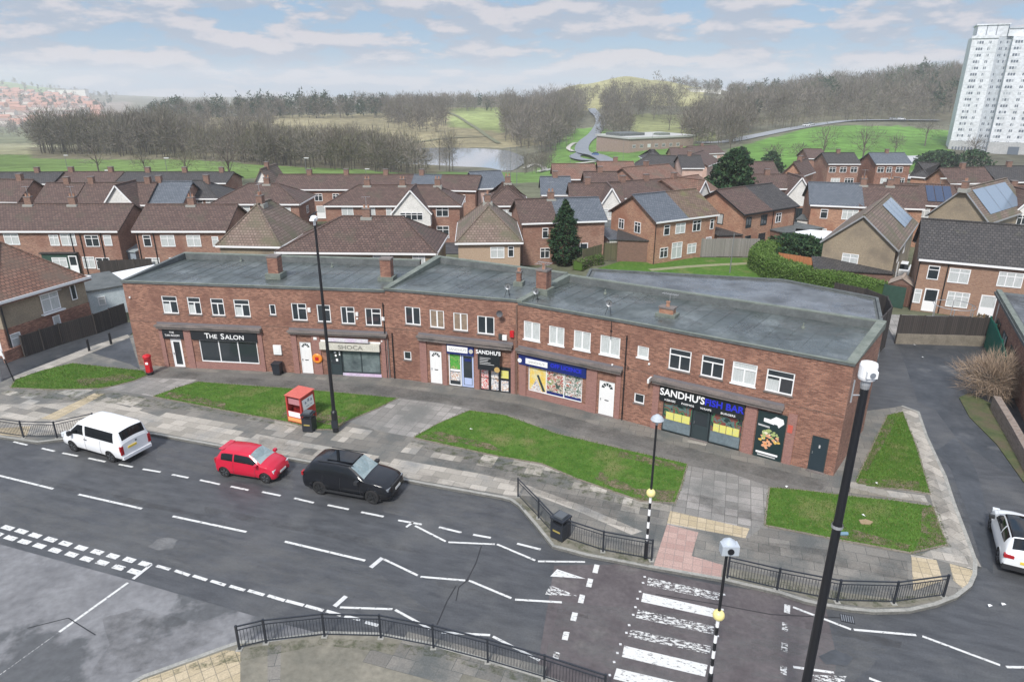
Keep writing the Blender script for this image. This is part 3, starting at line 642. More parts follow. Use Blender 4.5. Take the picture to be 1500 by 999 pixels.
# ================================================================ SHOP PARADE
def text(body, size, m, loc, rot, parent=None, name='lettering', align='CENTER', shear=0, bold=0., ext=.008, sx=1.):
    c = bpy.data.curves.new(name, 'FONT'); c.body = body; c.size = size; c.align_x = align; c.align_y = 'CENTER'; c.extrude = ext; c.shear = shear; c.offset = bold
    c.resolution_u = 3; c.materials.append(m)
    t_ = bpy.data.objects.new(name, c); me = bpy.data.meshes.new_from_object(t_); bpy.data.objects.remove(t_); me.name = name
    o = bpy.data.objects.new(name, me); col.objects.link(o); o.location = loc; o.rotation_euler = rot; o.scale = (sx, 1, 1)
    if parent: o.parent = parent
    return o
class Frame:
    def __init__(s, a, b, root):
        s.a = a; s.L = math.hypot(b[0]-a[0], b[1]-a[1]); s.d = ((b[0]-a[0])/s.L, (b[1]-a[1])/s.L); s.ang = math.atan2(s.d[1], s.d[0])
        s.root = root; s.o = root.location
    def T(s, x, y, z):   # x along, y inward, z up -> local to root
        return (s.a[0]+s.d[0]*x-s.d[1]*y-s.o[0], s.a[1]+s.d[1]*x+s.d[0]*y-s.o[1], z-s.o[2])
    def mb(s, **k): return MB(T=s.T, **k)
    def skew(s, rl, rr, D):
        """frame whose far side runs between the two surveyed rear corners"""
        def T(x, y, z):
            f = x/s.L; t = y/D; fx = s.a[0]+s.d[0]*x; fy = s.a[1]+s.d[1]*x; bx_ = rl[0]+(rr[0]-rl[0])*f; by_ = rl[1]+(rr[1]-rl[1])*f
            return (fx+(bx_-fx)*t-s.o[0], fy+(by_-fy)*t-s.o[1], z-s.o[2])
        return T
parade = empty('shop_parade', (PL[0][0], PL[0][1], 0), 0, 'long two storey red brick shopping parade with flat grey felt roofs', 'shops')
FR = [Frame(PL[i], PL[i+1], parade) for i in range(4)]
TOP = [6.5, 6.62, 6.5, 6.5]; DEP = [6.8, 7.4, 6.2, 6.2]
REAR = [((-25.9, 53.0), (-6.9, 50.6)), ((-5.7, 51.3), (3.9, 46.3)), ((3.9, 46.3), (10.5, 42.35)), ((10.5, 42.35), (20.9, 36.2))]
wins = [  # s0,s1,z0,z1,style
 [(2.72,3.87,4.22,5.5,'t'),(4.63,5.6,4.22,5.48,'t'),(6.35,7.32,4.2,5.45,'t'),(8.05,9.2,4.19,5.44,'t'),(10.62,11.08,4.4,5.18,'s'),
  (12.22,13.31,4.09,5.33,'c'),(14.04,15.0,4.05,5.29,'c'),(15.73,16.71,3.98,5.22,'c'),(17.44,18.56,3.93,5.17,'c')],
 [(1.38,2.5,4.23,5.48,'2'),(3.18,4.2,4.19,5.42,'2t'),(4.85,5.86,4.16,5.38,'2t'),(6.52,7.69,4.1,5.33,'2'),(1.11,1.67,1.63,2.25,'s')],
 [(.4,1.58,4.12,5.34,'2n'),(2.21,3.27,4.12,5.33,'2n'),(3.92,5.04,4.13,5.34,'2n'),(5.67,6.94,4.14,5.35,'2n')],
 [(.5,1.2,4.42,5.12,'sn'),(.5,1.14,1.48,2.1,'s'),(2.43,3.7,4.12,5.38,'t'),(4.3,5.54,4.12,5.36,'t'),(6.0,7.3,4.12,5.36,'tn'),(7.8,9.2,4.06,5.32,'t')]]
holes2 = [  # shop openings
 [(2.8,3.63,.12,2.32),(4.98,9.35,.65,2.33),(12.5,13.32,.12,2.5),(14.62,18.28,.12,2.1)],
 [(3.05,3.9,.12,2.5),(4.4,6.2,.12,2.5)],
 [(.77,4.6,.58,2.3),(5.75,6.75,.12,2.42)],
 [(2.32,6.9,.12,2.12),(10.5,11.32,.12,2.15)]]
for i, fr in enumerate(FR):
    b = fr.mb(); L_ = fr.L; Tt = TOP[i]
    hs = [(w[0], w[1], w[2], w[3], .09) for w in wins[i]]+[(*h, .18) for h in holes2[i]]
    ss = sorted({0, L_}|{h[0] for h in hs}|{h[1] for h in hs}); zz = sorted({0, Tt-.14}|{h[2] for h in hs}|{h[3] for h in hs})
    for s0, s1 in zip(ss, ss[1:]):
        for z0, z1 in zip(zz, zz[1:]):
            cs_, cz = (s0+s1)/2, (z0+z1)/2
            if any(h[0] < cs_ < h[1] and h[2] < cz < h[3] for h in hs): continue
            b.face([(s0,0,z0),(s1,0,z0),(s1,0,z1),(s0,0,z1)], brick)
    for s0, s1, z0, z1, d in hs:
        b.face([(s0,0,z0),(s0,0,z1),(s0,d,z1),(s0,d,z0)], brick); b.face([(s1,0,z0),(s1,d,z0),(s1,d,z1),(s1,0,z1)], brick)
        b.face([(s0,0,z1),(s1,0,z1),(s1,d,z1),(s0,d,z1)], brick); b.face([(s0,0,z0),(s0,d,z0),(s1,d,z0),(s1,0,z0)], stone_c)
        b.face([(s0,d,z0),(s1,d,z0),(s1,d,z1),(s0,d,z1)], signbk)
    # ends and back
    D = DEP[i]; T2 = fr.skew(*REAR[i], D); b.T = T2; dx0 = -.9 if i == 1 else 0
    zt = Tt+.45
    b.face([(0,D,0),(0,0,0),(0,0,Tt-.14),(0,D,Tt-.14)], brick)
    b.face([(L_,0,0),(L_,D,0),(L_,D,Tt-.14),(L_,0,Tt-.14)], brick)
    b.face([(L_,D,0),(0,D,0),(0,D,zt-.1),(L_,D,zt-.1)], brick)
    b.T = fr.T
    # soldier course line
    b.box(0 if i else 0, L_, -.012, -.001, 3.52 if i != 1 else 3.8, 3.58 if i != 1 else 3.86, brick_d)
    b.build('wall', parade)
    # roof deck
    r = MB(T=T2); zd = Tt-.02
    xr = L_-.0
    r.face([(0.0,-.06,zd),(L_,-.06,zd),(L_,D-.2,zd-.02),(0,D-.2,zd-.02)], felt)
    r.box(0 if i else -.06, L_+(.06 if i == 3 else 0), -.07, -.005, Tt-.16, zd-.004, felt_d)
    r.box(0, L_, -.09, .1, zd+.002, zd+.03, felt_g)
    r.face([(0,D-.3,zd-.05),(L_,D-.3,zd-.05),(L_,D-.26,zt-.06),(0,D-.26,zt-.06)], felt_d)
    r.box(0, L_, D-.26, D+.06, zt-.1, zt, felt_g)
    def upstand(x0, x1, m, zz0=.1, zz1=.45):
        v = [(x0,-.07,zd),(x1,-.07,zd),(x1,D,zd),(x0,D,zd),(x0,-.07,zd+zz0),(x1,-.07,zd+zz0),(x1,D,zd+zz1),(x0,D,zd+zz1)]
        for q in ((4,5,6,7),(0,1,5,4),(1,2,6,5),(2,3,7,6),(3,0,4,7)): r.face([v[k] for k in q], m)
    if i == 0: upstand(-.06, .22, felt_d, .05, .46)
    if i == 1: upstand(-.08, .35, felt_g, .08, .5)
    if i == 2: upstand(-.12, .3, felt_g, .16, .5)
    if i == 3: upstand(L_-.38, L_+.08, felt_g, .06, .47)
    # welded sheet seams
    for k in range(1, int(L_/1.0)):
        r.box(k*1.0-.03, k*1.0+.03, .1, D-.35, zd+.0, zd+.005, felt, skip='b')
    ro = r.build('roof', parade)
    for (s0, s1, t0, t1, mm) in ((.06, .4, .55, .93, dust_m), (.35, .75, .2, .6, dirt_m), (.55, .95, .5, .95, dust_m), (.05, .3, .1, .4, dirt_m)):
        p_ = MB(T=T2); n_ = 16; p_.face([(L_*((s0+s1)/2+(s1-s0)/2*math.cos(6.2832*q/n_)*random.uniform(.8, 1.1)), D*((t0+t1)/2+(t1-t0)/2*math.sin(6.2832*q/n_)*random.uniform(.8, 1.1)), zd+.012+(.002 if mm is dust_m else 0)+s0*.004) for q in range(n_)], mm); p_.build('roof_stain', ro)
    fr.roof = ro
def pwin(fr, s0, s1, z0, z1, st):
    w, h = s1-s0, z1-z0
    b = fr.mb(); y0, y1 = .03, .085; t = .065
    b.box(s0, s0+t, y0, y1, z0, z1, upvc); b.box(s1-t, s1, y0, y1, z0, z1, upvc)
    b.box(s0+t, s1-t, y0, y1, z0, z0+t, upvc); b.box(s0+t, s1-t, y0, y1, z1-t, z1, upvc)
    c = (s0+s1)/2
    if st[0] == 't':
        zt = z1-h*.3; b.box(s0+t, s1-t, y0, y1, zt-.03, zt+.03, upvc); b.box(c-.035, c+.035, y0+.002, y1, z0+t, zt-.03, upvc)
    elif st[0] == 'c':
        c = s0+w*.42; zt = z1-h*.3; b.box(c-.03, c+.03, y0+.002, y1, z0+t, z1-t, upvc); b.box(c+.03, s1-t, y0+.004, y1, zt-.03, zt+.03, upvc)
    elif st[0] == '2': b.box(c-.045, c+.045, y0+.002, y1, z0+t, z1-t, upvc)
    wo = b.build('window', fr.root)
    g = fr.mb(); gm = glass_c if 'n' in st else glass_t if st.endswith('t') and len(st) > 1 else glass
    g.face([(s0+.03,.07,z0+.03),(s1-.03,.07,z0+.03),(s1-.03,.07,z1-.03),(s0+.03,.07,z1-.03)], gm)
    if gm is glass and st[0] == 't' and random.random() < .6: g.face([(s0+.07,.068,z0+.07),(c-.05,.068,z0+.07),(c-.05,.068,z0+h*.55),(s0+.07,.068,z0+h*.55)], glass_c)
    g.build('pane', wo)
    k = fr.mb(); k.box(s0-.05, s1+.05, -.06, .03, z0-.07, z0-.005, stone_c if 'n' not in st else upvc); k.build('sill', wo)
for i, fr in enumerate(FR):
    for w in wins[i]: pwin(fr, *w)
def canopy(i, s0, s1, z0=3.13, z1=3.42, d=.34):
    b = FR[i].mb(); b.box(s0+.03, s1-.03, -d+.05, 0, z0, z1-.13, stone_c); b.box(s0-.04, s1+.04, -d-.04, 0, z1-.128, z1, stone_c)
    b.box(s0, s1, -.02, -.002, z1, z1+.14, mat('lead_flashing', (.16, .15, .16), rough=.6)); b.build('canopy', parade)
canopy(0, 2.05, 9.85); canopy(0, 11.88, 18.9, 3.14, 3.4, .3); canopy(1, 2.3, 8.95, 3.25, 3.6); canopy(2, .02, 7.2, 3.15, 3.45); canopy(3, 1.6, 8.9, 3.1, 3.4)
def piers(i, spans, top=3.12):
    b = FR[i].mb()
    for s0, s1 in spans: b.box(s0, s1, -.08, 0, .0, top, brick_p, skip='k')
    b.build('pier', parade)
for i, sp, tp in [(0, [(2.1,2.4),(3.95,4.5),(9.5,9.82),(11.95,12.35),(13.45,14.05),(18.42,18.85)], 3.09), (1, [(2.35,2.85),(4.0,4.3),(6.3,6.62),(8.82,9.1)], 3.24), (2, [(.1,.62),(4.9,5.6),(6.85,7.15)], 3.14), (3, [(1.66,2.05),(7.0,7.6),(9.2,9.65)], 3.09)]:
    for s in sp: piers(i, [s], tp)
def bands(i, s0, s1, z0, z1, m, name='stall_riser'):
    b = FR[i].mb(); b.box(s0, s1, -.03, -.001, z0, z1, m, skip='k'); return b.build(name, parade)
bands(0, 4.5, 9.5, .0, .62, brick_p); bands(2, .64, 4.88, 0, .55, brick_p)
def board(i, s0, s1, z0, z1, m, y=-.12, name='shop_sign', th=.09):
    b = FR[i].mb(); b.box(s0, s1, y, y+th, z0, z1, m); return b.build(name, parade)
def stext(i, s, z, body, size, m, y, parent, **k):
    p = FR[i].T(s, y, z); return text(body, size, m, p, (math.pi/2, 0, FR[i].ang), parent, **k)
# the salon
s = board(0, 4.55, 9.48, 2.35, 3.05, signbk); stext(0, 7.0, 2.72, 'THE SALON', .0, signwh, -.13, s) if False else None
for ch, dx, sz in (('T', -1.28, .56), ('HE', -.82, .44), ('S', -.12, .58), ('ALON', .78, .46)): stext(0, 7.05+dx, 2.68 if sz > .5 else 2.65, ch, sz, signwh, -.135, s, bold=.004, sx=1.12)
s = board(0, 2.38, 3.93, 2.36, 3.05, signbk); stext(0, 3.12, 2.83, 'THE', .2, signwh, -.135, s); stext(0, 3.12, 2.6, 'TAN ROOM', .21, signwh, -.135, s)
# shop two: blind box
s = board(0, 14.08, 18.36, 2.12, 2.62, cream, y=-.3, th=.27); stext(0, 16.3, 2.36, 'SHOCA', .42, mat('letter_grey_brown', (.24,.23,.2), rough=.6), -.31, s, bold=.006, sx=1.25)
bands(0, 14.08, 18.38, 2.625, 2.74, white_g, 'blind_housing')
s = board(0, 14.6, 17.6, 2.76, 3.0, y=-.33, m=mat('lilac_banner', (.6, .5, .62), (.66, .66, .66), 1.2, .5, stretch=(1, .2, 1)), name='banner')
def shopfront(i, s0, s1, z0, z1, n, frame, gm, y=.1, fw=.07, name='shop_window', top=None):
    b = FR[i].mb(); b.box(s0, s1, y-.05, y, z0, z0+fw, frame); b.box(s0, s1, y-.05, y, z1-fw, z1, frame)
    for k in range(n+1):
        x = s0+(s1-s0-fw)*k/n; b.box(x, x+fw, y-.052, y, z0+fw, z1-fw, frame)
    wo = b.build(name, parade)
    ms = gm if isinstance(gm, list) else [gm]*n
    for k in range(n):
        g = FR[i].mb(); x0 = s0+(s1-s0-fw)*k/n+fw-.01; x1 = s0+(s1-s0-fw)*(k+1)/n+.01
        g.face([(x0,y-.02,z0+fw-.01),(x1,y-.02,z0+fw-.01),(x1,y-.02,z1-fw+.01),(x0,y-.02,z1-fw+.01)], ms[k]); g.build('pane', wo)
    return wo
shopfront(0, 4.98, 9.35, .65, 2.34, 3, upvc, glass)
dgrey = mat('dark_grey_frame', (.03, .045, .05), rough=.4)
shopfront(0, 15.5, 18.28, .34, 2.1, 2, dgrey, mat('shop_glass', (.06, .08, .085), (.16, .2, .2), .7, .1, stretch=(1, 1.5, 1)))
bands(0, 15.5, 18.3, .0, .33, mat('lilac_panel', (.5, .48, .58), (.62, .45, .62), 1, .5), 'stall_riser')
def door(i, s0, s1, z0, z1, m, fan=False, panel=None, frame=upvc, y=.08):
    b = FR[i].mb(); w = s1-s0
    b.box(s0, s0+.06, y-.05, y+.02, z0, z1, frame); b.box(s1-.06, s1, y-.05, y+.02, z0, z1, frame); b.box(s0+.06, s1-.06, y-.05, y+.02, z1-.06, z1, frame)
    c = (s0+s1)/2; zs_ = z1-.06-(w/2-.06 if fan else 0)
    if fan:
        b.box(s0+.06, s1-.06, y-.025, y+.015, z0, zs_, m)
        r_ = w/2-.07; ns = 10
        b.face([(c-r_,y-.026,zs_)]+[(c-r_*math.cos(math.pi*k/ns), y-.026, zs_+r_*math.sin(math.pi*k/ns)) for k in range(1, ns)]+[(c+r_,y-.026,zs_)], m) if False else None
        b.box(s0+.06, s1-.06, y-.02, y+.015, zs_, z1-.06, frame)
        for k in range(5):
            a0, a1 = math.pi*(k+.12)/5, math.pi*(k+.88)/5; r0, r1_ = r_*.42, r_*.88
            b.face([(c-r0*math.cos(a0),y-.03,zs_+r0*math.sin(a0)),(c-r0*math.cos(a1),y-.03,zs_+r0*math.sin(a1)),(c-r1_*math.cos(a1),y-.03,zs_+r1_*math.sin(a1)),(c-r1_*math.cos(a0),y-.03,zs_+r1_*math.sin(a0))][::-1], glass)
        for q0, q1 in ((.2, .95), (1.1, zs_-z0-.12)):
            for a, bb in ((s0+.16, c-.06), (c+.06, s1-.16)):
                b.box(a, bb, y-.034, y-.025, z0+q0, z0+q1, m, skip='k')
        b.box(c-.13, c+.13, y-.04, y-.03, z0+.98, z0+1.04, black)
    else:
        b.box(s0+.06, s1-.06, y-.025, y+.015, z0, z1-.06, m)
        if panel:
            for a, bb, q0, q1 in panel[1]: b.face([(s0+a,y-.03,z0+q0),(s1-bb,y-.03,z0+q0),(s1-bb,y-.03,z1-q1),(s0+a,y-.03,z1-q1)], panel[0])
    do = b.build('door', parade)
    h = FR[i].mb(); h.box(s0+.1, s0+.13, y-.09, y-.04, z0+.98, z0+1.12, grey_m); h.build('handle', do)
    st = FR[i].mb(); st.box(s0-.05, s1+.05, -.22, y-.05, 0, z0+.02, stone_c); st.build('doorstep', do)
    return do
door(0, 2.8, 3.63, .12, 2.32, upvc, panel=(glass, [(.17,.17,.2,.25)]))
door(0, 12.5, 13.32, .12, 2.5, white_g, fan=True); door(1, 3.05, 3.9, .12, 2.5, white_g, fan=True); door(2, 5.75, 6.75, .12, 2.42, white_g, fan=True)
d_ = door(0, 14.64, 15.46, .12, 2.1, dgrey, panel=(glass, [(.14,.14,.8,.2)]), frame=dgrey)
for sx_, z_, w_, h_q in ((14.95,1.75,.16,.1),(15.0,1.5,.13,.16),(15.05,1.15,.15,.2),(15.3,1.6,.1,.3)): b = FR[0].mb(); b.face([(sx_,.044,z_),(sx_+w_,.044,z_),(sx_+w_,.044,z_+h_q),(sx_,.044,z_+h_q)], signwh); b.build('notice', d_)
door(3, 10.5, 11.32, .12, 2.15, mat('dark_teal_door', (.02, .035, .045), rough=.45), panel=(signgy, [(.37,.37,1.35,.5)]), frame=dgrey)
# ---- section two: convenience shop front
def foods(name, cols, sc_=3., stretch=(1,1,1)):
    M = bpy.data.materials.new(name); M.use_nodes = True; N = M.node_tree.nodes; L = M.node_tree.links; b = N['Principled BSDF']; b.inputs['Roughness'].default_value = .3
    tc = N.new('ShaderNodeTexCoord'); mp = N.new('ShaderNodeMapping'); mp.inputs['Scale'].default_value = stretch; L.new(tc.outputs['UV'], mp.inputs[0])
    nz = N.new('ShaderNodeTexNoise'); nz.inputs['Scale'].default_value = sc_; nz.inputs['Detail'].default_value = 3; nz.inputs['Distortion'].default_value = 1.5; L.new(mp.outputs[0], nz.inputs['Vector'])
    r = N.new('ShaderNodeValToRGB'); r.color_ramp.interpolation = 'CONSTANT' if len(cols) > 4 else 'LINEAR'
    e = r.color_ramp.elements; e[0].position = .3; e[0].color = (*cols[0], 1); e[1].position = .68; e[1].color = (*cols[-1], 1)
    for k, c_ in enumerate(cols[1:-1]): x = e.new(.3+.38*(k+1)/(len(cols)-1)); x.color = (*c_, 1)
    L.new(nz.outputs[0], r.inputs[0]); L.new(r.outputs[0], b.inputs['Base Color']); return M
po1 = foods('poster_fruit', [(.05,.08,.07),(.55,.5,.4),(.35,.05,.04),(.7,.7,.65),(.1,.25,.06),(.6,.3,.1)], 2.6)
po2 = foods('poster_green', [(.03,.12,.03),(.1,.4,.06),(.08,.3,.05),(.5,.4,.2)], 5)
po3 = foods('poster_wine', [(.12,.02,.03),(.6,.55,.5),(.05,.12,.08),(.7,.7,.68),(.4,.15,.1),(.1,.1,.15)], 3)
po4 = foods('poster_red', [(.6,.02,.03),(.7,.65,.6),(.6,.05,.05),(.75,.75,.72),(.3,.02,.02),(.8,.8,.75)], 3.2)
po5 = foods('poster_white', [(.7,.7,.68),(.5,.3,.2),(.75,.75,.72),(.3,.3,.35),(.72,.72,.7),(.7,.2,.15)], 3.4)
poy = mat('poster_yellow', (.75, .5, .06), (.65, .6, .35), 2, .35)
blue_f = mat('pale_blue_frame', (.42, .5, .72), rough=.4)
s = board(1, 4.36, 6.26, 2.5, 3.18, signnv); b = FR[1].mb(); b.box(4.4, 5.85, -.16, -.12, 2.66, 3.06, signwh); lb = b.build('light_box', s)
stext(1, 5.12, 2.86, "SANDHU'S", .27, signgy, -.168, s, bold=.004, shear=.2)
b = FR[1].mb(); b.lathe(FR[1].o and (6.08, -.13, 2.82), [(0,-.02),(.15,-.02),(.15,.01)], cream, 14, 'y'); b.build('round_sign', s)
wo = shopfront(1, 4.4, 5.3, .14, 2.5, 1, upvc, glass, y=.1)
def poster(i, parent, s0, s1, z0, z1, m, y, name='poster'):
    b = FR[i].mb(); b.box(s0, s1, y-.008, y, z0, z1, m); return b.build(name, parent)
poster(1, wo, 4.5, 5.2, 1.35, 2.4, po2, .07); poster(1, wo, 4.5, 5.2, 1.18, 1.33, signwh, .07); poster(1, wo, 4.5, 5.2, .5, 1.12, po5, .07)
wo = shopfront(1, 5.34, 6.2, .14, 2.5, 1, blue_f, glass, y=.1, fw=.12)
poster(1, wo, 5.5, 6.04, .3, .8, blue_f, .07); poster(1, wo, 5.55, 6.0, 2.0, 2.2, signnv, .07, 'screen_label')
# black menu board and poster frames
s = board(1, 6.68, 8.2, 1.78, 3.2, signbk, y=-.5, th=.06, name='menu_board')
b = FR[1].mb(); b.box(6.7, 8.18, -.5, -.0, 3.202, 3.24, signbk); b.build('top_rail', s)
stext(1, 7.42, 3.02, "SANDHU'S", .36, signwh, -.51, s, bold=.008)
for k in range(5): poster(1, s, 6.82, 6.82+(.75, .6, .55, .75, 1.0)[k], 2.62-k*.11, 2.655-k*.11, signgy, -.501, 'price_line')
b = FR[1].mb(); b.lathe((8.02, -.53, 1.9), [(0,-.02),(.19,-.02),(.19,.01)], mat('gold_badge', (.5, .33, .12), rough=.5), 14, 'y'); b.build('round_sign', s)
s = board(1, 6.68, 8.85, .12, 1.93, signbk, y=-.05, th=.04, name='poster_frame')
poster(1, s, 6.76, 7.26, 1.06, 1.84, po4, -.052); poster(1, s, 6.76, 7.26, .22, 1.0, po4, -.052); poster(1, s, 7.46, 7.96, 1.06, 1.84, po5, -.052); poster(1, s, 7.46, 7.96, .22, 1.0, po5, -.052)
poster(1, s, 8.14, 8.66, 1.15, 1.7, yellow, -.052); poster(1, s, 8.14, 8.66, .22, .98, po5, -.052)
# ---- section three
s = board(2, .1, 4.88, 2.34, 3.05, signnv); b = FR[2].mb(); b.box(.64, 2.22, -.16, -.12, 2.5, 2.86, signwh); b.build('light_box', s)
stext(2, 1.42, 2.68, "SANDHU'S", .25, signgy, -.168, s, bold=.004, shear=.2); stext(2, 3.5, 2.72, 'OFF LICENCE', .36, signbl, -.135, s, bold=.012)
b = FR[2].mb(); b.lathe((.2, -.14, 2.62), [(0,-.02),(.15,-.02),(.15,.01)], signwh, 14, 'y'); b.build('round_sign', s)
wo = shopfront(2, .77, 4.6, .58, 2.32, 3, upvc, [po1, po1, po3], fw=.05)
poster(2, wo, .84, 2.02, .68, 2.22, poy, .075); 
b = FR[2].mb(); b.face([(1.35,.06,1.75),(1.5,.06,1.8),(2.0,.06,.7),(1.8,.06,.7)][::-1], dgrey); b.face([(.9,.062,.66),(1.75,.062,.66),(1.35,.062,1.5)], po5); b.build('poster', wo)
poster(2, wo, 2.1, 3.3, .64, .82, signnv, .075); poster(2, wo, 3.38, 4.52, .64, .8, signnv, .075)
# ---- section four: fish bar
s = board(3, 2.1, 6.95, 2.08, 3.0, signbk)
stext(3, 3.43, 2.65, "SANDHU'S", .6, signwh, -.135, s, bold=.012, sx=.93); stext(3, 5.83, 2.63, 'FISH BAR', .55, signbl, -.135, s, bold=.014, sx=.98)
for t_, s_ in (('KEBABS', 2.75), ('PARMOS', 3.8), ('WRAPS', 4.85), ('BURGERS', 6.1)): stext(3, s_, 2.2, t_, .17, signwh, -.135, s, sx=1.15)
gry = mat('shop_grey_panel', (.12, .16, .18), (.16, .2, .22), 1, .4)
for a_, b_ in ((2.32, 4.08), (5.12, 6.9)):
    wo = shopfront(3, a_, b_, .14, 2.1, 1, dgrey, foods('window_film'+str(a_), [(.02,.04,.04),(.1,.17,.16),(.2,.06,.05),(.06,.2,.1),(.02,.03,.04),(.12,.1,.08)], 1.3), fw=.05)
    poster(3, wo, a_+.06, b_-.06, .2, .88, gry, .07, 'grey_panel')
    n_ = 3 if a_ < 3 else 4
    for k in range(n_):
        x0 = a_+.2+(b_-a_-.3)*k/n_; poster(3, wo, x0, x0+(b_-a_-.3)/n_-.03, .9, 1.38, yellow, .068, 'menu_sheet')
door(3, 4.12, 5.08, .12, 2.08, dgrey, panel=(glass, [(.12,.12,.9,.15)]), frame=dgrey)
b = FR[3].mb(); b.box(4.1, 5.15, -.5, -.2, 0, .14, slab_light); b.build('doorstep', parade)
s = board(3, 7.66, 9.16, .1, 2.9, mat('poster_dark_green', (.012, .03, .032), rough=.3), y=-.06, th=.05, name='advert_board')
def foodpile(fr, s0, s1, z0, z1, y, par):
    rr = random.Random(4)
    cols = [mat('food_gold', (.65,.42,.1), rough=.4), mat('food_peach', (.7,.35,.2), rough=.4), mat('food_leaf', (.35,.42,.16), rough=.4), mat('food_cream', (.75,.68,.5), rough=.4), mat('food_orange', (.7,.25,.06), rough=.4)]
    b = fr.mb(); cz, cs2 = (z0+z1)/2, (s0+s1)/2
    for k in range(46):
        a = rr.uniform(0, 6.28); r0 = rr.uniform(0, 1)**.5; s_ = cs2+math.cos(a)*r0*(s1-s0)*.42; z_ = cz+math.sin(a)*r0*(z1-z0)*.42; q = rr.uniform(.06, .14); n_ = 7
        t = (z_-z0)/(z1-z0); c_ = cols[1 if t < .25 else rr.choice((0, 1, 2, 3, 4, 0)) if t < .7 else rr.choice((2, 3, 2))]
        b.face([(s_+math.cos(6.28*j/n_)*q*rr.uniform(.6, 1.2), y-k*.00015, z_+math.sin(6.28*j/n_)*q*rr.uniform(.5, .9)) for j in range(n_)], c_)
    b.build('food_picture', par)
foodpile(FR[3], 7.8, 9.0, .62, 1.95, -.064, s)
b = FR[3].mb(); y = -.066
b.face([(8.0,y,2.3),(8.55,y,2.22),(8.55,y,2.48),(8.0,y,2.52)], signwh); b.face([(8.35,y-.001,2.5),(8.6,y-.001,2.72),(8.98,y-.001,2.64),(9.05,y-.001,2.4),(8.8,y-.001,2.1),(8.72,y-.001,2.25),(8.5,y-.001,2.28)], signwh); b.build('emblem', s); b = FR[3].mb()
b.face([(7.74,y,2.02),(8.35,y,1.98),(8.35,y,2.07),(7.74,y,2.12)], signgy); b.face([(7.8,y,.38),(8.95,y,.36),(8.95,y,.48),(7.8,y,.5)], signwh); b.face([(7.9,y,.24),(8.85,y,.22),(8.85,y,.3),(7.9,y,.32)], signgy)
b.build('small_print', s)
b = FR[3].mb(); b.box(9.25, 9.5, -.1, -.08, 2.0, 2.45, mat('faded_red_sign', (.5, .1, .07), rough=.6)); b.build('wall_sign', parade)
# small things on the wall
dgreen = mat('box_dark_grey', (.05, .06, .06), rough=.5)
def wbox(i, s0, z0, w, h, d, m, name, y=0, rnd=False):
    b = FR[i].mb(); b.box(s0, s0+w, y-d, y-.001, z0, z0+h, m); b.box(s0+w*.2, s0+w*.8, y-d-.012, y-d, z0+h*.2, z0+h*.8, m); return b.build(name, parade)
wbox(0, 10.58, 1.5, .58, .7, .12, white_g, 'meter_box'); wbox(0, 13.42, 4.75, .2, .3, .1, white_g, 'alarm_box'); wbox(0, 16.8, 4.6, .18, .26, .1, white_g, 'alarm_box'); wbox(0, 16.82, 4.35, .12, .12, .08, white_g, 'alarm_box')
wbox(0, 18.62, 4.35, .18, .26, .1, white_g, 'alarm_box'); wbox(0, 13.62, 2.75, .24, .18, .12, white_g, 'alarm_box'); wbox(0, 18.45, 2.8, .1, .1, .1, white_g, 'security_lamp')
wbox(1, 8.0, 3.88, .22, .36, .12, dgreen, 'alarm_box'); wbox(1, 8.26, 3.86, .3, .34, .14, white_g, 'alarm_box'); wbox(1, 8.78, 4.12, .26, .42, .16, redp, 'alarm_box')
wbox(3, 1.25, 4.1, .1, .1, .1, white_g, 'security_lamp'); wbox(3, 1.42, 3.12, .1, .26, .5, white_g, 'security_lamp'); wbox(2, 6.5, 3.55, .08, .1, .1, white_g, 'security_lamp'); wbox(0, .35, 5.25, .1, .12, .1, white_g, 'security_lamp')
b = FR[0].mb(); b.lathe((13.75, -.1, 1.35), [(.0,-.06),(.16,-.08),(.3,-.08),(.36,-.03),(.36,.08)], mat('orange_roundel', (.75, .25, .03), rough=.4), 20, 'y')
b.face([(13.62,-.19,1.22),(13.88,-.19,1.22),(13.88,-.19,1.48),(13.62,-.19,1.48)], redp); b.build('round_sign', parade)
def pipe(i, s, z0, z1, m=black, r=.04, y=-.07):
    b = FR[i].mb(); b.tube((s, y, z0), (s, y, z1), r, m)
    z = z0+.5
    while z < z1: b.box(s-.06, s+.06, y-.03, 0, z, z+.04, m); z += 1.6
    b.build('drainpipe', parade)
pipe(0, 18.75, .1, 5.6, black, .035); pipe(0, 19.02-.1, .1, 3.0, mat('grey_pipe', (.2, .17, .16), rough=.6)); pipe(1, .35, .1, 3.5, black); pipe(2, 7.35, .1, 5.6, black); pipe(1, 9.2, .1, 6.3, brick_d, .05)
pipe(3, -.02+.03, 3.5, 3.7, black, .02); pipe(2, 6.35, 5.2, 6.35, black, .02)
def dish(i, s, z):
    b = FR[i].mb(); b.lathe((s, -.45, z), [(0,.06),(.08,.05),(.16,.01),(.22,-.04)], mat('dish_grey', (.1, .1, .11), rough=.5), 16, 'y'); b.tube((s, 0, z-.1), (s, -.4, z), .02, black); b.tube((s, -.4, z-.1), (s, -.75, z-.05), .012, black); b.build('satellite_dish', parade)
dish(1, 8.2, 5.75)
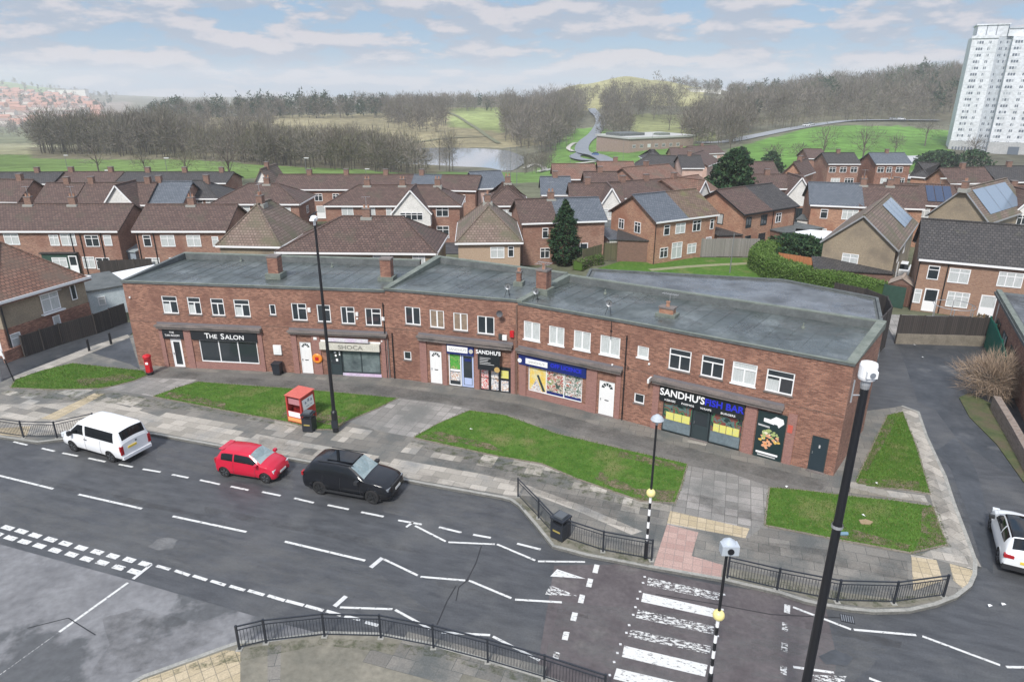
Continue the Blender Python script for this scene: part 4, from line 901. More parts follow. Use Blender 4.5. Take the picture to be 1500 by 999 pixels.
# chimneys and roof clutter (sub-parts of their roof)
def chimney(i, s, t, w, d, h, pots, hh=.35, cap=.1, plinth=.35, m=None):
    m = m or brick
    fr = FR[i]; b = fr.mb(); z = TOP[i]-.04
    b.box(s-w/2-.18, s+w/2+.18, t-d/2-.18, t+d/2+.18, z, z+plinth, felt_g); b.box(s-w/2, s+w/2, t-d/2, t+d/2, z+plinth, z+h, m)
    b.box(s-w/2-.05, s+w/2+.05, t-d/2-.05, t+d/2+.05, z+h, z+h+cap, stone_c)
    for k in range(pots):
        x = s+(k-(pots-1)/2)*.36; b.lathe((x, t, z+h+cap), [(.12,0),(.1,hh*.8),(.13,hh*.85),(.13,hh),(.08,hh),(.08,hh-.1)], brick_o, 12)
    b.build('chimney', fr.roof)
chimney(0, 10.35, 2.15, .75, .75, 1.55, 0, plinth=.42); chimney(0, 18.35, 2.6, .75, .7, 1.5, 0, .3, plinth=.3)
chimney(2, .42, 2.6, .75, .7, 1.55, 1, .35, plinth=.4); chimney(1, 8.35, 3.4, .3, .3, .9, 1, .2, plinth=.3); chimney(3, 1.35, 2.2, .85, .5, .5, 1, .3, plinth=.2, m=brick_o)
def aerial(i, s, t, z0, h, parent, big=False):
    b = FR[i].mb(); b.tube((s,t,z0), (s,t,z0+h), .015, galv, n=6)
    b.tube((s-.5,t,z0+h), (s+.5,t,z0+h), .012, galv, n=5)
    for k in range(7): x = s-.45+k*.15; b.tube((x,t-.22,z0+h), (x,t+.22,z0+h), .008, galv, n=4)
    b.build('aerial', parent)
aerial(2, .3, 2.6, 7.9, .5, FR[2].roof); aerial(2, .6, 2.4, 7.9, .7, FR[2].roof); aerial(3, 1.3, 2.6, 6.9, .8, FR[3].roof)
for i, s_, t_ in ((1, 8.45, .55), (2, .9, .7), (2, 5.9, .6)):
    b = FR[i].mb(); z = TOP[i]
    for a in (-.18, .18): b.tube((s_+a, t_-.15, z), (s_, t_, z+.75), .015, black, n=5)
    b.tube((s_, t_+.25, z), (s_, t_, z+.75), .015, black, n=5); b.lathe((s_, t_-.05, z+.7), [(0,.04),(.15,.02),(.22,-.04)], grey_m, 12, 'y'); b.build('satellite_dish', FR[i].roof)
for i, s_, t_ in ((0, 13.2, 5.5), (0, 5.5, 6.4), (2, 4, 4.5), (3, 8.6, 4.2)):
    b = FR[i].mb(); b.lathe((s_, t_, TOP[i]-.03), [(.12,0),(.1,.1),(.05,.12),(.05,.3),(.0,.32)], felt_g, 10); b.build('vent', FR[i].roof)
# single storey rear range with its own wet flat roof
rear = empty('rear_store', (8, 46, 0), 0, 'low flat roofed range behind the parade with a shining wet roof', 'store building')
rp = [(4.0, 46.6), (10.6, 42.7), (20.7, 36.7), (23.0, 40.2), (26.9, 47.4), (29.2, 52.6), (23.7, 58.0), (7.5, 61.6)]
b = MB(); o_ = (8, 46, 0); b.prism(rp, 0, 3.0, brick_d); b.build('wall', rear, off=o_)
b = MB(); ctr = np.mean(rp, 0); rp2 = [tuple(np.array(p)+(np.array(p)-ctr)*.015) for p in rp]; b.prism(rp2, 3.002, 3.14, felt_d); b.prism([tuple(np.array(p)-(np.array(p)-ctr)*.02) for p in rp], 3.142, 3.16, wet_roof)
ro = b.build('roof', rear, off=o_)
for a, c_ in zip(rp2, rp2[1:]+rp2[:1]):
    b = MB(); b.bar((a[0], a[1], 3.24), (c_[0], c_[1], 3.24), .22, .18, felt_d); b.build('parapet', ro, off=o_)
# dark timber screen round the back corner
def fence(name, pts, h, m, label, thick=.05, z0=0., post=True, cat='fence', group=None, base=0, bm=None, postm=None, rail=None):
    root = empty(name, (pts[0][0], pts[0][1], z0), 0, label, cat, group); o = (pts[0][0], pts[0][1], z0)
    for i, (a, c) in enumerate(zip(pts, pts[1:])):
        L_ = math.hypot(c[0]-a[0], c[1]-a[1]); n = max(1, round(L_/1.85)) if post else 1
        for k in range(n):
            p = (a[0]+(c[0]-a[0])*k/n, a[1]+(c[1]-a[1])*k/n); q = (a[0]+(c[0]-a[0])*(k+1)/n, a[1]+(c[1]-a[1])*(k+1)/n)
            dz = random.uniform(-.03, .03) if post else 0
            b = MB(); b.bar((*p, z0+base+(h-base)/2+dz), (*q, z0+base+(h-base)/2+dz), thick, h-base, m)
            b.build('fence_panel', root, off=o)
            if post:
                b = MB(); b.box(p[0]-.05, p[0]+.05, p[1]-.05, p[1]+.05, z0-.1, z0+h+.06, postm or m); b.build('post', root, off=o)
        if base:
            b = MB(); b.bar((a[0], a[1], z0+base/2-.05), (c[0], c[1], z0+base/2-.05), .22, base+.1, bm); b.build('base_wall', root, off=o)
    return root
fence('timber_screen', [(27.2, 47.6), (29.3, 50.2), (30.4, 53.0), (29.8, 55.2), (28.0, 57.2)], 3.3, wood_d, 'tall dark weathered timber screen curving round the corner of the wet flat roof', thick=.08)
# ================================================================ HOUSES
chim_m = mat('chimney_brick', (.16, .085, .06), (.28, .15, .11), kind='brick', dims=(.225, .075, .01), mort=(.2, .16, .13), ramp=(0, 1), rough=.9, bump=.4)
_wc = {}
def winmesh(w, h, st, gm):
    k = (round(w, 2), round(h, 2), st, gm.name)
    if k in _wc: return _wc[k]
    b = MB(); t = .07 if st != 'd' else .1
    fm = {'k': dgrey}.get(st, upvc)
    b.box(-w/2, w/2, -.05, 0, 0, t, fm, skip='k'); b.box(-w/2, w/2, -.05, 0, h-t, h, fm, skip='k'); b.box(-w/2, -w/2+t, -.05, 0, t, h-t, fm, skip='k'); b.box(w/2-t, w/2, -.05, 0, t, h-t, fm, skip='k')
    n = max(1, round(w/.65)) if st != 'd' else 1
    for i in range(1, n): x = -w/2+w*i/n; b.box(x-.035, x+.035, -.045, 0, t, h-t, fm, skip='k')
    if st == 't': b.box(-w/2+t, w/2-t, -.043, 0, h*.68, h*.68+.06, fm, skip='k')
    if st == 'd': b.box(-w/2+t, w/2-t, -.03, 0, t, h*.45, fm, skip='k')
    b.face([(-w/2+.02,-.015,.02),(w/2-.02,-.015,.02),(w/2-.02,-.015,h-.02),(-w/2+.02,-.015,h-.02)], gm)
    o = b.build('window'); _wc[k] = o.data; bpy.data.objects.remove(o); return _wc[k]
def put_win(root, face, c, z, w, h, st, L_, W_, name='window', rnd=random):
    gm = glass if rnd.random() < .62 else glass_c
    if st == 'c': gm, st = glass_c, 't'
    if st == 'g': gm, st = glass, 't'
    me = winmesh(w, h, st, gm)
    o = bpy.data.objects.new('door' if st == 'd' else name, me); col.objects.link(o); o.parent = root
    loc, rz = {'f': ((c, -.002, z), 0), 'k': ((L_-c, W_+.002, z), math.pi), 'r': ((L_+.002, c, z), math.pi/2), 'l': ((-.002, W_-c, z), -math.pi/2)}[face]
    o.location = loc; o.rotation_euler = (0, 0, rz); return o
def roofmesh(root, x0, x1, y0, y1, ez, rise, m, hipl, hipr, axis='x', oh=.28, th=.1, name='roof', segs=None):
    """pitched roof over the box; ridge along axis. segs: [(f0,f1,mat)]"""
    if axis == 'y': T = lambda a, b_, z: (x0+(b_), y0+(a), z); La, Lb = y1-y0, x1-x0
    else: T = lambda a, b_, z: (x0+a, y0+b_, z); La, Lb = x1-x0, y1-y0
    def fl(b, pts, m_):
        v = [Vector(T(*p)) for p in pts]; n = (v[1]-v[0]).cross(v[2]-v[0])
        if n.z < 0: pts = pts[::-1]
        b.face(pts, m_); b.face([(p[0], p[1], p[2]-th) for p in pts[::-1]], m_)
        for p, q in zip(pts, pts[1:]+pts[:1]): b.face([(q[0],q[1],q[2]),(p[0],p[1],p[2]),(p[0],p[1],p[2]-th),(q[0],q[1],q[2]-th)], m_)
    sl = rise/(Lb/2); ze = ez-oh*sl+th
    zr = ez+rise+th; h = Lb/2
    ra = -oh if not hipl else (h if isinstance(hipl, bool) else hipl); rb = La+oh if not hipr else La-(h if isinstance(hipr, bool) else hipr)
    segs = segs or [(0, 1, m)]
    objs = []
    for f0, f1, mm in segs:
        b = MB(T=T)
        a0 = -oh if f0 == 0 else La*f0; a1 = La+oh if f1 == 1 else La*f1
        t0 = ra if f0 == 0 else max(La*f0, ra); t1 = rb if f1 == 1 else min(La*f1, rb)
        fl(b, [(a0,-oh,ze),(a1,-oh,ze),(t1,h,zr),(t0,h,zr)], mm)
        fl(b, [(a1,Lb+oh,ze),(a0,Lb+oh,ze),(t0,h,zr),(t1,h,zr)], mm)
        if f0 == 0 and hipl: fl(b, [(-oh,Lb+oh,ze),(-oh,-oh,ze),(ra,h,zr)], mm)
        if f1 == 1 and hipr: fl(b, [(La+oh,-oh,ze),(La+oh,Lb+oh,ze),(rb,h,zr)], mm)
        b.bar((t0, h, zr+.03), (t1, h, zr+.03), .22, .1, mm)
        if f0 == 0 and hipl: b.bar((-oh,-oh,ze+.02),(ra,h,zr+.03),.18,.08,mm); b.bar((-oh,Lb+oh,ze+.02),(ra,h,zr+.03),.18,.08,mm)
        if f1 == 1 and hipr: b.bar((La+oh,-oh,ze+.02),(rb,h,zr+.03),.18,.08,mm); b.bar((La+oh,Lb+oh,ze+.02),(rb,h,zr+.03),.18,.08,mm)
        objs.append(b.build(name, root))
    return objs, T, h, zr, ze
def house(label, A, B, W_=7.6, ez=4.9, rise=2.7, axis='x', hip=(0, 0), wall=None, low=None, roof=None, segs=None, wins=(), chim=(.5,), group='houses on the estate behind the shops',
          name='house', bays=(), fascia=upvc, z=None, far=False, pipes=(), lowh=2.5, cat='house', dirn=None, solarp=None, eave_extra=True):
    wall = wall or brick_h; roof = roof or tile_b
    if z is None:
        z = 0
        for _ in range(4): a = G(*A, ez+z); z = hz1(a[0], max(a[1], 1)) if a[1] > 118 else 0
    a = G(*A, ez+z); b_ = G(*B, ez+z)
    L_ = math.hypot(b_[0]-a[0], b_[1]-a[1]); ang = math.atan2(b_[1]-a[1], b_[0]-a[0])
    root = empty(name, (a[0], a[1], z), ang, label, cat, group)
    b = MB(); lo = 0
    if low: b2 = MB(); b2.box(-.02, L_+.02, -.02, W_+.02, -1.5, lowh, low, skip='b'); b2.build('brick_wall', root); lo = lowh+.002
    b.box(0, L_, 0, W_, lo if lo else -1.5, ez, wall, skip='bt')
    if axis == 'x':
        if not hip[0]: b.face([(0,0,ez),(0,W_/2,ez+rise),(0,W_,ez)], wall)
        if not hip[1]: b.face([(L_,0,ez),(L_,W_,ez),(L_,W_/2,ez+rise)], wall)
    else:
        if not hip[0]: b.face([(0,0,ez),(L_,0,ez),(L_/2,0,ez+rise)], wall)
        if not hip[1]: b.face([(L_,W_,ez),(0,W_,ez),(L_/2,W_,ez+rise)], wall)
    b.build('wall', root)
    objs, T, h, zr, ze = roofmesh(root, 0, L_, 0, W_, ez, rise, roof, hip[0], hip[1], axis, segs=segs)
    La = L_ if axis == 'x' else W_; Lb = W_ if axis == 'x' else L_
    if fascia:
        b = MB(T=T)
        b.bar((-.2, -.3, ze-.1), (La+.2, -.3, ze-.1), .06, .18, fascia); b.bar((-.2, Lb+.3, ze-.1), (La+.2, Lb+.3, ze-.1), .06, .18, fascia)
        for e, x in ((0, -.3), (1, La+.3)):
            if hip[e]: b.bar((x, -.3, ze-.1), (x, Lb+.3, ze-.1), .06, .18, fascia)
            else:
                vm = fascia if fascia in (galv, black) else roof; b.bar((x, -.28, ze-.08), (x, h, zr-.1), .05, .13, vm); b.bar((x, Lb+.28, ze-.08), (x, h, zr-.1), .05, .13, vm)
        b.build('fascia', root)
    for f in chim:
        b = MB(T=T); x = La*f; b.box(x-.36, x+.36, h-.3, h+.3, zr-.6, zr+.72, chim_m)
        b.box(x-.4, x+.4, h-.34, h+.34, zr+.72, zr+.8, stone_c)
        if not far:
            for k in (-.2, .2): b.lathe((x+k, h, zr+.8), [(.11,0),(.09,.3),(.12,.32),(.07,.33)], brick_o, 8)
            b.box(x-.55, x+.55, h-.5, h+.5, zr-.5, zr-.05, mat('flashing_pale', (.3, .3, .27), rough=.7))
        b.build('chimney', objs[0])
        if not far and len(label) % 2:
            b = MB(T=T); b.tube((x, h, zr+.7), (x, h, zr+1.9), .02, galv, n=5); b.tube((x-.4, h, zr+1.85), (x+.4, h, zr+1.85), .015, galv, n=4)
            for k in range(5): b.tube((x-.36+k*.18, h-.2, zr+1.85), (x-.36+k*.18, h+.2, zr+1.85), .01, galv, n=4)
            b.build('aerial', objs[0])
    rnd = random.Random(hash(label) % 1000 if False else len(label)*7+int(A[0]))
    for w in wins: put_win(root, w[0], w[1] if w[1] > 1 or w[1] < 0 else w[1]*(L_ if w[0] in 'fk' else W_), w[2], w[3], w[4], w[5] if len(w) > 5 else 't', L_, W_, rnd=rnd)
    for f, x in pipes:
        b = MB()
        if f == 'f': b.tube((x*L_, -.06, 0), (x*L_, -.06, ez-.1), .05, black, n=6)
        b.build('drainpipe', root)
    for (x0, x1, proj, bez, brise, bm, bw) in bays:   # gabled bay towards the camera
        x0 *= L_; x1 *= L_; b = MB(); b.box(x0, x1, -proj, .02, 2.5, bez, bm, skip='kt'); b.face([(x0,-proj,bez),(x1,-proj,bez),((x0+x1)/2,-proj,bez+brise)], bm)
        b.box(x0, x1, -proj, .02, -1, 2.498, brick_h, skip='kb')
        bo = b.build('gabled_bay', root)
        o2, T2, h2, zr2, ze2 = roofmesh(bo, x0, x1, -proj, W_/2, bez, brise, roof, 0, 0, 'y', oh=.22)
        b = MB(T=T2); b.bar((-.25, -.22, ze2-.08), (-.25, h2, zr2-.08), .05, .16, upvc); b.bar((-.25, h2*2+.22, ze2-.08), (-.25, h2, zr2-.08), .05, .16, upvc); b.build('bargeboard', bo)
        for (c, z_, w, hh, st) in bw:
            o = put_win(bo, 'f', (x0+x1)/2+c, z_, w, hh, st, L_, W_, rnd=rnd); o.location.y = -proj-.004
    if solarp:
        b = MB(T=T); (a0, a1, side, sm) = solarp
        s = rise/h
        for k in range(3):
            u0 = La*a0+(La*(a1-a0))*k/3+.04; u1 = La*a0+(La*(a1-a0))*(k+1)/3-.04
            ys = (.35, h-.4) if side == 0 else (2*h-.35, h+.4)
            zf = lambda y: ez+(y if side == 0 else 2*h-y)*s+.2
            p = [(u0, ys[0], zf(ys[0])), (u1, ys[0], zf(ys[0])), (u1, ys[1], zf(ys[1])), (u0, ys[1], zf(ys[1]))]
            v = [Vector(T(*q)) for q in p]
            if (v[1]-v[0]).cross(v[2]-v[0]).z < 0: p = p[::-1]
            b.face(p, sm)
        b.build('solar_panel', objs[0])
    return root
UP, DN = 3.2, .9
def rowwins(n, pat=None, z0=UP, z1=DN):
    o = []
    for k in range(n):
        f = (k+.5)/n; w = (pat or [1.3, .8])[k % len(pat or [1, 1])]
        o += [('f', max(.02, f), z0, w, 1.15), ('f', f, z1, w*1.1, 1.25)]
    return o
HW = house
HW('long brown roofed brick terrace with black drainpipes behind the corner house', (-60, 337), (171, 337), 7.6, 4.9, 2.05, wins=[('f',.32,3.3,1.6,1.2,'c'),('f',.59,3.2,1.0,1.2),('f',.68,3.2,1.6,1.3,'c'),('f',.83,3.1,1.5,1.25),('f',.93,3.2,.85,1.15),('f',.78,.7,1.3,1.3),('f',.87,.6,1.5,1.3),('f',.66,.7,1.2,1.3),('r',.5,3.2,.01,.01)][:-1], chim=(.33,.62), pipes=[('f',.7),('f',.76),('f',.89)])
HW('brick semi with brown roof and four upper windows behind the left end of the parade', (197, 337), (329, 337), 7.6, 4.9, 2.0, wins=[('f',.12,3.1,.85,1.25),('f',.35,3.1,1.5,1.25,'c'),('f',.64,3.1,1.5,1.25),('f',.88,3.1,.7,1.1),('f',.14,.6,1.5,1.3),('f',.4,.6,1.4,1.3)], chim=(.5,), pipes=[('f',.2),('f',.02)])
HW('pyramid roofed pebbledash house with weathered tan tiles left of the tall lamp post', (321, 356), (408, 357.5), 9, 4.9, 3.2, axis='y', hip=(2.9, 2.9), wall=pebble, roof=tile_t, chim=(.42,), wins=[])
HW('wide house with big dark brown hipped roof directly behind the middle of the parade', (408, 367), (636, 369), 7.8, 4.8, 2.45, hip=(5.2, 3.6), wall=pebble, roof=tile_b, chim=(.52,), wins=[('f',.66,3.4,1.6,1.1),('f',.9,3.4,1.2,1.1)])
HW('pebbledash house with tan tiled hipped end facing the parade and two small windows', (671, 353), (762, 352), 10.5, 4.9, 2.75, axis='y', hip=(3.1, 3.1), wall=mat('pink_pebbledash', (.36,.26,.18), (.46,.35,.26), 9, .9, bump=.4), roof=tile_t, chim=(.6,), wins=[('f',.63,3.1,1.4,1.15,'c'),('f',.85,3.2,.6,1.1)])
HW('brick terrace with a steep white gable bay and hipped ends behind the big brown roof', (477, 300.5), (673, 300.5), 7.2, 4.9, 1.95, hip=(3.6, 3.6), chim=(.28,.55,.82), wins=[('f',.16,3.4,1.5,1.2),('f',.33,3.4,1.3,1.2,'c'),('f',.47,3.4,.7,1.1),('f',.87,3.4,1.6,1.2),('f',.87,.6,1.6,1.6)],
   bays=[(.51, .79, 1.5, 4.2, 2.75, render_w, [(0, 3.2, 2.9, 1.0, 't'), (-.6, .1, .9, 2.0, 'd'), (1.4, .7, .8, 1.2, 't')])])
HW('hipped brick house with white upper window behind the pyramid roof', (311, 298), (437, 298), 7.4, 4.9, 1.95, hip=(3.7, 3.7), chim=(.55,), wins=[('f',.36,3.3,1.6,1.2,'c'),('f',.85,3.3,1.2,1.1),('f',.4,.8,1.6,1.3),('r',.5,3,1,1)])
HW('long brown roofed brick terrace in the row along the woods, centre', (402, 277), (600, 277), 7.2, 4.8, 1.6, chim=(.22,.5,.8), wins=[('f',.05,3,1.4,1.1,'c'),('f',.13,3,1.3,1.1,'c'),('f',.32,3.0,1.2,1.1),('f',.45,3,1.0,1.1),('f',.33,.4,1.3,1.9,'d'),('f',.6,3,1.2,1.1)], far=True)
HW('brick end terrace with grey green roof half and white satellite dish beside the small bush', (600, 277), (696, 279), 7.2, 4.8, 1.6, segs=[(0,.42,tile_s),(.42,1,tile_b)], chim=(.1,), far=True, wins=[('f',.8,3,1.0,1.1)])
HW('white rendered gable fronted house between brown roofs at the left', (112, 299), (212, 299), 7.2, 4.7, 2.2, chim=(.05,.9), roof=tile_b, bays=[(.42, .98, 1.2, 4.1, 3.1, render_w, [(0.3, 2.9, 1.5, 1.2, 't')])], far=True, wins=[('f',.2,3,1.2,1.1)])
HW('brick house with flat slate grey front roof slope left of the white gable bay terrace', (214, 296.5), (266, 296.5), 7.0, 4.8, 2.15, roof=tile_s, chim=(.1,), far=True, wins=[('f',.25,3.5,1.2,.9),('f',.7,3.5,1.2,.9)])
HW('small house with near black hipped roof and two white windows beside the slate roof', (272, 290), (318, 290), 7.0, 4.8, 1.8, hip=(0, 3.2), roof=tile_k, chim=(.4,), far=True, wall=brick_h, wins=[('f',.35,3.3,1.6,1.2),('f',.75,3.3,1.1,1.2)])
HW('brown roofed terrace with red brick gable end at the far left edge', (-60, 294), (25, 295), 7.0, 4.8, 2.3, chim=(.8,), far=True, wins=[])
HW('pair of dark brown roofs with tall chimney left of the white gable', (52, 298), (104, 298), 7.0, 4.7, 2.1, chim=(.55,), far=True, roof=tile_b, wins=[])
HW('low dark roofed terrace on the edge of the green field, far left', (-70, 270), (75, 269), 7, 4.6, 1.3, far=True, chim=(.3,.75), roof=tile_k)
HW('dark roofed terrace in front of the bright green field', (80, 268), (165, 268), 7, 4.6, 1.25, far=True, chim=(.1,.8), roof=tile_b)
HW('dark roofed terrace behind the slate grey roof at the field edge', (172, 268), (330, 268), 7, 4.6, 1.2, far=True, chim=(.2,.55,.9), roof=tile_k)
HW('tan roofed house with bright roof light beside the hipped house at the wood edge', (372, 272), (398, 272), 7, 4.8, 2.4, axis='y', far=True, chim=(.4,), roof=tile_t, wall=render_w)
HW('brown hipped house with red brick front right of the young green tree', (712, 300.5), (773, 300), 7.4, 4.9, 2.25, hip=(3.4, 3.2), chim=(.55,), wins=[('f',.55,3.1,2.0,1.2,'c'),('f',.9,3.1,.9,1.1),('f',.6,.6,2.0,1.4),('f',.92,.5,.9,1.7,'d')])
HW('terraced pair with brown and slate roof halves behind the conifer', (766, 326), (886, 322), 7.4, 4.9, 1.9, segs=[(0,.42,tile_b),(.42,1,tile_s)], chim=(.42,), wins=[('f',.27,3.0,.7,1.2),('f',.27,.7,1.1,1.2),('f',.75,.4,1.0,1.9,'d'),('f',.6,.6,1.8,1.4)])
HW('semi with half slate, half mossy brown roof standing right behind the mossy fence', (961, 324), (1050, 313), 8.0, 5.0, 2.3, segs=[(0,.5,tile_s),(.5,1,mat('mossy_tiles', (.13,.085,.06), (.2,.14,.1), kind='brick', dims=TILE, mort=(.07,.05,.04), ramp=(0,1), rough=.85, bump=1, c3=(.13,.13,.05), s3=.5, r3=(.5,.7)))], wall=brick_o, chim=(), wins=[('f',.18,3.2,.9,1.2),('f',.4,3.2,1.5,1.2,'c'),('f',.67,3.2,1.3,1.3),('f',.93,3.2,.6,1.2),('f',.16,.6,1.2,1.2),('f',.37,.3,1.6,1.9),('f',.62,.6,1.4,1.2,'c'),('f',.9,.3,.9,2.0,'d'),('l',.25,3.1,1.0,1.2),('l',.62,3.1,1.1,1.3)], pipes=[('f',.0)])
HW('semi with red brick gable and two tone dark roof right of the tall evergreen', (1090, 313), (1167, 301), 8.4, 5.0, 2.2, segs=[(0,.5,tile_b),(.5,1,tile_k)], wall=brick_o, fascia=black, chim=(), wins=[('f',.1,3.2,1.0,1.3,'k'),('f',.38,3.2,1.2,1.3,'k'),('f',.66,3.2,1.1,1.2),('f',.12,.6,1.1,1.6,'k'),('f',.38,.2,1.3,2.0,'k'),('f',.65,.3,1.3,1.6),('l',.6,3.2,.9,1.3,'k')], pipes=[('f',.55),('f',.98)])
HW('terrace with brown roof and white gable bay behind the slate roofed pair', (838, 296), (912, 296), 7.2, 4.9, 1.85, chim=(.35,), bays=[(.5, .98, 1.6, 4.4, 2.5, render_w, [(0, 3.2, 2.0, 1.1, 't'), (0, .5, 1.6, 1.5, 't')])], wins=[], far=True)
HW('long brown roofed brick terrace right of the white gable bay', (913, 290), (1000, 284), 7.2, 4.9, 1.6, chim=(.2,.6), wins=[('f',.12,3,1,1.1)], far=True)
HW('gabled terrace end with narrow white gable left of the tall evergreen', (1000, 286), (1050, 278), 7.2, 4.9, 1.7, chim=(.3,), bays=[(.15, .6, 1.2, 4.3, 2.4, render_w, [])], wins=[('f',.8,3.2,1.2,1.1,'c')], far=True, roof=tile_r)
HW('terrace with steep white gable bay right of the tall evergreen', (1112, 276), (1185, 276), 7.4, 4.9, 1.5, chim=(.3,), bays=[(.5, .98, 1.5, 4.2, 2.4, render_w, [(.3, .2, 1.4, 2.0, 'k')])], wins=[], far=True)
HW('brick terrace with pale slate grey roof and white curtained windows right of centre', (1189, 299), (1262, 302), 7.8, 4.9, 2.2, roof=tile_s, wall=brick_o, chim=(), wins=[('f',.28,3.1,.9,1.2),('f',.8,3.1,1.9,1.3,'c'),('f',.3,.6,1,1.2),('f',.75,.6,1.8,1.3)])
HW('dark brown roofed terrace section joined to the pale slate roof', (1262, 302), (1352, 305), 7.8, 4.9, 2.1, roof=tile_b, wall=brick_o, chim=(.1,.55), wins=[('f',.12,3.1,1.1,1.2,'c'),('f',.3,3.1,.9,1.1)])
HW('tan pebbledash gable end house with tan tiled roof and lean-to behind the hedge', (1207, 352), (1313, 364), 16.5, 4.6, 2.8, axis='y', wall=pebble, roof=tile_t, chim=(), fascia=galv, wins=[('f',.41,2.2,1.5,1.35,'c'),('r',.2,2.6,1,1),('r',.5,2.6,1,1),('r',.3,.3,.9,1.9,'d')], solarp=(.55,.95,1,solar))
HW('second tan pebbledash gable house with solar panels behind the first', (1361, 313), (1448, 324), 14, 4.7, 3.3, axis='y', wall=pebble, roof=tile_t, chim=(.0,), fascia=galv, wins=[], solarp=(.1,.9,1,solar))
HW('brick house with dark tiled roof and white door behind the yard wall, right', (1350, 377), (1560, 396), 7.8, 4.9, 2.7, wall=mat('brown_brick', (.24,.12,.075), (.35,.2,.13), kind='brick', dims=(.225,.075,.01), mort=(.3,.25,.2), ramp=(0,1), rough=.85, bump=.4), roof=tile_k, chim=(), wins=[('f',.11,3.0,.9,1.25),('f',.3,2.9,1.6,1.3,'c'),('f',.66,3.0,1.8,1.3),('f',.03,.7,.6,1.3),('f',.13,.05,1.1,2.1,'d'),('f',.33,.7,1.7,1.4),('f',.55,.1,1.2,2.0,'d')], pipes=[('f',-.005),('f',.21)])
HW('brown roofed terrace with dark blue solar panel behind the tan gable houses', (1300, 297), (1408, 302), 7.6, 4.9, 2.0, roof=tile_b, chim=(.15,), solarp=(.55,.9,0,solar_b), wins=[('f',.5,3.2,1.7,1.2),('f',.5,.6,1.7,1.2)], far=True)
HW('brown roofed brick terrace with white windows at the right edge behind the solar roofs', (1420, 303), (1560, 305), 7.6, 4.9, 1.95, roof=tile_b, chim=(.6,), wins=[('f',.14,3.2,1.6,1.2),('f',.12,.6,1.3,1.2),('f',.28,.6,1.2,1.2)], bays=[(.38,.8,1.5,4.3,2.6,render_w,[(-1, 3, 1.2, 1.2, 't')])], far=True)
# middle distance, beyond the estate row
G2 = 'small houses in the middle distance'
far_rows = [
 ('red brick semi with grey roof and two white gablets by the sloping green', (1214, 240), (1259, 240), tile_k, brick_h, [('f',.15,3,1.5,1.2),('f',.5,3,1.5,1.2),('f',.85,3,1.5,1.2),('f',.3,.6,2,1.2),('f',.75,.6,2,1.2)], (0,0), 'x'),
 ('red brick semi with dark roof beside the pale road up to the tower', (1284, 240), (1334, 240), tile_s, brick, [('f',.15,3,1.5,1.2),('f',.4,3,1.2,1.2),('f',.7,3,1.5,1.2),('f',.35,.6,2.2,1.2),('f',.75,.6,2.4,1.2)], (0,0), 'x'),
 ('orange brick gabled house left of the two red brick semis', (1147, 254), (1175, 256), tile_b, brick_o, [('f',.5,1.5,1,1)], (0,0), 'y'),
 ('orange brick house with crossed gables below the tower road', (1358, 262), (1392, 268), tile_b, brick_o, [], (0,0), 'y'),
 ('dark hip roofed house beside the tower road', (1335, 258), (1360, 260), tile_k, brick_o, [], (3,3), 'x'),
 ('grey roofed house with brick gable under the tower', (1462, 266), (1530, 266), tile_k, brick_h, [], (0,0), 'x'),
 ('white walled dark hip roofed bungalow at the end of the winding road', (945, 233), (972, 233), tile_k, render_w, [('f',.3,.9,1.4,1.2),('f',.7,.9,1.4,1.2)], (3,3), 'x'),
 ('brick pair with white bay windows below the flat roofed school', (985, 229), (1018, 229), tile_b, brick_h, [('f',.25,3,1.3,1.2),('f',.75,3,1.3,1.2),('f',.3,.6,1.9,1.3,'c'),('f',.75,.6,1.9,1.3,'c')], (0,0), 'x'),
 ('pink rendered terrace below the flat roofed school', (1018, 226), (1060, 224), tile_b, render_p, [('f',.15,3,1.5,1.2),('f',.4,3,1.3,1.2),('f',.7,3,1.5,1.2),('f',.3,.6,1.8,1.2)], (0,0), 'x'),
 ('pink gable end house left of the tall evergreen', (1036, 243), (1054, 236), tile_b, render_p, [], (0,0), 'x'),
 ('long low brown roof between the winding road and the estate', (925, 244), (985, 246), tile_k, brick_h, [], (3,0), 'x'),
 ('brown roofed terrace with two little white gables left of the winding road end', (880, 258), (930, 258), tile_r, brick_h, [], (0,0), 'x'),
 ('row of red brown roofs nearest the lake shore', (812, 262), (872, 262), tile_r, brick_h, [], (0,0), 'x'),
 ('brown roofed terrace behind the long brick terrace, centre right', (935, 268), (1000, 262), tile_r, brick_h, [], (0,0), 'x'),
 ('slate roofed terrace left of the white gable bay, centre right', (795, 285), (835, 285), tile_s, brick_h, [], (0,0), 'x'),
 ('small dark roofed house between the road end and the pink terrace', (1000, 246), (1030, 246), tile_k, render_p, [], (0,0), 'x'),
 ('brown roofed house behind the tall evergreen to its right', (1095, 258), (1140, 258), tile_b, brick_h, [('f',.8,3,1,1)], (0,0), 'x'),
 ('low brown roofs left of the pair of orange gables', (1185, 232), (1210, 232), tile_b, brick_h, [], (0,0), 'x'),
 ('brown roofed terrace right of the lake end', (860, 276), (905, 276), tile_b, brick_h, [], (0,0), 'x'),
 ('pale roofed house beside the pond path', (700, 276), (742, 274), tile_s, render_p, [], (0,0), 'x'),
]
for lb, A, B, rm, wm, ws, hp, ax in far_rows: HW(lb, A, B, 7.5, 4.9, 1.9, axis=ax, hip=hp, wall=wm, roof=rm, wins=ws, chim=(.5,) if 'brick' in lb or 'terrace' in lb else (), far=True, group=G2)
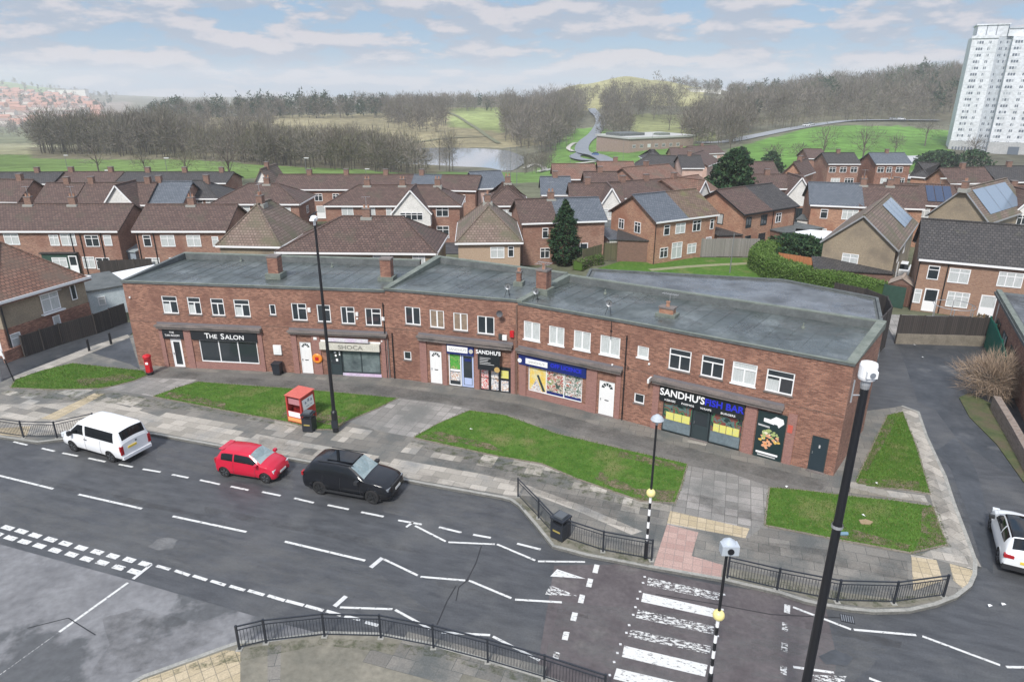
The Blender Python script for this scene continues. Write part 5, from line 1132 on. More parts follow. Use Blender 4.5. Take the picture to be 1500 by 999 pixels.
# porches, lean-tos and outbuildings with their own look
def boxbuilding(label, A, B, D, h, wm, rm, name='garage', cat='outbuilding', z=0, slope=0, wins=(), group=None):
    a = G(*A, h+z); b_ = G(*B, h+z); L_ = math.hypot(b_[0]-a[0], b_[1]-a[1]); ang = math.atan2(b_[1]-a[1], b_[0]-a[0])
    root = empty(name, (a[0], a[1], z), ang, label, cat, group)
    b = MB(); b.box(0, L_, 0, D, -.5, h-.01, wm, skip='bt')
    if slope: b.face([(0,D,h-.01),(0,0,h-.01),(0,D,h+slope)], wm); b.face([(L_,0,h-.01),(L_,D,h-.01),(L_,D,h+slope)], wm)
    b.build('wall', root)
    b = MB(); o = .15; v = [(-o,-o,h),(L_+o,-o,h),(L_+o,D+o,h+slope),(-o,D+o,h+slope)]; v2 = [(x, y, z_+.12) for x, y, z_ in v]
    b.face(v2, rm); b.face(v[::-1], rm)
    for i in range(4): j = (i+1) % 4; b.face([v[i], v[j], v2[j], v2[i]], rm)
    b.build('roof', root)
    for w in wins: put_win(root, w[0], w[1]*L_, w[2], w[3], w[4], w[5] if len(w) > 5 else 't', L_, D)
    return root
boxbuilding('lean-to with black roof under the tan pebbledash gable', (1194, 395), (1308, 402), 2.2, 2.1, brick_d, tile_k, 'lean_to', 'lean-to', slope=.7)
boxbuilding('pale blue garage with dark felt roof behind the lane fence', (128, 428), (186, 418), 6, 2.4, mat('pale_blue_render', (.5, .58, .6), (.6, .66, .68), 2, .8), felt_d, 'garage', 'garage', wins=[('f',.3,1,.6,.8)])
boxbuilding('white roofed carport beside the pale blue garage', (114, 412), (146, 424), 7, 2.3, render_w, mat('white_sheet_roof', (.75,.77,.78), rough=.5), 'carport', 'carport')
boxbuilding('grey conservatory behind the leftmost brick terrace', (160, 366), (198, 370), 4, 2.3, mat('grey_blue_panel', (.3,.35,.4), rough=.6), mat('grey_clear_roof', (.35,.4,.42), rough=.3), 'conservatory', 'conservatory', slope=.5, wins=[('f',.5,.8,1.2,1.0)])
boxbuilding('dark lean-to shed between the leftmost terrace and its garden', (60, 372), (110, 372), 3, 2.4, green_f, tile_k, 'shed', 'shed', wins=[('f',.5,.9,1.6,1.1,'c'),('f',.9,.3,.9,1.9,'d')])
boxbuilding('small brick outhouse right of the small hedge below the street lamp head', (439, 318), (453, 318), 3.5, 2.4, brick, tile_s, 'outhouse', 'outhouse', wins=[('f',.5,1,1.0,.8)])
boxbuilding('open fronted car shelter behind the mossy fence', (905, 352), (962, 354), 5, 2.5, brick_d, tile_k, 'car_shelter', 'shelter', slope=.4)
boxbuilding('cream flat roofed porch between the slate roofed pair and dark brick gable', (884, 334), (930, 334), 5, 2.7, render_w, felt_d, 'porch', 'porch')
boxbuilding('grey flat garage roof behind the dark car shelter', (893, 352), (950, 350), 6, 2.4, render_w, tile_s, 'garage', 'garage', slope=.3)
boxbuilding('dark garage between the two semis behind the fence', (1052, 346), (1086, 345), 6, 2.4, brick_d, tile_k, 'garage', 'garage', slope=.5)
boxbuilding('flat roofed garage with white roof panel behind the hedge', (1165, 348), (1216, 352), 5, 2.4, green_f, mat('white_sheet_roof', (.75,.77,.78), rough=.5), 'garage', 'garage')
boxbuilding('dark flat roofed garage beside the white roofed one', (1150, 342), (1205, 335), 5, 2.4, brick_d, felt_d, 'garage', 'garage')
boxbuilding('small white porch right of the white gable bay', (1168, 322), (1190, 324), 4, 2.5, render_w, felt_d, 'porch', 'porch')
# garden shed in the yard
sh = G(1316, 444); root = empty('garden_shed', (sh[0], sh[1], 0), R(-35), 'small reddish brown timber shed with apex roof in the yard', 'shed')
b = MB(); b.box(-1, 1, -.9, .9, 0, 2.0, mat('red_brown_boards', (.12,.06,.045), (.17,.09,.065), kind='stack', dims=(.12,30,.01), mort=(.05,.03,.02), ramp=(0,1), rough=.9, bump=.4)); b.face([(-1,-.9,2),(1,-.9,2),(0,-.9,2.6)], brick_d); b.face([(1,.9,2),(-1,.9,2),(0,.9,2.6)], brick_d); b.build('wall', root)
roofmesh(root, -1, 1, -.9, .9, 2.0, .6, mat('shed_felt', (.3,.24,.2), (.36,.3,.25), 3, .9), 0, 0, 'y', oh=.12, th=.04)
# corner house on the left
def left_house():
    ez = 4.6; c0 = G(121, 405, ez); c1 = G(-6, 441, ez); L_ = math.hypot(c0[0]-c1[0], c0[1]-c1[1]); ang = math.atan2(c0[1]-c1[1], c0[0]-c1[0])
    root = empty('house', (c1[0], c1[1], 0), ang, 'corner house with red brown hipped roof, pebbledash above brick, beside the lane', 'house', 'houses on the estate behind the shops')
    Wd = 12
    b = MB(); b.box(-.02, L_+.02, -.02, Wd, -.5, 2.398, brick, skip='b'); b.build('brick_wall', root)
    b = MB(); b.box(0, L_, 0, Wd, 2.4, ez, pebble, skip='b'); b.build('wall', root)
    objs, *_ = roofmesh(root, 0, L_, 0, Wd, ez, 3.3, tile_r, 3.4, 3.4, 'y', oh=.4)
    b = MB(); b.bar((-.4,-.42,ez-.12),(L_+.4,-.42,ez-.12),.08,.2,upvc); b.bar((L_+.42,-.4,ez-.12),(L_+.42,Wd,ez-.12),.08,.2,upvc); b.bar((-.42,-.4,ez-.12),(-.42,Wd,ez-.12),.08,.2,upvc); b.build('fascia', root)
    for c, z_, w, h_, st in ((.55, 2.65, 1.5, 1.45, 't'), (.84, 2.95, .5, 1.3, 's'), (.57, .95, .6, 1.25, 's')):
        put_win(root, 'f', c*L_, z_, w, h_, st, L_, Wd).location.y = -.03
    b = MB(); b.box(.55*L_-.95, .55*L_+.95, -.3, 0, 2.5, 2.6, upvc); b.box(.55*L_-.95, .55*L_+.95, -.3, 0, 4.15, 4.27, upvc); b.build('bay_trim', root)
    put_win(root, 'l', Wd-1.2, .2, .95, 2.0, 'd', L_, Wd); put_win(root, 'l', Wd-4, 3.0, 1.5, 1.3, 't', L_, Wd); put_win(root, 'f', .09*L_, .6, .8, 1.3, 't', L_, Wd).location.y = -.03
    b = MB(); b.tube((.02*L_, -.1, 0), (.02*L_, -.1, ez-.1), .06, black); b.build('drainpipe', root)
left_house()
# right edge: flat roofed brick building with green railings
def right_building():
    z = 3.6; P_ = [G(1462, 432, z), G(1500, 498, z)]
    a = P_[0]; c = P_[1]; ang = math.atan2(c[1]-a[1], c[0]-a[0]); L_ = math.hypot(c[0]-a[0], c[1]-a[1])
    root = empty('clinic_building', (a[0], a[1], 0), ang, 'single storey flat roofed brick building with grey parapet at the right edge', 'building')
    L2 = L_+10
    b = MB(); b.box(0, L2, 0, 16, 0, z, brick, skip='b'); b.build('wall', root)
    b = MB(); b.box(-.25, L2+.2, -.25, 16.2, z+.002, z+.2, felt_d); b.box(.4, L2-.4, .4, 15.6, z+.2, z+.21, wet_roof, skip='b'); b.bar((-.1,0,z+.3),(L2,0,z+.3),.35,.25,felt_g); b.build('roof', root)
    for x in (3.0, 6.2, 9.5): put_win(root, 'f', x, .9, 1.6, 1.4, 'k', L2, 16)
    b = MB(); b.box(1.2, 1.6, -.02, 0, .2, 3.4, galv); b.build('drainpipe', root)
right_building()

# ================================================================ FENCES, HEDGES, BACK LAND
sheet('back_green', [(870, 395), (915, 381), (1000, 377), (1100, 378), (1112, 402), (1135, 420), (1000, 412), (900, 402)], .03, grass_m)
strip('back_footpath', GP([(955, 397), (1010, 392), (1060, 389), (1105, 387)], .04), .9, .03, .04, mat('worn_grass_path', (.2, .2, .11), (.26, .25, .15), 2, .9))
sheet('estate_road', [(640, 372), (690, 372), (690, 350), (662, 345), (640, 350)], .02, asphalt_dark)
sheet('garden_paving', [(1290, 460), (1345, 462), (1345, 500), (1312, 500)], .03, slab_mid)
fence('garden_fence', GP([(853, 392), (885, 382), (1008, 376.5)], 0), 2.1, wood_g, 'long mossy green board fence along the back of the green')
fence('garden_fence', GP([(1008, 376.5), (1048, 376), (1110, 376)], 0), 2.2, wood_l, 'pale grey board fence continuing the mossy fence to the right')
fence('garden_fence', GP([(922, 366), (1060, 362)], 0), 2.0, wood_d, 'dark fence in front of the slate and mossy semi')
fence('garden_fence', GP([(1138, 395), (1200, 405)], 0), 1.9, wood_o, 'orange timber fence behind the clipped hedge')
fence('garden_fence', GP([(1232, 425), (1290, 446), (1322, 452)], 0), 2.0, green_f, 'dark green sheeted fence by the reddish shed')
fence('yard_fence', GP([(1311, 503), (1382, 505), (1441, 507)], 0), 2.35, wood_d, 'dark board fence on a low concrete wall closing the yard', base=.85, bm=mat('stained_concrete_wall', (.16,.14,.11), (.23,.2,.16), 1.5, .9))
fence('garden_fence', GP([(37, 523), (92, 504), (142, 489), (187, 472)], 0), 1.7, wood_d, 'dark worn board fence along the side lane')
fence('garden_fence', GP([(150, 408), (226, 404)], 0), 1.9, wood_d, 'dark fence behind the pale blue garage')
fence('garden_fence', GP([(752, 372), (790, 372), (800, 366)], 0), 1.9, wood_l, 'weathered fence between the tan hipped house and the conifer')
fence('garden_fence', GP([(90, 388), (150, 392), (178, 402)], 0), 1.8, wood_d, 'dark fence below the leftmost terrace gardens')
fence('garden_wall', GP([(8, 532), (36, 521)], 0), .9, brick, 'low brick garden wall at the corner house', thick=.24, post=False, cat='wall')
fence('garden_wall', GP([(1455, 600), (1478, 640), (1510, 700)], 0), .95, mat('stone_wall', (.2,.15,.12), (.3,.24,.2), kind='brick', dims=(.3,.15,.02), mort=(.25,.22,.2), ramp=(0,1), rough=.9, bump=.6), 'low brick and stone boundary wall right of the lane', thick=.4, post=False, cat='wall')
# green mesh fence
def mesh_fence(pts, h, label, m):
    root = empty('mesh_fence', (*pts[0], 0), 0, label, 'fence'); o = (*pts[0], 0)
    for a, c in zip(pts, pts[1:]):
        L_ = math.dist(a, c); n = max(1, int(L_/.12)); b = MB()
        for k in range(n+1):
            p = (a[0]+(c[0]-a[0])*k/n, a[1]+(c[1]-a[1])*k/n); b.bar((*p, 0), (*p, h), .045, .045, m)
        for z in (.3, h/2, h-.2): b.bar((*a, z), (*c, z), .03, .05, m)
        b.build('mesh_panel', root, off=o)
        b = MB(); b.box(a[0]-.05, a[0]+.05, a[1]-.05, a[1]+.05, 0, h+.1, m); b.build('post', root, off=o)
mesh_fence(GP([(1441, 507), (1448, 520), (1456, 545), (1462, 570)], 0), 2.4, 'green metal fence in front of the flat roofed brick building', green_p)

ever_c = mat('evergreen_light', (.055, .095, .04), rough=.9, spec=.2)
# ================================================================ TREES
def twigs(n, c, rad, rise, length, width, up=.5, shell=.5, droop=0, rs=NPR):
    """n slivers filling an ellipsoid crown; returns (n,3,3)"""
    d = rs.normal(size=(n, 3)); d /= np.linalg.norm(d, axis=1)[:, None]
    r = rs.uniform(shell**3, 1, n)**(1/3)
    lob = .9+.14*np.sin(d[:, 0]*5+c[0])+.12*np.sin(d[:, 2]*7+c[1])+.1*np.sin(d[:, 1]*6+c[0]*2)
    p = d*r[:, None]*lob[:, None]*np.array([rad, rad, rise])
    t = d*.9+rs.normal(0, .45, (n, 3)); t[:, 2] += up; t /= np.linalg.norm(t, axis=1)[:, None]
    s = np.cross(t, rs.normal(size=(n, 3))); s /= np.linalg.norm(s, axis=1)[:, None]
    l = length*rs.uniform(.6, 1.4, n)[:, None]; w = width*rs.uniform(.6, 1.4, n)[:, None]
    v = np.stack([p-s*w/2, p+s*w/2, p+t*l], 1)+np.array(c)
    return v
def limbs(x, y, z, h, r, n, rs=NPR, spread=.5, sides=5):
    """trunk + limbs as triangles"""
    out = []
    def seg(p0, p1, r0, r1):
        p0, p1 = np.array(p0), np.array(p1); d = p1-p0; d /= np.linalg.norm(d); u = np.cross(d, [0.31, .9, .1]); u /= np.linalg.norm(u); w = np.cross(d, u)
        a = [p0+(u*math.cos(6.2832*i/sides)+w*math.sin(6.2832*i/sides))*r0 for i in range(sides)]; b = [p1+(u*math.cos(6.2832*i/sides)+w*math.sin(6.2832*i/sides))*r1 for i in range(sides)]
        for i in range(sides):
            j = (i+1) % sides; out.append([a[i], a[j], b[j]]); out.append([a[i], b[j], b[i]])
    q = (x+rs.normal(0, h*.015), y, z+h*.42); seg((x, y, z-.3), q, r, r*.7)
    top = (x+rs.normal(0, h*.05), y+rs.normal(0, h*.05), z+h*.85); seg(q, top, r*.7, r*.15)
    for i in range(n):
        a = i*2.4+rs.uniform(0, 1); f = rs.uniform(.25, .65); b0 = (x, y, z+h*f); e = (x+math.cos(a)*h*spread*rs.uniform(.4, .8)*.6, y+math.sin(a)*h*spread*rs.uniform(.4, .8)*.6, z+h*min(.95, f+rs.uniform(.2, .4)))
        seg(b0, e, r*.45, r*.1)
    return np.array(out)
def wood(label, poly, n, hgt, mats, probs, name='woodland', tw=80, wid=.16, conifer=0., spread=.32, minz=None):
    """a far-off wood that reads as one mass; poly in (bearing column, northing)"""
    P_ = np.array(poly, float); lo, hi = P_.min(0), P_.max(0)
    pts = NPR.uniform(lo, hi, (n*6, 2)); pts = pts[inpoly(pts[:, 0], pts[:, 1], poly)][:n]
    X = (pts[:, 0]-750)/1068*pts[:, 1]; Y = pts[:, 1]; Z = hz(X, Y)
    V = []; MI = []
    tw = int(tw*1.7); wid = wid*.72
    for x, y, z in zip(X, Y, Z):
        h = hgt*NPR.uniform(.55, 1.2); r = h*spread*NPR.uniform(.75, 1.2)
        k = NPR.choice(len(mats), p=probs)
        if NPR.uniform() < conifer:
            V.append(twigs(tw, (x, y, z+h*.55), r*.6, h*.46, h*.12, wid*3, -.2, .3)); MI.append(np.full(tw, len(mats)))
            continue
        t = limbs(x, y, z, h, h*.012, 3, sides=3); V.append(t); MI.append(np.full(len(t), len(mats)+1))
        V.append(twigs(tw, (x, y, z+h*.5), r, h*.38, h*.13, wid, .7, .2)); mi = np.full(tw, k); mi[NPR.uniform(size=tw) < .25] = NPR.choice(len(mats)); MI.append(mi)
    V = np.concatenate(V); MI = np.concatenate(MI)
    o = mesh_np(name, V.reshape(-1, 3), np.arange(len(V)*3).reshape(-1, 3), mats+[ever_a, bark], MI)
    tag(o, label, 'woodland', kind='stuff')
TW = [twig_a, twig_b, twig_c, twig_d]
wood('grey brown winter wood left of the lake above the bright green field', [(35, 300), (250, 275), (262, 330), (230, 400), (150, 420), (60, 380), (30, 330)], 230, 19, TW, [.4, .3, .2, .1], tw=130, wid=.26)
wood('loose bare trees at the right end of the left wood', [(225, 300), (300, 280), (330, 330), (290, 420), (235, 400)], 26, 14, TW, [.4, .2, .1, .3], tw=110, wid=.2)
wood('pale bare wood between the terraces and the tan slopes', [(335, 240), (420, 222), (596, 222), (625, 250), (615, 290), (560, 330), (420, 330), (345, 300)], 270, 14, TW, [.35, .15, .3, .2], tw=130, wid=.21)
wood('scrubby bare trees filling the gap between the two left woods', [(245, 262), (350, 245), (360, 330), (250, 345)], 70, 12, TW, [.35, .2, .3, .15], tw=110, wid=.2)
wood('darker scrubby wood on the slope above the tan field, left of centre', [(230, 430), (330, 400), (400, 450), (390, 540), (330, 560), (250, 520)], 80, 15, TW, [.4, .4, .1, .1], tw=90, wid=.35)
wood('dark pine ridge along the skyline left of centre', [(180, 640), (300, 590), (420, 585), (560, 590), (560, 700), (180, 720)], 330, 17, TW, [.3, .5, .15, .05], tw=70, wid=.5, conifer=.35)
wood('grey wood along the skyline above the lake', [(540, 640), (760, 650), (760, 780), (540, 780)], 260, 15, TW, [.45, .25, .1, .2], tw=60, wid=.5, conifer=.06)
wood('dark clump of bare trees running down to the tan field', [(560, 500), (600, 470), (640, 470), (655, 520), (640, 640), (560, 640)], 110, 17, TW, [.5, .4, .05, .05], tw=80, wid=.4)
wood('big brown grey wood right of the lake beside the winding road', [(738, 430), (775, 380), (805, 355), (835, 375), (850, 470), (862, 620), (850, 720), (735, 720)], 420, 19, TW, [.45, .25, .1, .2], tw=90, wid=.36)
wood('bare trees standing in front of the lake', [(630, 262), (668, 258), (668, 285), (635, 285)], 6, 17, TW, [.6, .3, .05, .05], tw=170, wid=.12, spread=.26)
wood('scrub and saplings along the lake edge by the path', [(765, 262), (810, 255), (810, 290), (772, 290)], 26, 8, TW, [.4, .3, .2, .1], tw=70, wid=.14)
wood('bare trees between the winding road and the flat roofed school', [(880, 380), (925, 372), (932, 440), (915, 560), (885, 560)], 60, 16, TW, [.5, .4, .05, .05], tw=80, wid=.33)
wood('wood on the foot of the tan hill', [(885, 560), (960, 520), (1000, 560), (985, 690), (885, 690)], 110, 18, TW, [.4, .4, .1, .1], tw=70, wid=.45)
wood('brown wood right of the flat roofed school', [(1020, 330), (1060, 310), (1095, 330), (1110, 410), (1100, 560), (1020, 520), (1000, 420)], 180, 17, TW, [.35, .4, .1, .15], tw=80, wid=.35)
wood('roadside line of bare trees above the sloping green', [(1095, 370), (1150, 392), (1250, 430), (1385, 425), (1385, 450), (1250, 462), (1095, 420)], 60, 14, TW, [.5, .3, .1, .1], tw=100, wid=.22)
wood('large brown wood behind the sloping green', [(1070, 480), (1390, 455), (1420, 520), (1440, 760), (1070, 760)], 620, 19, TW, [.3, .3, .15, .25], tw=80, wid=.42, conifer=.05)
wood('darker high wood beside the tower block', [(1290, 600), (1500, 470), (1620, 470), (1620, 760), (1290, 760)], 300, 20, [twig_b, ever_b, twig_c, twig_a], [.35, .25, .25, .15], tw=80, wid=.5, conifer=.15)
wood('trees scattered over the tan hill', [(820, 700), (900, 690), (1000, 700), (1060, 760), (1040, 880), (960, 800), (880, 780), (830, 800)], 80, 13, TW, [.4, .4, .1, .1], tw=50, wid=.6)
wood('distant trees along the skyline right of the tan hill', [(960, 980), (1420, 980), (1420, 1300), (960, 1300)], 320, 17, TW, [.4, .4, .1, .1], tw=36, wid=1.1, conifer=.1)
wood('distant dark trees round the far left town', [(-60, 800), (170, 800), (180, 1150), (-60, 1150)], 130, 16, TW, [.4, .4, .1, .1], tw=36, wid=1., conifer=.15)
wood('dark tree clumps among the far left town', [(-60, 1300), (150, 1300), (170, 3000), (-60, 3000)], 150, 20, TW, [.3, .5, .1, .1], tw=30, wid=2.2, conifer=.3)
# single trees
def bare_tree(label, c, y, h, spread=.45, tw=420, wid=.1, ms=(0, 1), group=None, name='bare_tree', zz=None, xy=None):
    x, y = xy or CY(c, y); z = hz1(x, y) if zz is None else zz
    root = empty(name, (x, y, z), 0, label, 'tree', group)
    t = limbs(0, 0, 0, h, h*.022, 9, spread=spread*1.3); mesh_np('trunk', t.reshape(-1, 3), np.arange(len(t)*3).reshape(-1, 3), [bark], np.zeros(len(t), int), root)
    v = twigs(tw, (0, 0, h*.58), h*spread, h*.36, h*.13, wid, .5, .2); mesh_np('crown', v.reshape(-1, 3), np.arange(len(v)*3).reshape(-1, 3), [TW[ms[0]], TW[ms[1]]], NPR.choice(2, len(v)), root)
def evergreen(label, x, y, z, h, r, n=5000, leaf=.2, cone=.75, name='evergreen_tree', ms=None, trunk=True, low=.04):
    ms = ms or [ever_a, ever_b, ever_a, ever_c]
    root = empty(name, (x, y, z), 0, label, 'tree')
    f = NPR.uniform(0, 1, n); a = NPR.uniform(0, 6.283, n)
    prof = np.where(f < .18, .55+f*2.3, (1-((f-.18)/.82)**1.6)**cone*.97)
    prof = prof*(1+.22*np.sin(a*3+f*9)+.18*np.sin(a*7-f*21)+.16*np.sin(f*40+a*2)+.1*np.sin(a*13+f*60))
    rr = r*prof*NPR.uniform(.35, 1, n)**.35
    p = np.stack([rr*np.cos(a), rr*np.sin(a), h*(low+f*(1-low))], 1)
    v = np.zeros((n, 3, 3)); u = NPR.normal(size=(n, 3)); u /= np.linalg.norm(u, axis=1)[:, None]; w = np.cross(u, NPR.normal(size=(n, 3))); w /= np.linalg.norm(w, axis=1)[:, None]
    s = leaf*NPR.uniform(.6, 1.5, n)[:, None]
    v[:, 0] = p-u*s; v[:, 1] = p+u*s; v[:, 2] = p+w*s*1.6+np.array([0, 0, .05])
    mesh_np('crown', v.reshape(-1, 3), np.arange(n*3).reshape(-1, 3), ms, NPR.choice(len(ms), n), root)
    if trunk: t = limbs(0, 0, 0, h*.8, max(.06, r*.07), 6, spread=.3); mesh_np('trunk', t.reshape(-1, 3), np.arange(len(t)*3).reshape(-1, 3), [bark], np.zeros(len(t), int), root)
gp = 'bare trees on the sloping green'
for lb, c, y, h, s in (('small round bare tree on the green, leftmost of the row', 1148, 240, 7, .5), ('second small round bare tree on the green beside the leftmost', 1185, 246, 7, .55), ('wide pale bare tree on the green right of the two small ones', 1222, 252, 13, .42), ('tallest round bare tree on the green above the red brick semis', 1283, 240, 13.5, .46), ('small bare tree high on the green', 1330, 290, 9, .4), ('bare tree at the top of the green near the tower', 1373, 330, 13, .5), ('bare tree standing at the tower block foot', 1450, 262, 11, .4)):
    bare_tree(lb, c, y, h, s, 420, .11, (0, 1), gp)
bare_tree('wide bare tree between the terraces at the field edge, left', 318, 150, 10.5, .5, 700, .05, (0, 3))
bare_tree('thin bare tree on the bright green field, far left', 118, 170, 9.5, .5, 520, .06, (0, 3))
bare_tree('small bare round tree left of centre on the field', 189, 168, 6, .55, 420, .07, (2, 0))
bare_tree('small bushy bare tree on the field before the slate roof', 252, 165, 7, .6, 520, .07, (2, 2))
bare_tree('pale bare bush beside the conifer', 872, 78, 4.2, .6, 500, .03, (3, 3), xy=G(866, 362), zz=0)
bare_tree('reddish bare young tree right of the flat roofed school', 1080, 300, 12, .4, 400, .1, (3, 1))
for lb, c, y in (('round bare tree left on the grass under the tan hill', 985, 430), ('round bare tree right on the grass under the tan hill', 1010, 440)): bare_tree(lb, c, y, 12, .45, 300, .16, (0, 1))
x, y = G(826, 388); evergreen('tall dark conifer standing beside the slate roofed pair', x, y, 0, 7.3, 1.65, 5200, .13, .8)
x, y = G(1068, 316); evergreen('very large dark evergreen rising above the estate roofs', x, y, 0, 10.0, 3.7, 9000, .22, .55)
x, y = CY(1098, 190); evergreen('small dark evergreen right of the very large one', x, y, hz1(x, y), 8, 3.0, 2500, .3, .6)
x, y = CY(1145, 200); evergreen('dark rounded evergreen beside the orange brick gable', x, y, hz1(x, y), 6.5, 3.0, 2500, .3, .5)
x, y = G(690, 308); evergreen('light green leafless young tree behind the tan hipped roof', x, y, 0, 3.6, 2.0, 1500, .14, .5, name='young_tree', ms=[hedge_a, hedge_b, twig_c])
x, y = G(468, 318); evergreen('dark evergreen bush right of the small outhouse', x, y, 0, 3.2, 1.6, 1500, .15, .4, name='evergreen_bush')
x, y = G(1165, 382); evergreen('dark green conifer bush behind the orange fence', x, y, 0, 3.0, 3.2, 3500, .16, .35, name='evergreen_bush')
x, y = G(120, 330); evergreen('bare hedge bush at the foot of the leftmost terrace', x-27, y-10, 0, 3.6, 2.2, 1500, .15, .4, name='garden_bush', ms=[twig_a, twig_c])
for lb, c, y, r, h in (('dark evergreen bush under the tower, left', 1385, 235, 4, 5), ('dark evergreen bush under the tower, middle', 1412, 232, 4, 5.5), ('dark evergreen bush under the tower, right', 1452, 226, 5, 6.5), ('clipped round bush by the tower road', 1398, 268, 5, 4)):
    x, y = CY(c, y); evergreen(lb, x, y, hz1(x, y), h, r, 1400, .35, .4, name='evergreen_bush')
for lb, px, py, hh, rr, ms_ in (('bare garden bush at the left of the mossy board fence', 842, 385, 1.8, 1.2, [twig_a, twig_c]), ('dark green bush by the car shelter fence', 905, 372, 1.9, 1.3, None), ('low olive bush by the garage between the two semis', 1118, 352, 1.5, 1.2, [hedge_a, twig_c]), ('clipped bush at the small white porch', 1205, 335, 1.6, 1.4, [hedge_a, ever_b]), ('scruffy bush behind the leftmost garden fence', 168, 385, 1.7, 1.3, [twig_c, hedge_a]), ('dark bush in the garden right of the tan hipped house', 800, 362, 1.8, 1.3, None), ('pale dry bush near the yard trampoline', 1432, 490, 1.6, .9, [mat('dry_straw', (.3, .2, .1), rough=1), twig_d])):
    x, y = G(px, py); evergreen(lb, x, y, 0, hh, rr, 1300, .1, .35, name='garden_bush', ms=ms_, low=.02)
# yellow-green shrubs and hedge
def hedge(label, pts, w, h, n=9000, ms=None, leaf=.07, name='clipped_hedge'):
    root = empty(name, (*pts[0], 0), 0, label, 'hedge'); o = pts[0]; ms = ms or [hedge_a, hedge_b]
    segs = [(np.array(a), np.array(c)) for a, c in zip(pts, pts[1:])]; Ls = np.array([np.linalg.norm(c-a) for a, c in segs]); V = []; b = MB()
    for (a, c), L_ in zip(segs, Ls):
        k = int(n*L_/Ls.sum()); t = NPR.uniform(-.03, 1.03, k)[:, None]; d = (c-a)/L_; nn = np.array([-d[1], d[0]])
        ang = NPR.uniform(0, math.pi, k); rr = NPR.uniform(.86, 1.05, k)
        sup = 1/np.maximum(np.abs(np.cos(ang)), np.abs(np.sin(ang)))**.75
        off = np.cos(ang)*rr*sup*w/2; zz = np.sin(ang)*rr*sup*h*.5+h*.5*np.where(NPR.uniform(size=k) < .5, 1, NPR.uniform(-.9, 1, k))*1; zz = np.clip(zz, .05, h*1.03)
        off = np.where(zz < h*.8, np.sign(off+1e-6)*w/2*NPR.uniform(.9, 1.04, k), off)
        p = a+(c-a)*t+nn*off[:, None]; V.append(np.concatenate([p-np.array(o), zz[:, None]], 1))
        b.bar((a[0]-o[0], a[1]-o[1], h*.46), (c[0]-o[0], c[1]-o[1], h*.46), w*.86, h*.9, ms[0])
    P_ = np.concatenate(V); n = len(P_); u = NPR.normal(size=(n, 3)); u /= np.linalg.norm(u, axis=1)[:, None]; wv = np.cross(u, NPR.normal(size=(n, 3))); wv /= np.linalg.norm(wv, axis=1)[:, None]
    s = leaf*NPR.uniform(.6, 1.5, n)[:, None]; v = np.stack([P_-u*s, P_+u*s, P_+wv*s*1.6], 1)
    mesh_np('foliage', v.reshape(-1, 3), np.arange(n*3).reshape(-1, 3), ms, NPR.choice(len(ms), n), root); b.build('core', root)
hedge('long clipped bright green hedge curving along the back green', GP([(1160, 380), (1122, 380), (1110, 392), (1132, 408), (1180, 422), (1235, 433), (1285, 447)], 0), 2.3, 2.2, 30000)
hedge('low mossy hedge bank below the mossy fence, left end', GP([(846, 396), (862, 388), (880, 386)], 0), 1.2, 1.1, 3000, [hedge_a, twig_c])
hedge('small green hedge beside the leftmost terrace conservatory', GP([(196, 396), (226, 392)], 0), 1.6, 1.5, 3000)
hedge('thin garden hedge between the bungalow gardens', GP([(770, 372), (778, 366)], 0), .8, 1.2, 900)
# the big bare bush by the lane
def bare_bush(label, x, y, r, h, n):
    root = empty('bare_bush', (x, y, 0), 0, label, 'bush')
    v = twigs(n, (0, 0, h*.45), r, h*.5, .75, .022, .55, .1); v[:, :, 2] = np.maximum(v[:, :, 2], .02)
    mesh_np('twigs', v.reshape(-1, 3), np.arange(n*3).reshape(-1, 3), [mat('twig_tan', (.4, .3, .22), rough=1, spec=.1), mat('twig_dull', (.26, .2, .15), rough=1, spec=.1)], NPR.choice(2, n), root)
    t = np.concatenate([limbs(NPR.normal(0, .4), NPR.normal(0, .4), 0, h*.8, .04, 8, spread=.9) for _ in range(5)]); mesh_np('stems', t.reshape(-1, 3), np.arange(len(t)*3).reshape(-1, 3), [bark], np.zeros(len(t), int), root)
x, y = G(1452, 578); bare_bush('large bare straw coloured bush beside the lane at the right', x, y, 2.1, 2.9, 5200)
# rough grass verge below it
vg = MB(uvrot=0); vg.prism(GP([(1405, 582), (1420, 575), (1470, 600), (1500, 660), (1520, 710), (1500, 706), (1460, 650), (1420, 610)], .06), 0, .06, mat('rough_verge', (.05,.07,.025), (.09,.1,.04), 2, 1, bump=.6, c3=(.1,.08,.05), s3=.8)); struct(vg.build('verge'))

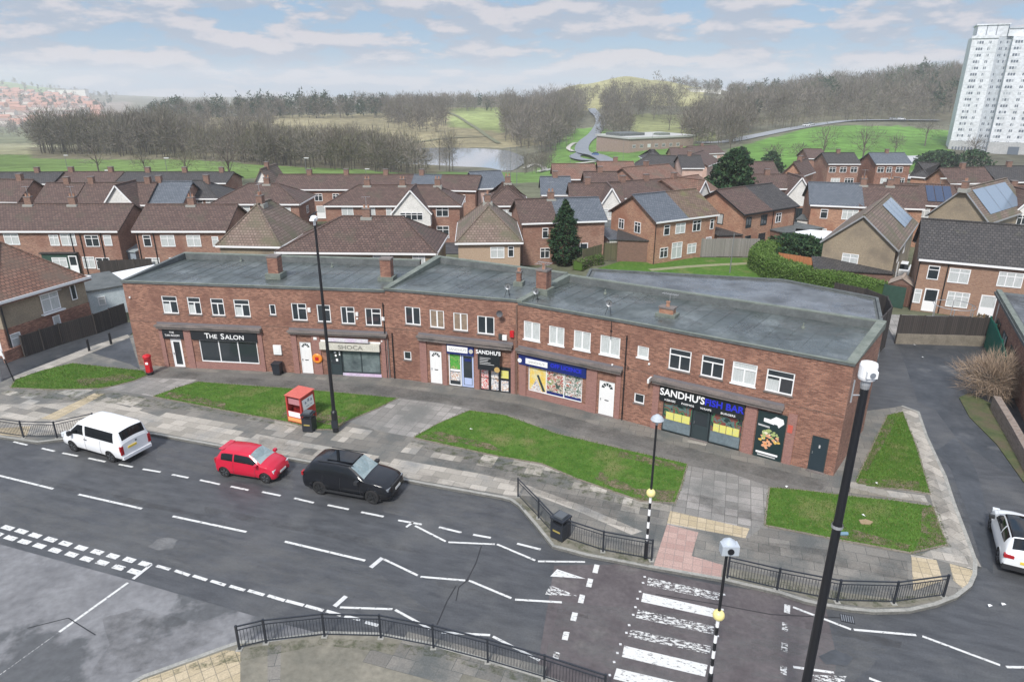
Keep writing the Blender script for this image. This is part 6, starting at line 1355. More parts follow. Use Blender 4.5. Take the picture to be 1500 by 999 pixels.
# ================================================================ LAKE, FAR ROADS, TOWER
WZ = -14.0
lk = [CY(c, y) for c, y in ((560, 300), (600, 293), (650, 289), (700, 288), (752, 292), (768, 318), (768, 350), (745, 384), (700, 398), (650, 402), (600, 398), (560, 380), (540, 340))]
lw = mat('lake_water', (.3, .32, .34), rough=.04, spec=1)
b = MB(uvrot=0); b.prism(lk, WZ-.01, WZ, lw); struct(b.build('lake_water'))
def road_on(name, pts, w, m, dz=.15, n=10):
    """ribbon on the terrain through (column, northing) points"""
    P_ = [Vector(CY(*p)) for p in pts]; out = []
    for i in range(len(P_)-1):
        p0 = P_[max(i-1, 0)]; p1 = P_[i]; p2 = P_[i+1]; p3 = P_[min(i+2, len(P_)-1)]
        for k in range(n):
            t = k/n; out.append(.5*((2*p1)+(p2-p0)*t+(2*p0-5*p1+4*p2-p3)*t*t+(3*p1-p0-3*p2+p3)*t**3))
    out.append(P_[-1]); b = MB(); L_ = []; 
    for i, p in enumerate(out):
        d = (out[min(i+1, len(out)-1)]-out[max(i-1, 0)]).normalized(); nn = Vector((-d.y, d.x)); a = p+nn*w/2; c = p-nn*w/2
        za = max(hz1(*a), hz1(*c), hz1(*p))+dz
        L_.append(((a.x, a.y, za), (c.x, c.y, za)))
    for (a, c), (a2, c2) in zip(L_, L_[1:]): b.face([c, c2, a2, a], m)
    struct(b.build(name)); return [(a, c) for a, c in L_]
far_as = mat('far_road', (.15, .165, .185), (.21, .225, .245), .3, .4)
pale_p = mat('pale_path', (.42, .4, .36), (.5, .48, .43), .5, .9)
road_on('winding_road', [(905, 262), (893, 290), (877, 318), (857, 345), (858, 380), (874, 430), (882, 500), (879, 560), (868, 640)], 7, far_as, .5)
road_on('winding_road', [(893, 290), (860, 300), (845, 322), (857, 345)], 5, far_as, .55)
road_on('lakeside_path', [(800, 262), (850, 285), (885, 292)], 2.2, pale_p, .4)
road_on('lakeside_path', [(770, 300), (785, 315), (800, 285), (790, 262)], 2.2, pale_p, .4)
road_on('lakeside_path', [(842, 350), (835, 365), (845, 385), (858, 378)], 2.2, pale_p, .45)
road_on('hill_track', [(655, 640), (675, 560), (700, 480), (730, 420)], 3, mat('field_track', (.12, .13, .07), (.15, .15, .09), .5, 1), .4)
road_on('hill_track', [(520, 330), (560, 400), (640, 440), (720, 450)], 2.5, mat('field_track', (.12, .13, .07)), .4)
road_on('upper_road', [(1030, 352), (1075, 352), (1120, 375), (1180, 405), (1240, 430), (1300, 438), (1385, 440)], 8, mat('upper_road_grey', (.24, .25, .27), (.3, .31, .33), .3, .5), .3)
road_on('tower_road', [(1330, 215), (1335, 240), (1345, 268), (1375, 285), (1420, 290)], 9, mat('pale_road', (.42, .42, .43), (.5, .5, .5), .3, .5), .5)
road_on('tower_car_park', [(1380, 208), (1440, 208), (1560, 208)], 14, mat('pale_road', (.42, .42, .43)), .5)
road_on('estate_back_road', [(1290, 190), (1340, 196), (1400, 196)], 9, mat('pale_road', (.42, .42, .43)), .5)
# tower block
def tower():
    cx, cy = CY(1411, 318); gz = -9.3; ft = 2.55; n = 18
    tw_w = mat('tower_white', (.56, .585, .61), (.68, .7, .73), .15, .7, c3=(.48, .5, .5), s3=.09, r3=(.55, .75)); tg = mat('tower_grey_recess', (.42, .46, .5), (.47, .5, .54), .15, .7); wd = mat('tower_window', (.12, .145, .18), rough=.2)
    root = empty('tower_block', (cx, cy, gz), R(-27), 'tall white tower block with rows of small dark windows at the top right', 'tower block')
    Ht = n*ft+2
    # stepped plan, each bay a slab: (x0,x1,y0)
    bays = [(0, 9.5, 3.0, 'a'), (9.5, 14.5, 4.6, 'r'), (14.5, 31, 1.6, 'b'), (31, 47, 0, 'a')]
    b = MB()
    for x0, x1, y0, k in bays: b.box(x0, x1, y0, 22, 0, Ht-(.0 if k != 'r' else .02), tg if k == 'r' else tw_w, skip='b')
    b.build('wall', root)
    b = MB()
    for k in range(3): z = 0; b.box(-.3, 9.7, 2.7-.0, 3.0-.01, .2+0*k, 5.2, mat('tower_stone_base', (.35,.36,.36), (.42,.42,.42), .3, .8)) if k == 0 else None
    b.box(14.4, 47.2, 1.3, 1.59, .2, 5.2, mat('tower_stone_base', (.35,.36,.36))); b.build('plinth', root)
    b = MB(); m_ = tw_w
    b.box(1.0, 12.5, 4.5, 18, Ht, Ht+4.6, m_, skip='b'); b.box(.6, 12.9, 4.1, 18.4, Ht+4.6, Ht+5.1, m_); b.box(12.6, 47, 3.5, 19, Ht, Ht+3.0, m_, skip='b'); b.box(12.7, 47.3, 3.1, 19.4, Ht+3.0, Ht+3.6, tg)
    for x in (1.0, 4.6, 8.2, 12.3): b.box(x, x+.25, 4.42, 4.5, Ht, Ht+4.6, wd)
    b.box(-.4, 9.6, 2.6, 3.0, Ht-.6, Ht+.5, m_); b.build('penthouse', root)
    wins_ = {'a': [(2.0, 2.6), (6.2, 1.2)], 'r': [(1.0, 1.3), (3.3, 1.5)], 'b': [(1.0, 2.8), (6.2, 1.4), (9.8, 2.0), (13.6, 1.4)]}
    tr0 = random.Random(9); wl_ = mat('tower_blind', (.36, .39, .42), rough=.5)
    for fl_ in range(n):   # each storey's windows are one strip part
        b = MB(); z = .8+fl_*ft+1.0
        for x0, x1, y0, k in bays:
            for wx, ww in (wins_[k] if not (k == 'a' and x0 > 20) else wins_['b']):
                nn = 3 if ww > 2.2 else 2
                for q in range(nn):
                    a = x0+wx+q*ww/nn; b.box(a, a+ww/nn-.22, y0-.04, y0-.002, z, z+1.05, wd if tr0.random() < .72 else wl_, skip='k')
        b.build('window_row', root)
        b = MB()
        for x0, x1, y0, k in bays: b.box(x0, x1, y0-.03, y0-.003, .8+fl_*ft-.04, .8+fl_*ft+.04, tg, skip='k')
        b.build('floor_band', root)
    b = MB()
    for k in range(7): b.box(1+k*1.2, 1.7+k*1.2, 2.6, 2.69, .2, 2.6, wd)
    b.box(22, 26, 1.2, 1.29, 0, 3.4, wd); b.box(34, 37, -.1, -.01, 0, 3.2, wd); b.build('entrance', root)
tower()
# flat roofed school building
def school():
    x, y = CY(905, 322); x2, y2 = CY(1030, 345); zz = -9.4; L_ = math.dist((x, y), (x2, y2)); ang = math.atan2(y2-y, x2-x)
    root = empty('school_building', (x+4, y, zz), ang, 'long flat roofed brown brick building in the middle distance beside the winding road', 'building')
    bb = mat('pink_brown_brick', (.27, .19, .16), (.33, .24, .2), 1, .9)
    b = MB(); b.box(3, L_-8, 0, 26, -3, 5.6, bb, skip='b'); b.build('wall', root)
    b = MB(); b.box(2.5, L_-7.5, -.5, 26.5, 5.6, 6.4, mat('pale_parapet', (.42,.42,.4), rough=.8)); b.box(4, 18, 8, 20, 6.4, 7.6, felt_d, skip='b'); b.box(24, 30, 4, 9, 6.4, 7.4, felt_g, skip='b'); b.build('roof', root)
    for k in range(7): put_win(root, 'f', 6+k*4.3, 1.6, 1.8, 1.5, 't', L_, 26)
school()
for lb, c, y, w, h in (('long white industrial shed beyond the tan hill', 1035, 820, 34, 3.5), ('low white roofed shed right of the long one', 1090, 900, 32, 3), ('white sheds on the far left hillside', 95, 2150, 110, 16)):
    x, y = CY(c, y); z = hz1(x, y); root = empty('industrial_shed', (x, y, z), 0, lb, 'shed')
    b = MB(); b.box(-w/2, w/2, 0, 20, -8, h, render_w, skip='b'); b.build('wall', root); b = MB(); b.box(-w/2-.5, w/2+.5, -.5, 20.5, h, h+1, galv); b.build('roof', root)
# far town of separate small houses
tr = random.Random(5); protos = []
for wm, rm, nm in ((mat('far_brick', (.45,.25,.19), rough=.9), mat('far_red_roof', (.4,.2,.15), rough=.9), 'red'), (mat('far_render', (.6,.55,.5), rough=.9), mat('far_brown_roof', (.27,.19,.17), rough=.9), 'pale')):
    r_ = empty('far_house', (0, 0, -500), 0, None, 'house', 'houses of the far left town')
    b = MB(); b.box(-9, 9, -5, 5, -2, 6, wm, skip='bt'); b.face([(-9,-5,6),(-9,0,9.5),(-9,5,6)], wm); b.face([(9,-5,6),(9,5,6),(9,0,9.5)], wm); b.build('wall', r_)
    b = MB(); b.face([(-9.5,-5.5,5.7),(9.5,-5.5,5.7),(9.5,0,9.6),(-9.5,0,9.6)], rm); b.face([(9.5,5.5,5.7),(-9.5,5.5,5.7),(-9.5,0,9.6),(9.5,0,9.6)], rm); b.build('roof', r_)
    protos.append((r_, nm))
used = set(); cnt = 0
for row in range(13):
    y = 1230+row*75+tr.uniform(-8, 8); c = -30+tr.uniform(0, 8)
    while c < 158-row*3:
        if tr.random() < .84:
            k = 0 if tr.random() < .62 else 1; p, nm = protos[k]
            o = p if k not in used else copy_tree(p); used.add(k)
            x, _y = CY(c, y); y_ = y+tr.uniform(-12, 12); o.location = (x, y_, hz1(x, y_)); o.rotation_euler = (0, 0, tr.uniform(-.5, .5)); o['label'] = ('tiny red roofed house in the hazy far town' if k == 0 else 'tiny pale house with brown roof in the hazy far town'); cnt += 1
        c += 18*1068/y*tr.uniform(1.05, 1.5)
print('town', cnt)
# ================================================================ VEHICLES
carpaint = {}
def paint(name, c, rough=.25, metal=0.):
    M = mat(name, c, rough=rough, metal=metal); b = M.node_tree.nodes['Principled BSDF']; b.inputs['Coat Weight'].default_value = .5; b.inputs['Specular IOR Level'].default_value = .35; b.inputs['Coat Roughness'].default_value = .08; return M
tint = mat('tinted_glass', (.006, .008, .01), rough=.03, spec=.5)
screen = mat('windscreen_glass', (.16, .22, .23), (.3, .36, .36), 1.5, .08, spec=.8)
lampm = mat('headlamp_lens', (.65, .68, .7), rough=.1, spec=.8)
tail = mat('tail_lamp', (.35, .01, .015), rough=.15)
plate_w = mat('plate_white', (.75, .75, .72), rough=.5); plate_y = mat('plate_yellow', (.75, .55, .08), rough=.5)
plastic = mat('black_plastic', (.02, .021, .023), rough=.6)
alloy = mat('alloy_grey', (.18, .19, .2), rough=.35, metal=.7)
def sm(x, k, v):
    return np.interp(x, k, v)
def car(label, spec, pos, heading, name='parked_car', cat='car', roofm=None, group=None):
    """spec: K rows (x, zbottom, zbelt, ztop, wmid, wbelt, wtop); x from the tail"""
    K = np.array(spec['K'], float); pm = spec['paint']; L_ = K[-1, 0]
    root = empty(name, (*pos, 0), heading, label, cat, group)
    # stations spaced along the top profile
    xs = np.linspace(0, L_, 1200); zt = np.interp(xs, K[:, 0], K[:, 3]); ds = np.concatenate([[0], np.cumsum(np.hypot(np.diff(xs), np.diff(zt)))])
    N = 150; X = np.interp(np.linspace(0, ds[-1], N), ds, xs)
    ker = np.ones(5)/5
    def prof(j):
        v = np.interp(X, K[:, 0], K[:, j]); p = np.pad(v, 2, 'edge'); return np.convolve(p, ker, 'valid')
    zb, zl, zt, wm, wb, wt = [prof(j) for j in range(1, 7)]
    rings = []; segn = [3, 6, 5, 9, 2, 7]
    for i in range(N):
        zm = zb[i]+(zl[i]-zb[i])*.55; hgt = zt[i]-zl[i]; cr = spec.get('crown', .06)
        eg = min(.07, max(.02, hgt*.18))
        ctrl = [(0, zb[i]), (wm[i]*.93, zb[i]), (wm[i], zm), (wb[i]+.005, zl[i]), (wt[i]+eg*.4, zt[i]-eg), (wt[i]-eg*.5, zt[i]-.004), (0, zt[i]+cr*min(1, wt[i]/.5))]
        ring = []
        for s in range(6):
            (a, b_), (c, d) = ctrl[s], ctrl[s+1]
            for k in range(segn[s]):
                t = k/segn[s]
                y = a+(c-a)*t; z = b_+(d-b_)*t
                if s == 1: y += math.sin(t*math.pi)*.025
                if s == 3: y += math.sin(t*math.pi)*.03
                if s == 5: z = b_+(d-b_)*math.sin(t*math.pi/2)
                ring.append((y, z))
        ring.append(ctrl[-1]); rings.append(ring)
    M_ = len(rings[0]); cum = np.cumsum([0]+segn)
    wheels = [(spec['xr'], spec['wr']), (spec['xf'], spec['wr'])]
    V = np.zeros((N, M_, 3))
    for i in range(N):
        for j in range(M_): V[i, j] = (X[i]-L_/2, rings[i][j][0], rings[i][j][1])
    def seg_of(j): return int(np.searchsorted(cum, j, 'right')-1)
    dele = np.zeros((N-1, M_-1), bool)
    for wx, wr in wheels:
        Rr = wr*1.13
        for i in range(N):
            for j in range(M_):
                if seg_of(min(j, M_-2)) > 2: continue
                if V[i, j, 1] < wm.max()*.55: continue
                dx = V[i, j, 0]-(wx-L_/2); dz = V[i, j, 2]-wr; d = math.hypot(dx, dz)
                if d < Rr and d > Rr*.82: V[i, j, 0] += dx/d*(Rr-d); V[i, j, 2] += dz/d*(Rr-d)
        for i in range(N-1):
            for j in range(M_-1):
                if seg_of(j) > 2: continue
                q = (V[i, j]+V[i+1, j]+V[i, j+1]+V[i+1, j+1])/4
                if q[1] < wm.max()*.55: continue
                if math.hypot(q[0]-(wx-L_/2), q[2]-wr) < Rr*.965: dele[i, j] = True
    parts = {'side_window ': MB(), 'body': MB(), 'windscreen': MB(), 'rear_window': MB(), 'side_window': MB(), 'roof': MB(), 'sill_trim': MB()}
    xw = spec['win']     # list of (x0,x1) side glass; x measured from tail
    xs0, xs1 = spec['screen']; xr0, xr1 = spec['rear']; rf0, rf1 = spec['roofx']
    for i in range(N-1):
        xc = (X[i]+X[i+1])/2
        for j in range(M_-1):
            if dele[i, j]: continue
            s = seg_of(j); key = 'body'; m = pm; k = j-cum[s]
            if s == 3 and 1 <= k <= 7 and any(a < xc < c for a, c in xw) and zt[i]-zl[i] > .14: key, m = 'side_window', tint
            elif s == 5 and xs0 < xc < xs1: key, m = 'windscreen', screen
            elif s == 5 and xr0 < xc < xr1: key, m = 'rear_window', tint
            elif s >= 4 and rf0 < xc < rf1 and roofm: key, m = 'roof', roofm
            elif s == 4 and (xs0-.1 < xc < xs1+.05): key, m = 'body', spec.get('pillar', pm)
            elif s == 0 or (s == 1 and k == 0): key, m = ('sill_trim', plastic)
            b = parts[key]
            p = [V[i, j], V[i+1, j], V[i+1, j+1], V[i, j+1]]
            b.face([tuple(q) for q in p], m, True)
            (parts['side_window '] if key == 'side_window' else b).face([(q[0], -q[1], q[2]) for q in p[::-1]], m, True)
    # end caps
    for i, rev in ((0, 1), (N-1, 0)):
        r = [tuple(V[i, j]) for j in range(M_)]; poly = r+[(q[0], -q[1], q[2]) for q in r[1:-1][::-1]]
        parts['body'].face(poly[::-1] if rev else poly, pm, False)
    bo = parts['body'].build('body', root, uv=False)
    # weld so smooth shading works
    import bmesh
    for o_ in [bo]+[parts[k].build(k.strip(), root, uv=(k == 'windscreen')) for k in parts if k != 'body' and parts[k].f]:
        bm = bmesh.new(); bm.from_mesh(o_.data); bmesh.ops.remove_doubles(bm, verts=bm.verts, dist=.0008); bmesh.ops.recalc_face_normals(bm, faces=bm.faces) if o_ is bo and False else None; bm.to_mesh(o_.data); bm.free()
        o_.data.set_sharp_from_angle(angle=R(42)) if hasattr(o_.data, 'set_sharp_from_angle') else None
    # dark wheel wells
    b = MB()
    for wx, wr in wheels: b.box(wx-L_/2-wr*1.1, wx-L_/2+wr*1.1, -wm.max()+.12, wm.max()-.12, .16, wr*2.08, plastic)
    b.build('wheel_well', root)
    Wm = wm.max()
    for wx, wr in wheels:
        for sgn in (1, -1):
            b = MB(); x = wx-L_/2; y = sgn*(Wm-.01)
            b.lathe((x, y, wr), [(wr*.66,0),(wr*.92,0),(wr,-.04*sgn),(wr,-.2*sgn),(wr*.6,-.22*sgn)][::1 if sgn < 0 else -1], tyre_m, 22, 'y'); t = b.build('wheel', root, uv=False)
            b = MB(); b.lathe((x, y-.02*sgn, wr), [(0,-.0),(wr*.2,0),(wr*.2,-.03*sgn),(wr*.62,-.03*sgn),(wr*.68,.01*sgn)], spec.get('rimback', plastic), 22, 'y')
            for k in range(5):
                a = k*2*math.pi/5+.3
                for da in (-.13, .13): b.bar((x+math.cos(a)*.05, y-.015*sgn, wr+math.sin(a)*.05), (x+math.cos(a+da)*wr*.64, y-.02*sgn, wr+math.sin(a+da)*wr*.64), .035, .03, spec.get('rim', alloy))
            b.build('rim', t, uv=False)
    def bx(nm, x0, x1, y0, y1, z0, z1, m, mirror=True, par=root):
        for sg in ((1, -1) if mirror else (1,)):
            b = MB(); ya, yb = sorted((y0*sg, y1*sg)); b.box(x0-L_/2, x1-L_/2, ya, yb, z0, z1, m); b.build(nm, par, uv=False)
    # shut lines between the panels
    b = MB()
    for xs_ in spec.get('seams', ()):
        i = int(np.argmin(abs(X-xs_)))
        for j in range(cum[1], cum[3]):
            for sg in (1, -1):
                p, q = V[i, j], V[i, j+1]; b.bar((p[0], sg*(p[1]+.001), p[2]), (q[0], sg*(q[1]+.001), q[2]), .012, .012, plastic)
    if b.f: b.build('shut_line', root, uv=False)
    spec['fit'](bx, bo)
    return root
def bevelpatch(): pass
# small red hatchback
def fit_hatch(bx, bo):
    L_ = 3.55
    bx('headlight', 3.26, 3.46, .46, .69, .57, .72, lampm); bx('tail_light', .0, .1, .55, .72, .72, 1.02, tail); bx('number_plate', 3.53, 3.57, -.26, .26, .42, .53, plate_w, False)
    bx('grille', 3.5, 3.555, -.45, .45, .28, .38, plastic, False); bx('wing_mirror', 2.5, 2.66, .8, .98, .93, 1.07, hred); bx('wiper', 2.72, 2.76, -.5, .3, 1.0, 1.02, plastic, False); bx('spoiler', .2, .5, -.5, .5, 1.455, 1.485, hred, False)
hred = paint('hatch_red_paint', (.5, .008, .035))
HATCH = dict(K=[(0,.3,.78,.82,.66,.6,.52),(.04,.24,.9,.95,.74,.68,.58),(.12,.22,.95,1.1,.79,.74,.6),(.34,.22,.96,1.4,.815,.75,.56),(.6,.22,.95,1.46,.82,.755,.56),(1.4,.21,.93,1.485,.82,.76,.57),(2.05,.21,.91,1.44,.82,.76,.56),(2.75,.21,.9,1.0,.82,.76,.66),(3.1,.22,.84,.93,.81,.74,.64),(3.4,.22,.7,.78,.76,.68,.58),(3.52,.24,.56,.6,.66,.58,.48),(3.55,.3,.5,.52,.58,.5,.4)],
  paint=hred, xr=.57, xf=2.99, wr=.3, win=[(.42,1.12),(1.2,2.5)], screen=(2.1,2.72), rear=(.1,.33), roofx=(.35,2.08), seams=(1.16,2.45), fit=fit_hatch)
def mid(p, q): return ((p[0]+q[0])/2, (p[1]+q[1])/2)
def place(rear, front, wb_, hw, xr, xf, L_, side=1):
    """centre and heading from the two near-side wheel contact points"""
    a, c = G(*rear), G(*front); ang = math.atan2(c[1]-a[1], c[0]-a[0]); d = (math.cos(ang), math.sin(ang)); n = (-d[1]*side, d[0]*side)
    m_ = mid(a, c); off = L_/2-(xr+xf)/2
    return (m_[0]+d[0]*off+n[0]*(hw-.1), m_[1]+d[1]*off+n[1]*(hw-.1)), ang
p, a = place((331, 697.5), (391, 707), 2.42, .82, .57, 2.99, 3.55)
car('small bright red hatchback parked in the bay between the van and the black car', HATCH, p, a, group='cars parked along the kerb')
# black SUV
sblk = paint('suv_black_paint', (.004, .005, .008), .22)
def fit_suv(bx, bo):
    bx('headlight', 4.56, 4.78, .52, .83, .76, .88, mat('dark_lamp', (.2,.22,.24), rough=.1)); bx('grille', 4.78, 4.86, -.5, .5, .74, .94, plastic, False); bx('number_plate', 4.86, 4.9, -.26, .26, .58, .7, plate_w, False); bx('tail_light', .02, .12, .68, .9, .95, 1.15, tail)
    bx('wing_mirror', 3.12, 3.32, .98, 1.2, 1.08, 1.24, plastic); bx('roof_rail', .9, 2.9, .66, .7, 1.795, 1.82, plastic); bx('wiper', 3.42, 3.46, -.6, .4, 1.19, 1.21, plastic, False); bx('sunroof', 1.3, 2.75, -.48, .48, 1.825, 1.842, tint, False)
    bx('side_sill', 1.25, 3.5, .985, 1.02, .3, .42, plastic)
SUV = dict(K=[(0,.45,.95,1.0,.8,.74,.64),(.06,.36,1.05,1.12,.9,.83,.7),(.16,.32,1.14,1.26,.96,.87,.7),(.5,.3,1.16,1.66,.985,.89,.68),(.85,.3,1.16,1.74,.99,.9,.7),(1.8,.3,1.15,1.79,.99,.9,.71),(2.7,.3,1.14,1.75,.99,.9,.7),(3.5,.3,1.12,1.2,.99,.9,.78),(4.0,.3,1.08,1.15,.985,.89,.76),(4.5,.32,.98,1.05,.95,.86,.72),(4.75,.36,.85,.9,.86,.78,.64),(4.86,.42,.7,.74,.74,.66,.54),(4.88,.46,.64,.68,.66,.6,.5)],
  paint=sblk, xr=1.0, xf=3.92, wr=.385, win=[(.55,1.2),(1.28,2.15),(2.23,3.15)], screen=(2.75,3.46), rear=(.16,.5), roofx=(.6,2.72), seams=(1.24,2.2,3.3), fit=fit_suv, pillar=plastic, rim=mat('dark_alloy', (.05,.052,.055), rough=.35, metal=.6), crown=.04)
p, a = place((468, 723), (548, 737.5), 2.92, .99, 1.0, 3.92, 4.88)
car('large glossy black sports utility car parked nearest the crossing', SUV, p, a, group='cars parked along the kerb')
# white van, facing left
vwh = paint('van_white_paint', (.78, .79, .8), .3)
def fit_van(bx, bo):
    bx('headlight', 4.62, 4.8, .62, .88, .74, .98, lampm); bx('tail_light', -.02, .1, .76, .93, .62, 1.12, tail); bx('number_plate', -.03, .0, -.05, .48, .86, .98, plate_y, False); bx('rear_bumper', -.06, .2, -.88, .88, .32, .5, vwh, False)
    bx('wing_mirror', 3.72, 3.88, .96, 1.16, 1.12, 1.36, plastic); bx('door_handle', 2.6, 2.8, .955, .985, 1.02, 1.06, plastic); bx('badge', -.02, .0, -.1, .0, 1.08, 1.18, alloy, False)
VAN = dict(K=[(0,.36,1.1,1.2,.9,.86,.74),(.05,.32,1.14,1.4,.93,.88,.74),(.2,.3,1.16,1.88,.95,.9,.74),(.45,.3,1.16,1.95,.95,.9,.75),(2.5,.3,1.16,1.97,.955,.9,.76),(3.3,.3,1.15,1.93,.95,.9,.74),(4.1,.3,1.1,1.27,.95,.88,.74),(4.5,.3,1.0,1.08,.93,.85,.7),(4.75,.32,.85,.9,.88,.78,.62),(4.87,.36,.66,.7,.76,.68,.55),(4.9,.4,.6,.62,.7,.62,.5)],
  paint=vwh, xr=.95, xf=3.95, wr=.34, win=[(.5,2.7),(2.85,3.95)], screen=(3.34,4.06), rear=(.045,.2), roofx=(.3,3.3), seams=(1.6,2.78,3.9), fit=fit_van, crown=.05)
p, a = place((165, 676), (111, 660.5), 3.0, .95, .95, 3.95, 4.9, side=-1)
car('white van with dark tinted windows parked at the left end of the bay', VAN, p, a, 'parked_van', 'van', group='cars parked along the kerb')
# white car at the right edge
wh2 = paint('crossover_white_paint', (.75, .77, .78), .3)
def fit_x(bx, bo):
    bx('tail_light', -.01, .16, .5, .86, .82, .97, tail); bx('number_plate', -.02, .02, -.26, .26, .66, .78, plate_y, False); bx('rear_bumper', -.03, .25, -.84, .84, .3, .52, plastic, False); bx('wing_mirror', 2.7, 2.86, .9, 1.1, .98, 1.12, plastic); bx('headlight', 3.95, 4.1, .5, .78, .68, .82, lampm)
XO = dict(K=[(0,.36,.86,.92,.78,.7,.6),(.06,.3,.96,1.02,.85,.78,.64),(.2,.28,1.0,1.16,.88,.8,.62),(.62,.27,1.02,1.5,.89,.8,.58),(1.0,.27,1.0,1.56,.89,.81,.6),(2.1,.26,.97,1.57,.89,.81,.61),(2.5,.26,.95,1.5,.89,.81,.6),(3.2,.26,.93,1.03,.89,.8,.68),(3.7,.27,.86,.95,.87,.78,.66),(4.05,.28,.72,.8,.8,.7,.58),(4.2,.34,.56,.6,.66,.56,.46)],
  paint=wh2, xr=.8, xf=3.4, wr=.34, win=[(.75,1.5),(1.6,2.9)], screen=(2.55,3.18), rear=(.2,.6), roofx=(.64,2.54), fit=fit_x)
p = G(1463, 838); ang = R(63); p = (p[0]+math.cos(ang)*2.05+math.sin(ang)*.85, p[1]+math.sin(ang)*2.05-math.cos(ang)*.85)
car('white car with black roof seen from behind at the right edge', XO, p, ang, roofm=tint, group='cars parked along the kerb')
# far cars: cheap copies of a small saloon
def far_car(label, c, y, m, ang, z=None, xy=None):
    if xy: x, y = xy; zz = z or 0
    else: x, y = CY(c, y); zz = hz1(x, y)+.6
    root = empty('parked_car', (x, y, zz), ang, label, 'car', 'distant cars')
    b = MB(); pr = [(-2.1,.3),(-2.1,.85),(-1.5,1.0),(2.1,.72),(2.15,.3)]
    sec = [(-2.1,.3,.9,.8),(-1.9,.28,.98,.86),(-.2,.26,.95,.88),(1.2,.26,.92,.86),(1.9,.28,.8,.8),(2.1,.32,.62,.7)]
    for (x0,a0,t0,w0),(x1,a1,t1,w1) in zip(sec, sec[1:]):
        b.face([(x0,-w0,a0),(x1,-w1,a1),(x1,-w1,t1),(x0,-w0,t0)], m); b.face([(x1,w1,a1),(x0,w0,a0),(x0,w0,t0),(x1,w1,t1)], m); b.face([(x0,-w0,t0),(x1,-w1,t1),(x1,w1,t1),(x0,w0,t0)], m)
    b.face([(-2.1,.8,.3),(-2.1,-.8,.3),(-2.1,-.8,.9),(-2.1,.8,.9)], m); b.face([(2.1,-.7,.32),(2.1,.7,.32),(2.1,.7,.62),(2.1,-.7,.62)], m)
    b.build('body', root)
    b = MB(); cb = [(-1.75,.94,.78),(-1.2,1.42,.62),(.2,1.46,.62),(1.0,.93,.78)]
    for (x0,z0,w0),(x1,z1,w1) in zip(cb, cb[1:]):
        mm = m if x0 == -1.2 else tint
        b.face([(x0,-w0,z0),(x1,-w1,z1),(x1,w1,z1),(x0,w0,z0)], mm)
    for s in (-1, 1): b.face([(q[0], s*q[2], q[1]) for q in (cb if s > 0 else cb[::-1])], tint)
    b.build('cabin', root)
    for wx in (-1.3, 1.3):
        for s in (-1, 1): b = MB(); b.lathe((wx, s*.82, .31), [(0,-.08),(.31,-.08),(.31,.08),(0,.08)], tyre_m, 12, 'y'); b.build('wheel', root)
wc, dk, sv, bl = mat('far_white_paint', (.75,.76,.77), rough=.3), mat('far_dark_paint', (.03,.035,.05), rough=.3), mat('far_silver_paint', (.4,.42,.44), rough=.3), mat('far_blue_paint', (.05,.12,.3), rough=.3)
for lb, c, y, m, an in (('dark car waiting at the winding road junction', 876, 318, bl, 1.9), ('dark car higher on the winding road', 884, 505, dk, 1.5), ('white car on the road above the sloping green', 1190, 408, wc, .2), ('silver car on the road above the sloping green', 1197, 414, sv, .2), ('white car parked on the upper road near the tower', 1330, 440, wc, 0), ('white van shaped car beside it on the upper road', 1318, 440, sv, 0),
   ('white car on the pale road to the tower', 1345, 262, wc, 1.2), ('silver car at the foot of the green by the tower road', 1322, 275, sv, .3), ('white car beside the red brick semi', 1275, 212, wc, 0), ('white car in the tower car park', 1425, 212, wc, 0), ('dark blue car in the tower car park', 1470, 214, bl, 0), ('silver car in the tower car park, left', 1390, 214, sv, 0), ('dark car in the tower car park, right', 1490, 213, dk, 0)):
    far_car(lb, c, y, m, an)
x = G(773, 352); far_car('white car parked nose out by the tan hipped house', 0, 0, wc, 1.9, 0, (G(772, 352)[0]-.3, G(772, 352)[1]))
far_car('silver car behind the outhouse by the hipped brick house', 0, 0, wc, .2, 0, G(445, 315))
far_car('dark car half hidden at the garage behind the hedge', 0, 0, dk, .2, 0, G(1196, 352))
bp = G(1318, 402)
far_car('white car between the two tan pebbledash gables', 0, 0, wc, 1.0, 0, bp)

# ================================================================ STREET FURNITURE
def pedestrian_railing(label, posts, h=1.05, z0=Z1):
    root = empty('pedestrian_railing', (*posts[0], z0), 0, label, 'railing', 'black pedestrian railings'); o = (*posts[0], z0)
    for p in posts:
        b = MB(); b.box(p[0]-.035, p[0]+.035, p[1]-.035, p[1]+.035, z0, z0+h+.05, black_m); b.box(p[0]-.11, p[0]+.11, p[1]-.11, p[1]+.11, z0, z0+.025, kerbm); b.build('post', root, off=o)
    for a, c in zip(posts, posts[1:]):
        b = MB(); L_ = math.dist(a, c); n = int(L_/.11)
        b.bar((*a, z0+h), (*c, z0+h), .05, .04, black_m); b.bar((*a, z0+h-.17), (*c, z0+h-.17), .03, .03, black_m); b.bar((*a, z0+.13), (*c, z0+.13), .03, .03, black_m)
        for k in range(1, n):
            p = (a[0]+(c[0]-a[0])*k/n, a[1]+(c[1]-a[1])*k/n); b.bar((*p, z0+.13), (*p, z0+h-.17), .014, .014, black_m)
        b.build('rail_panel', root, off=o)
pedestrian_railing('black railing curving round the kerb left of the crossing, with a bin behind it', GP([(758.7, 727.7), (788.7, 759), (811, 784), (883, 808), (954, 821)], Z1))
pedestrian_railing('black railing right of the crossing along the curved kerb corner', GP([(1065, 846.7), (1138, 864), (1226, 881.7), (1309, 884), (1381.7, 874)], Z1))
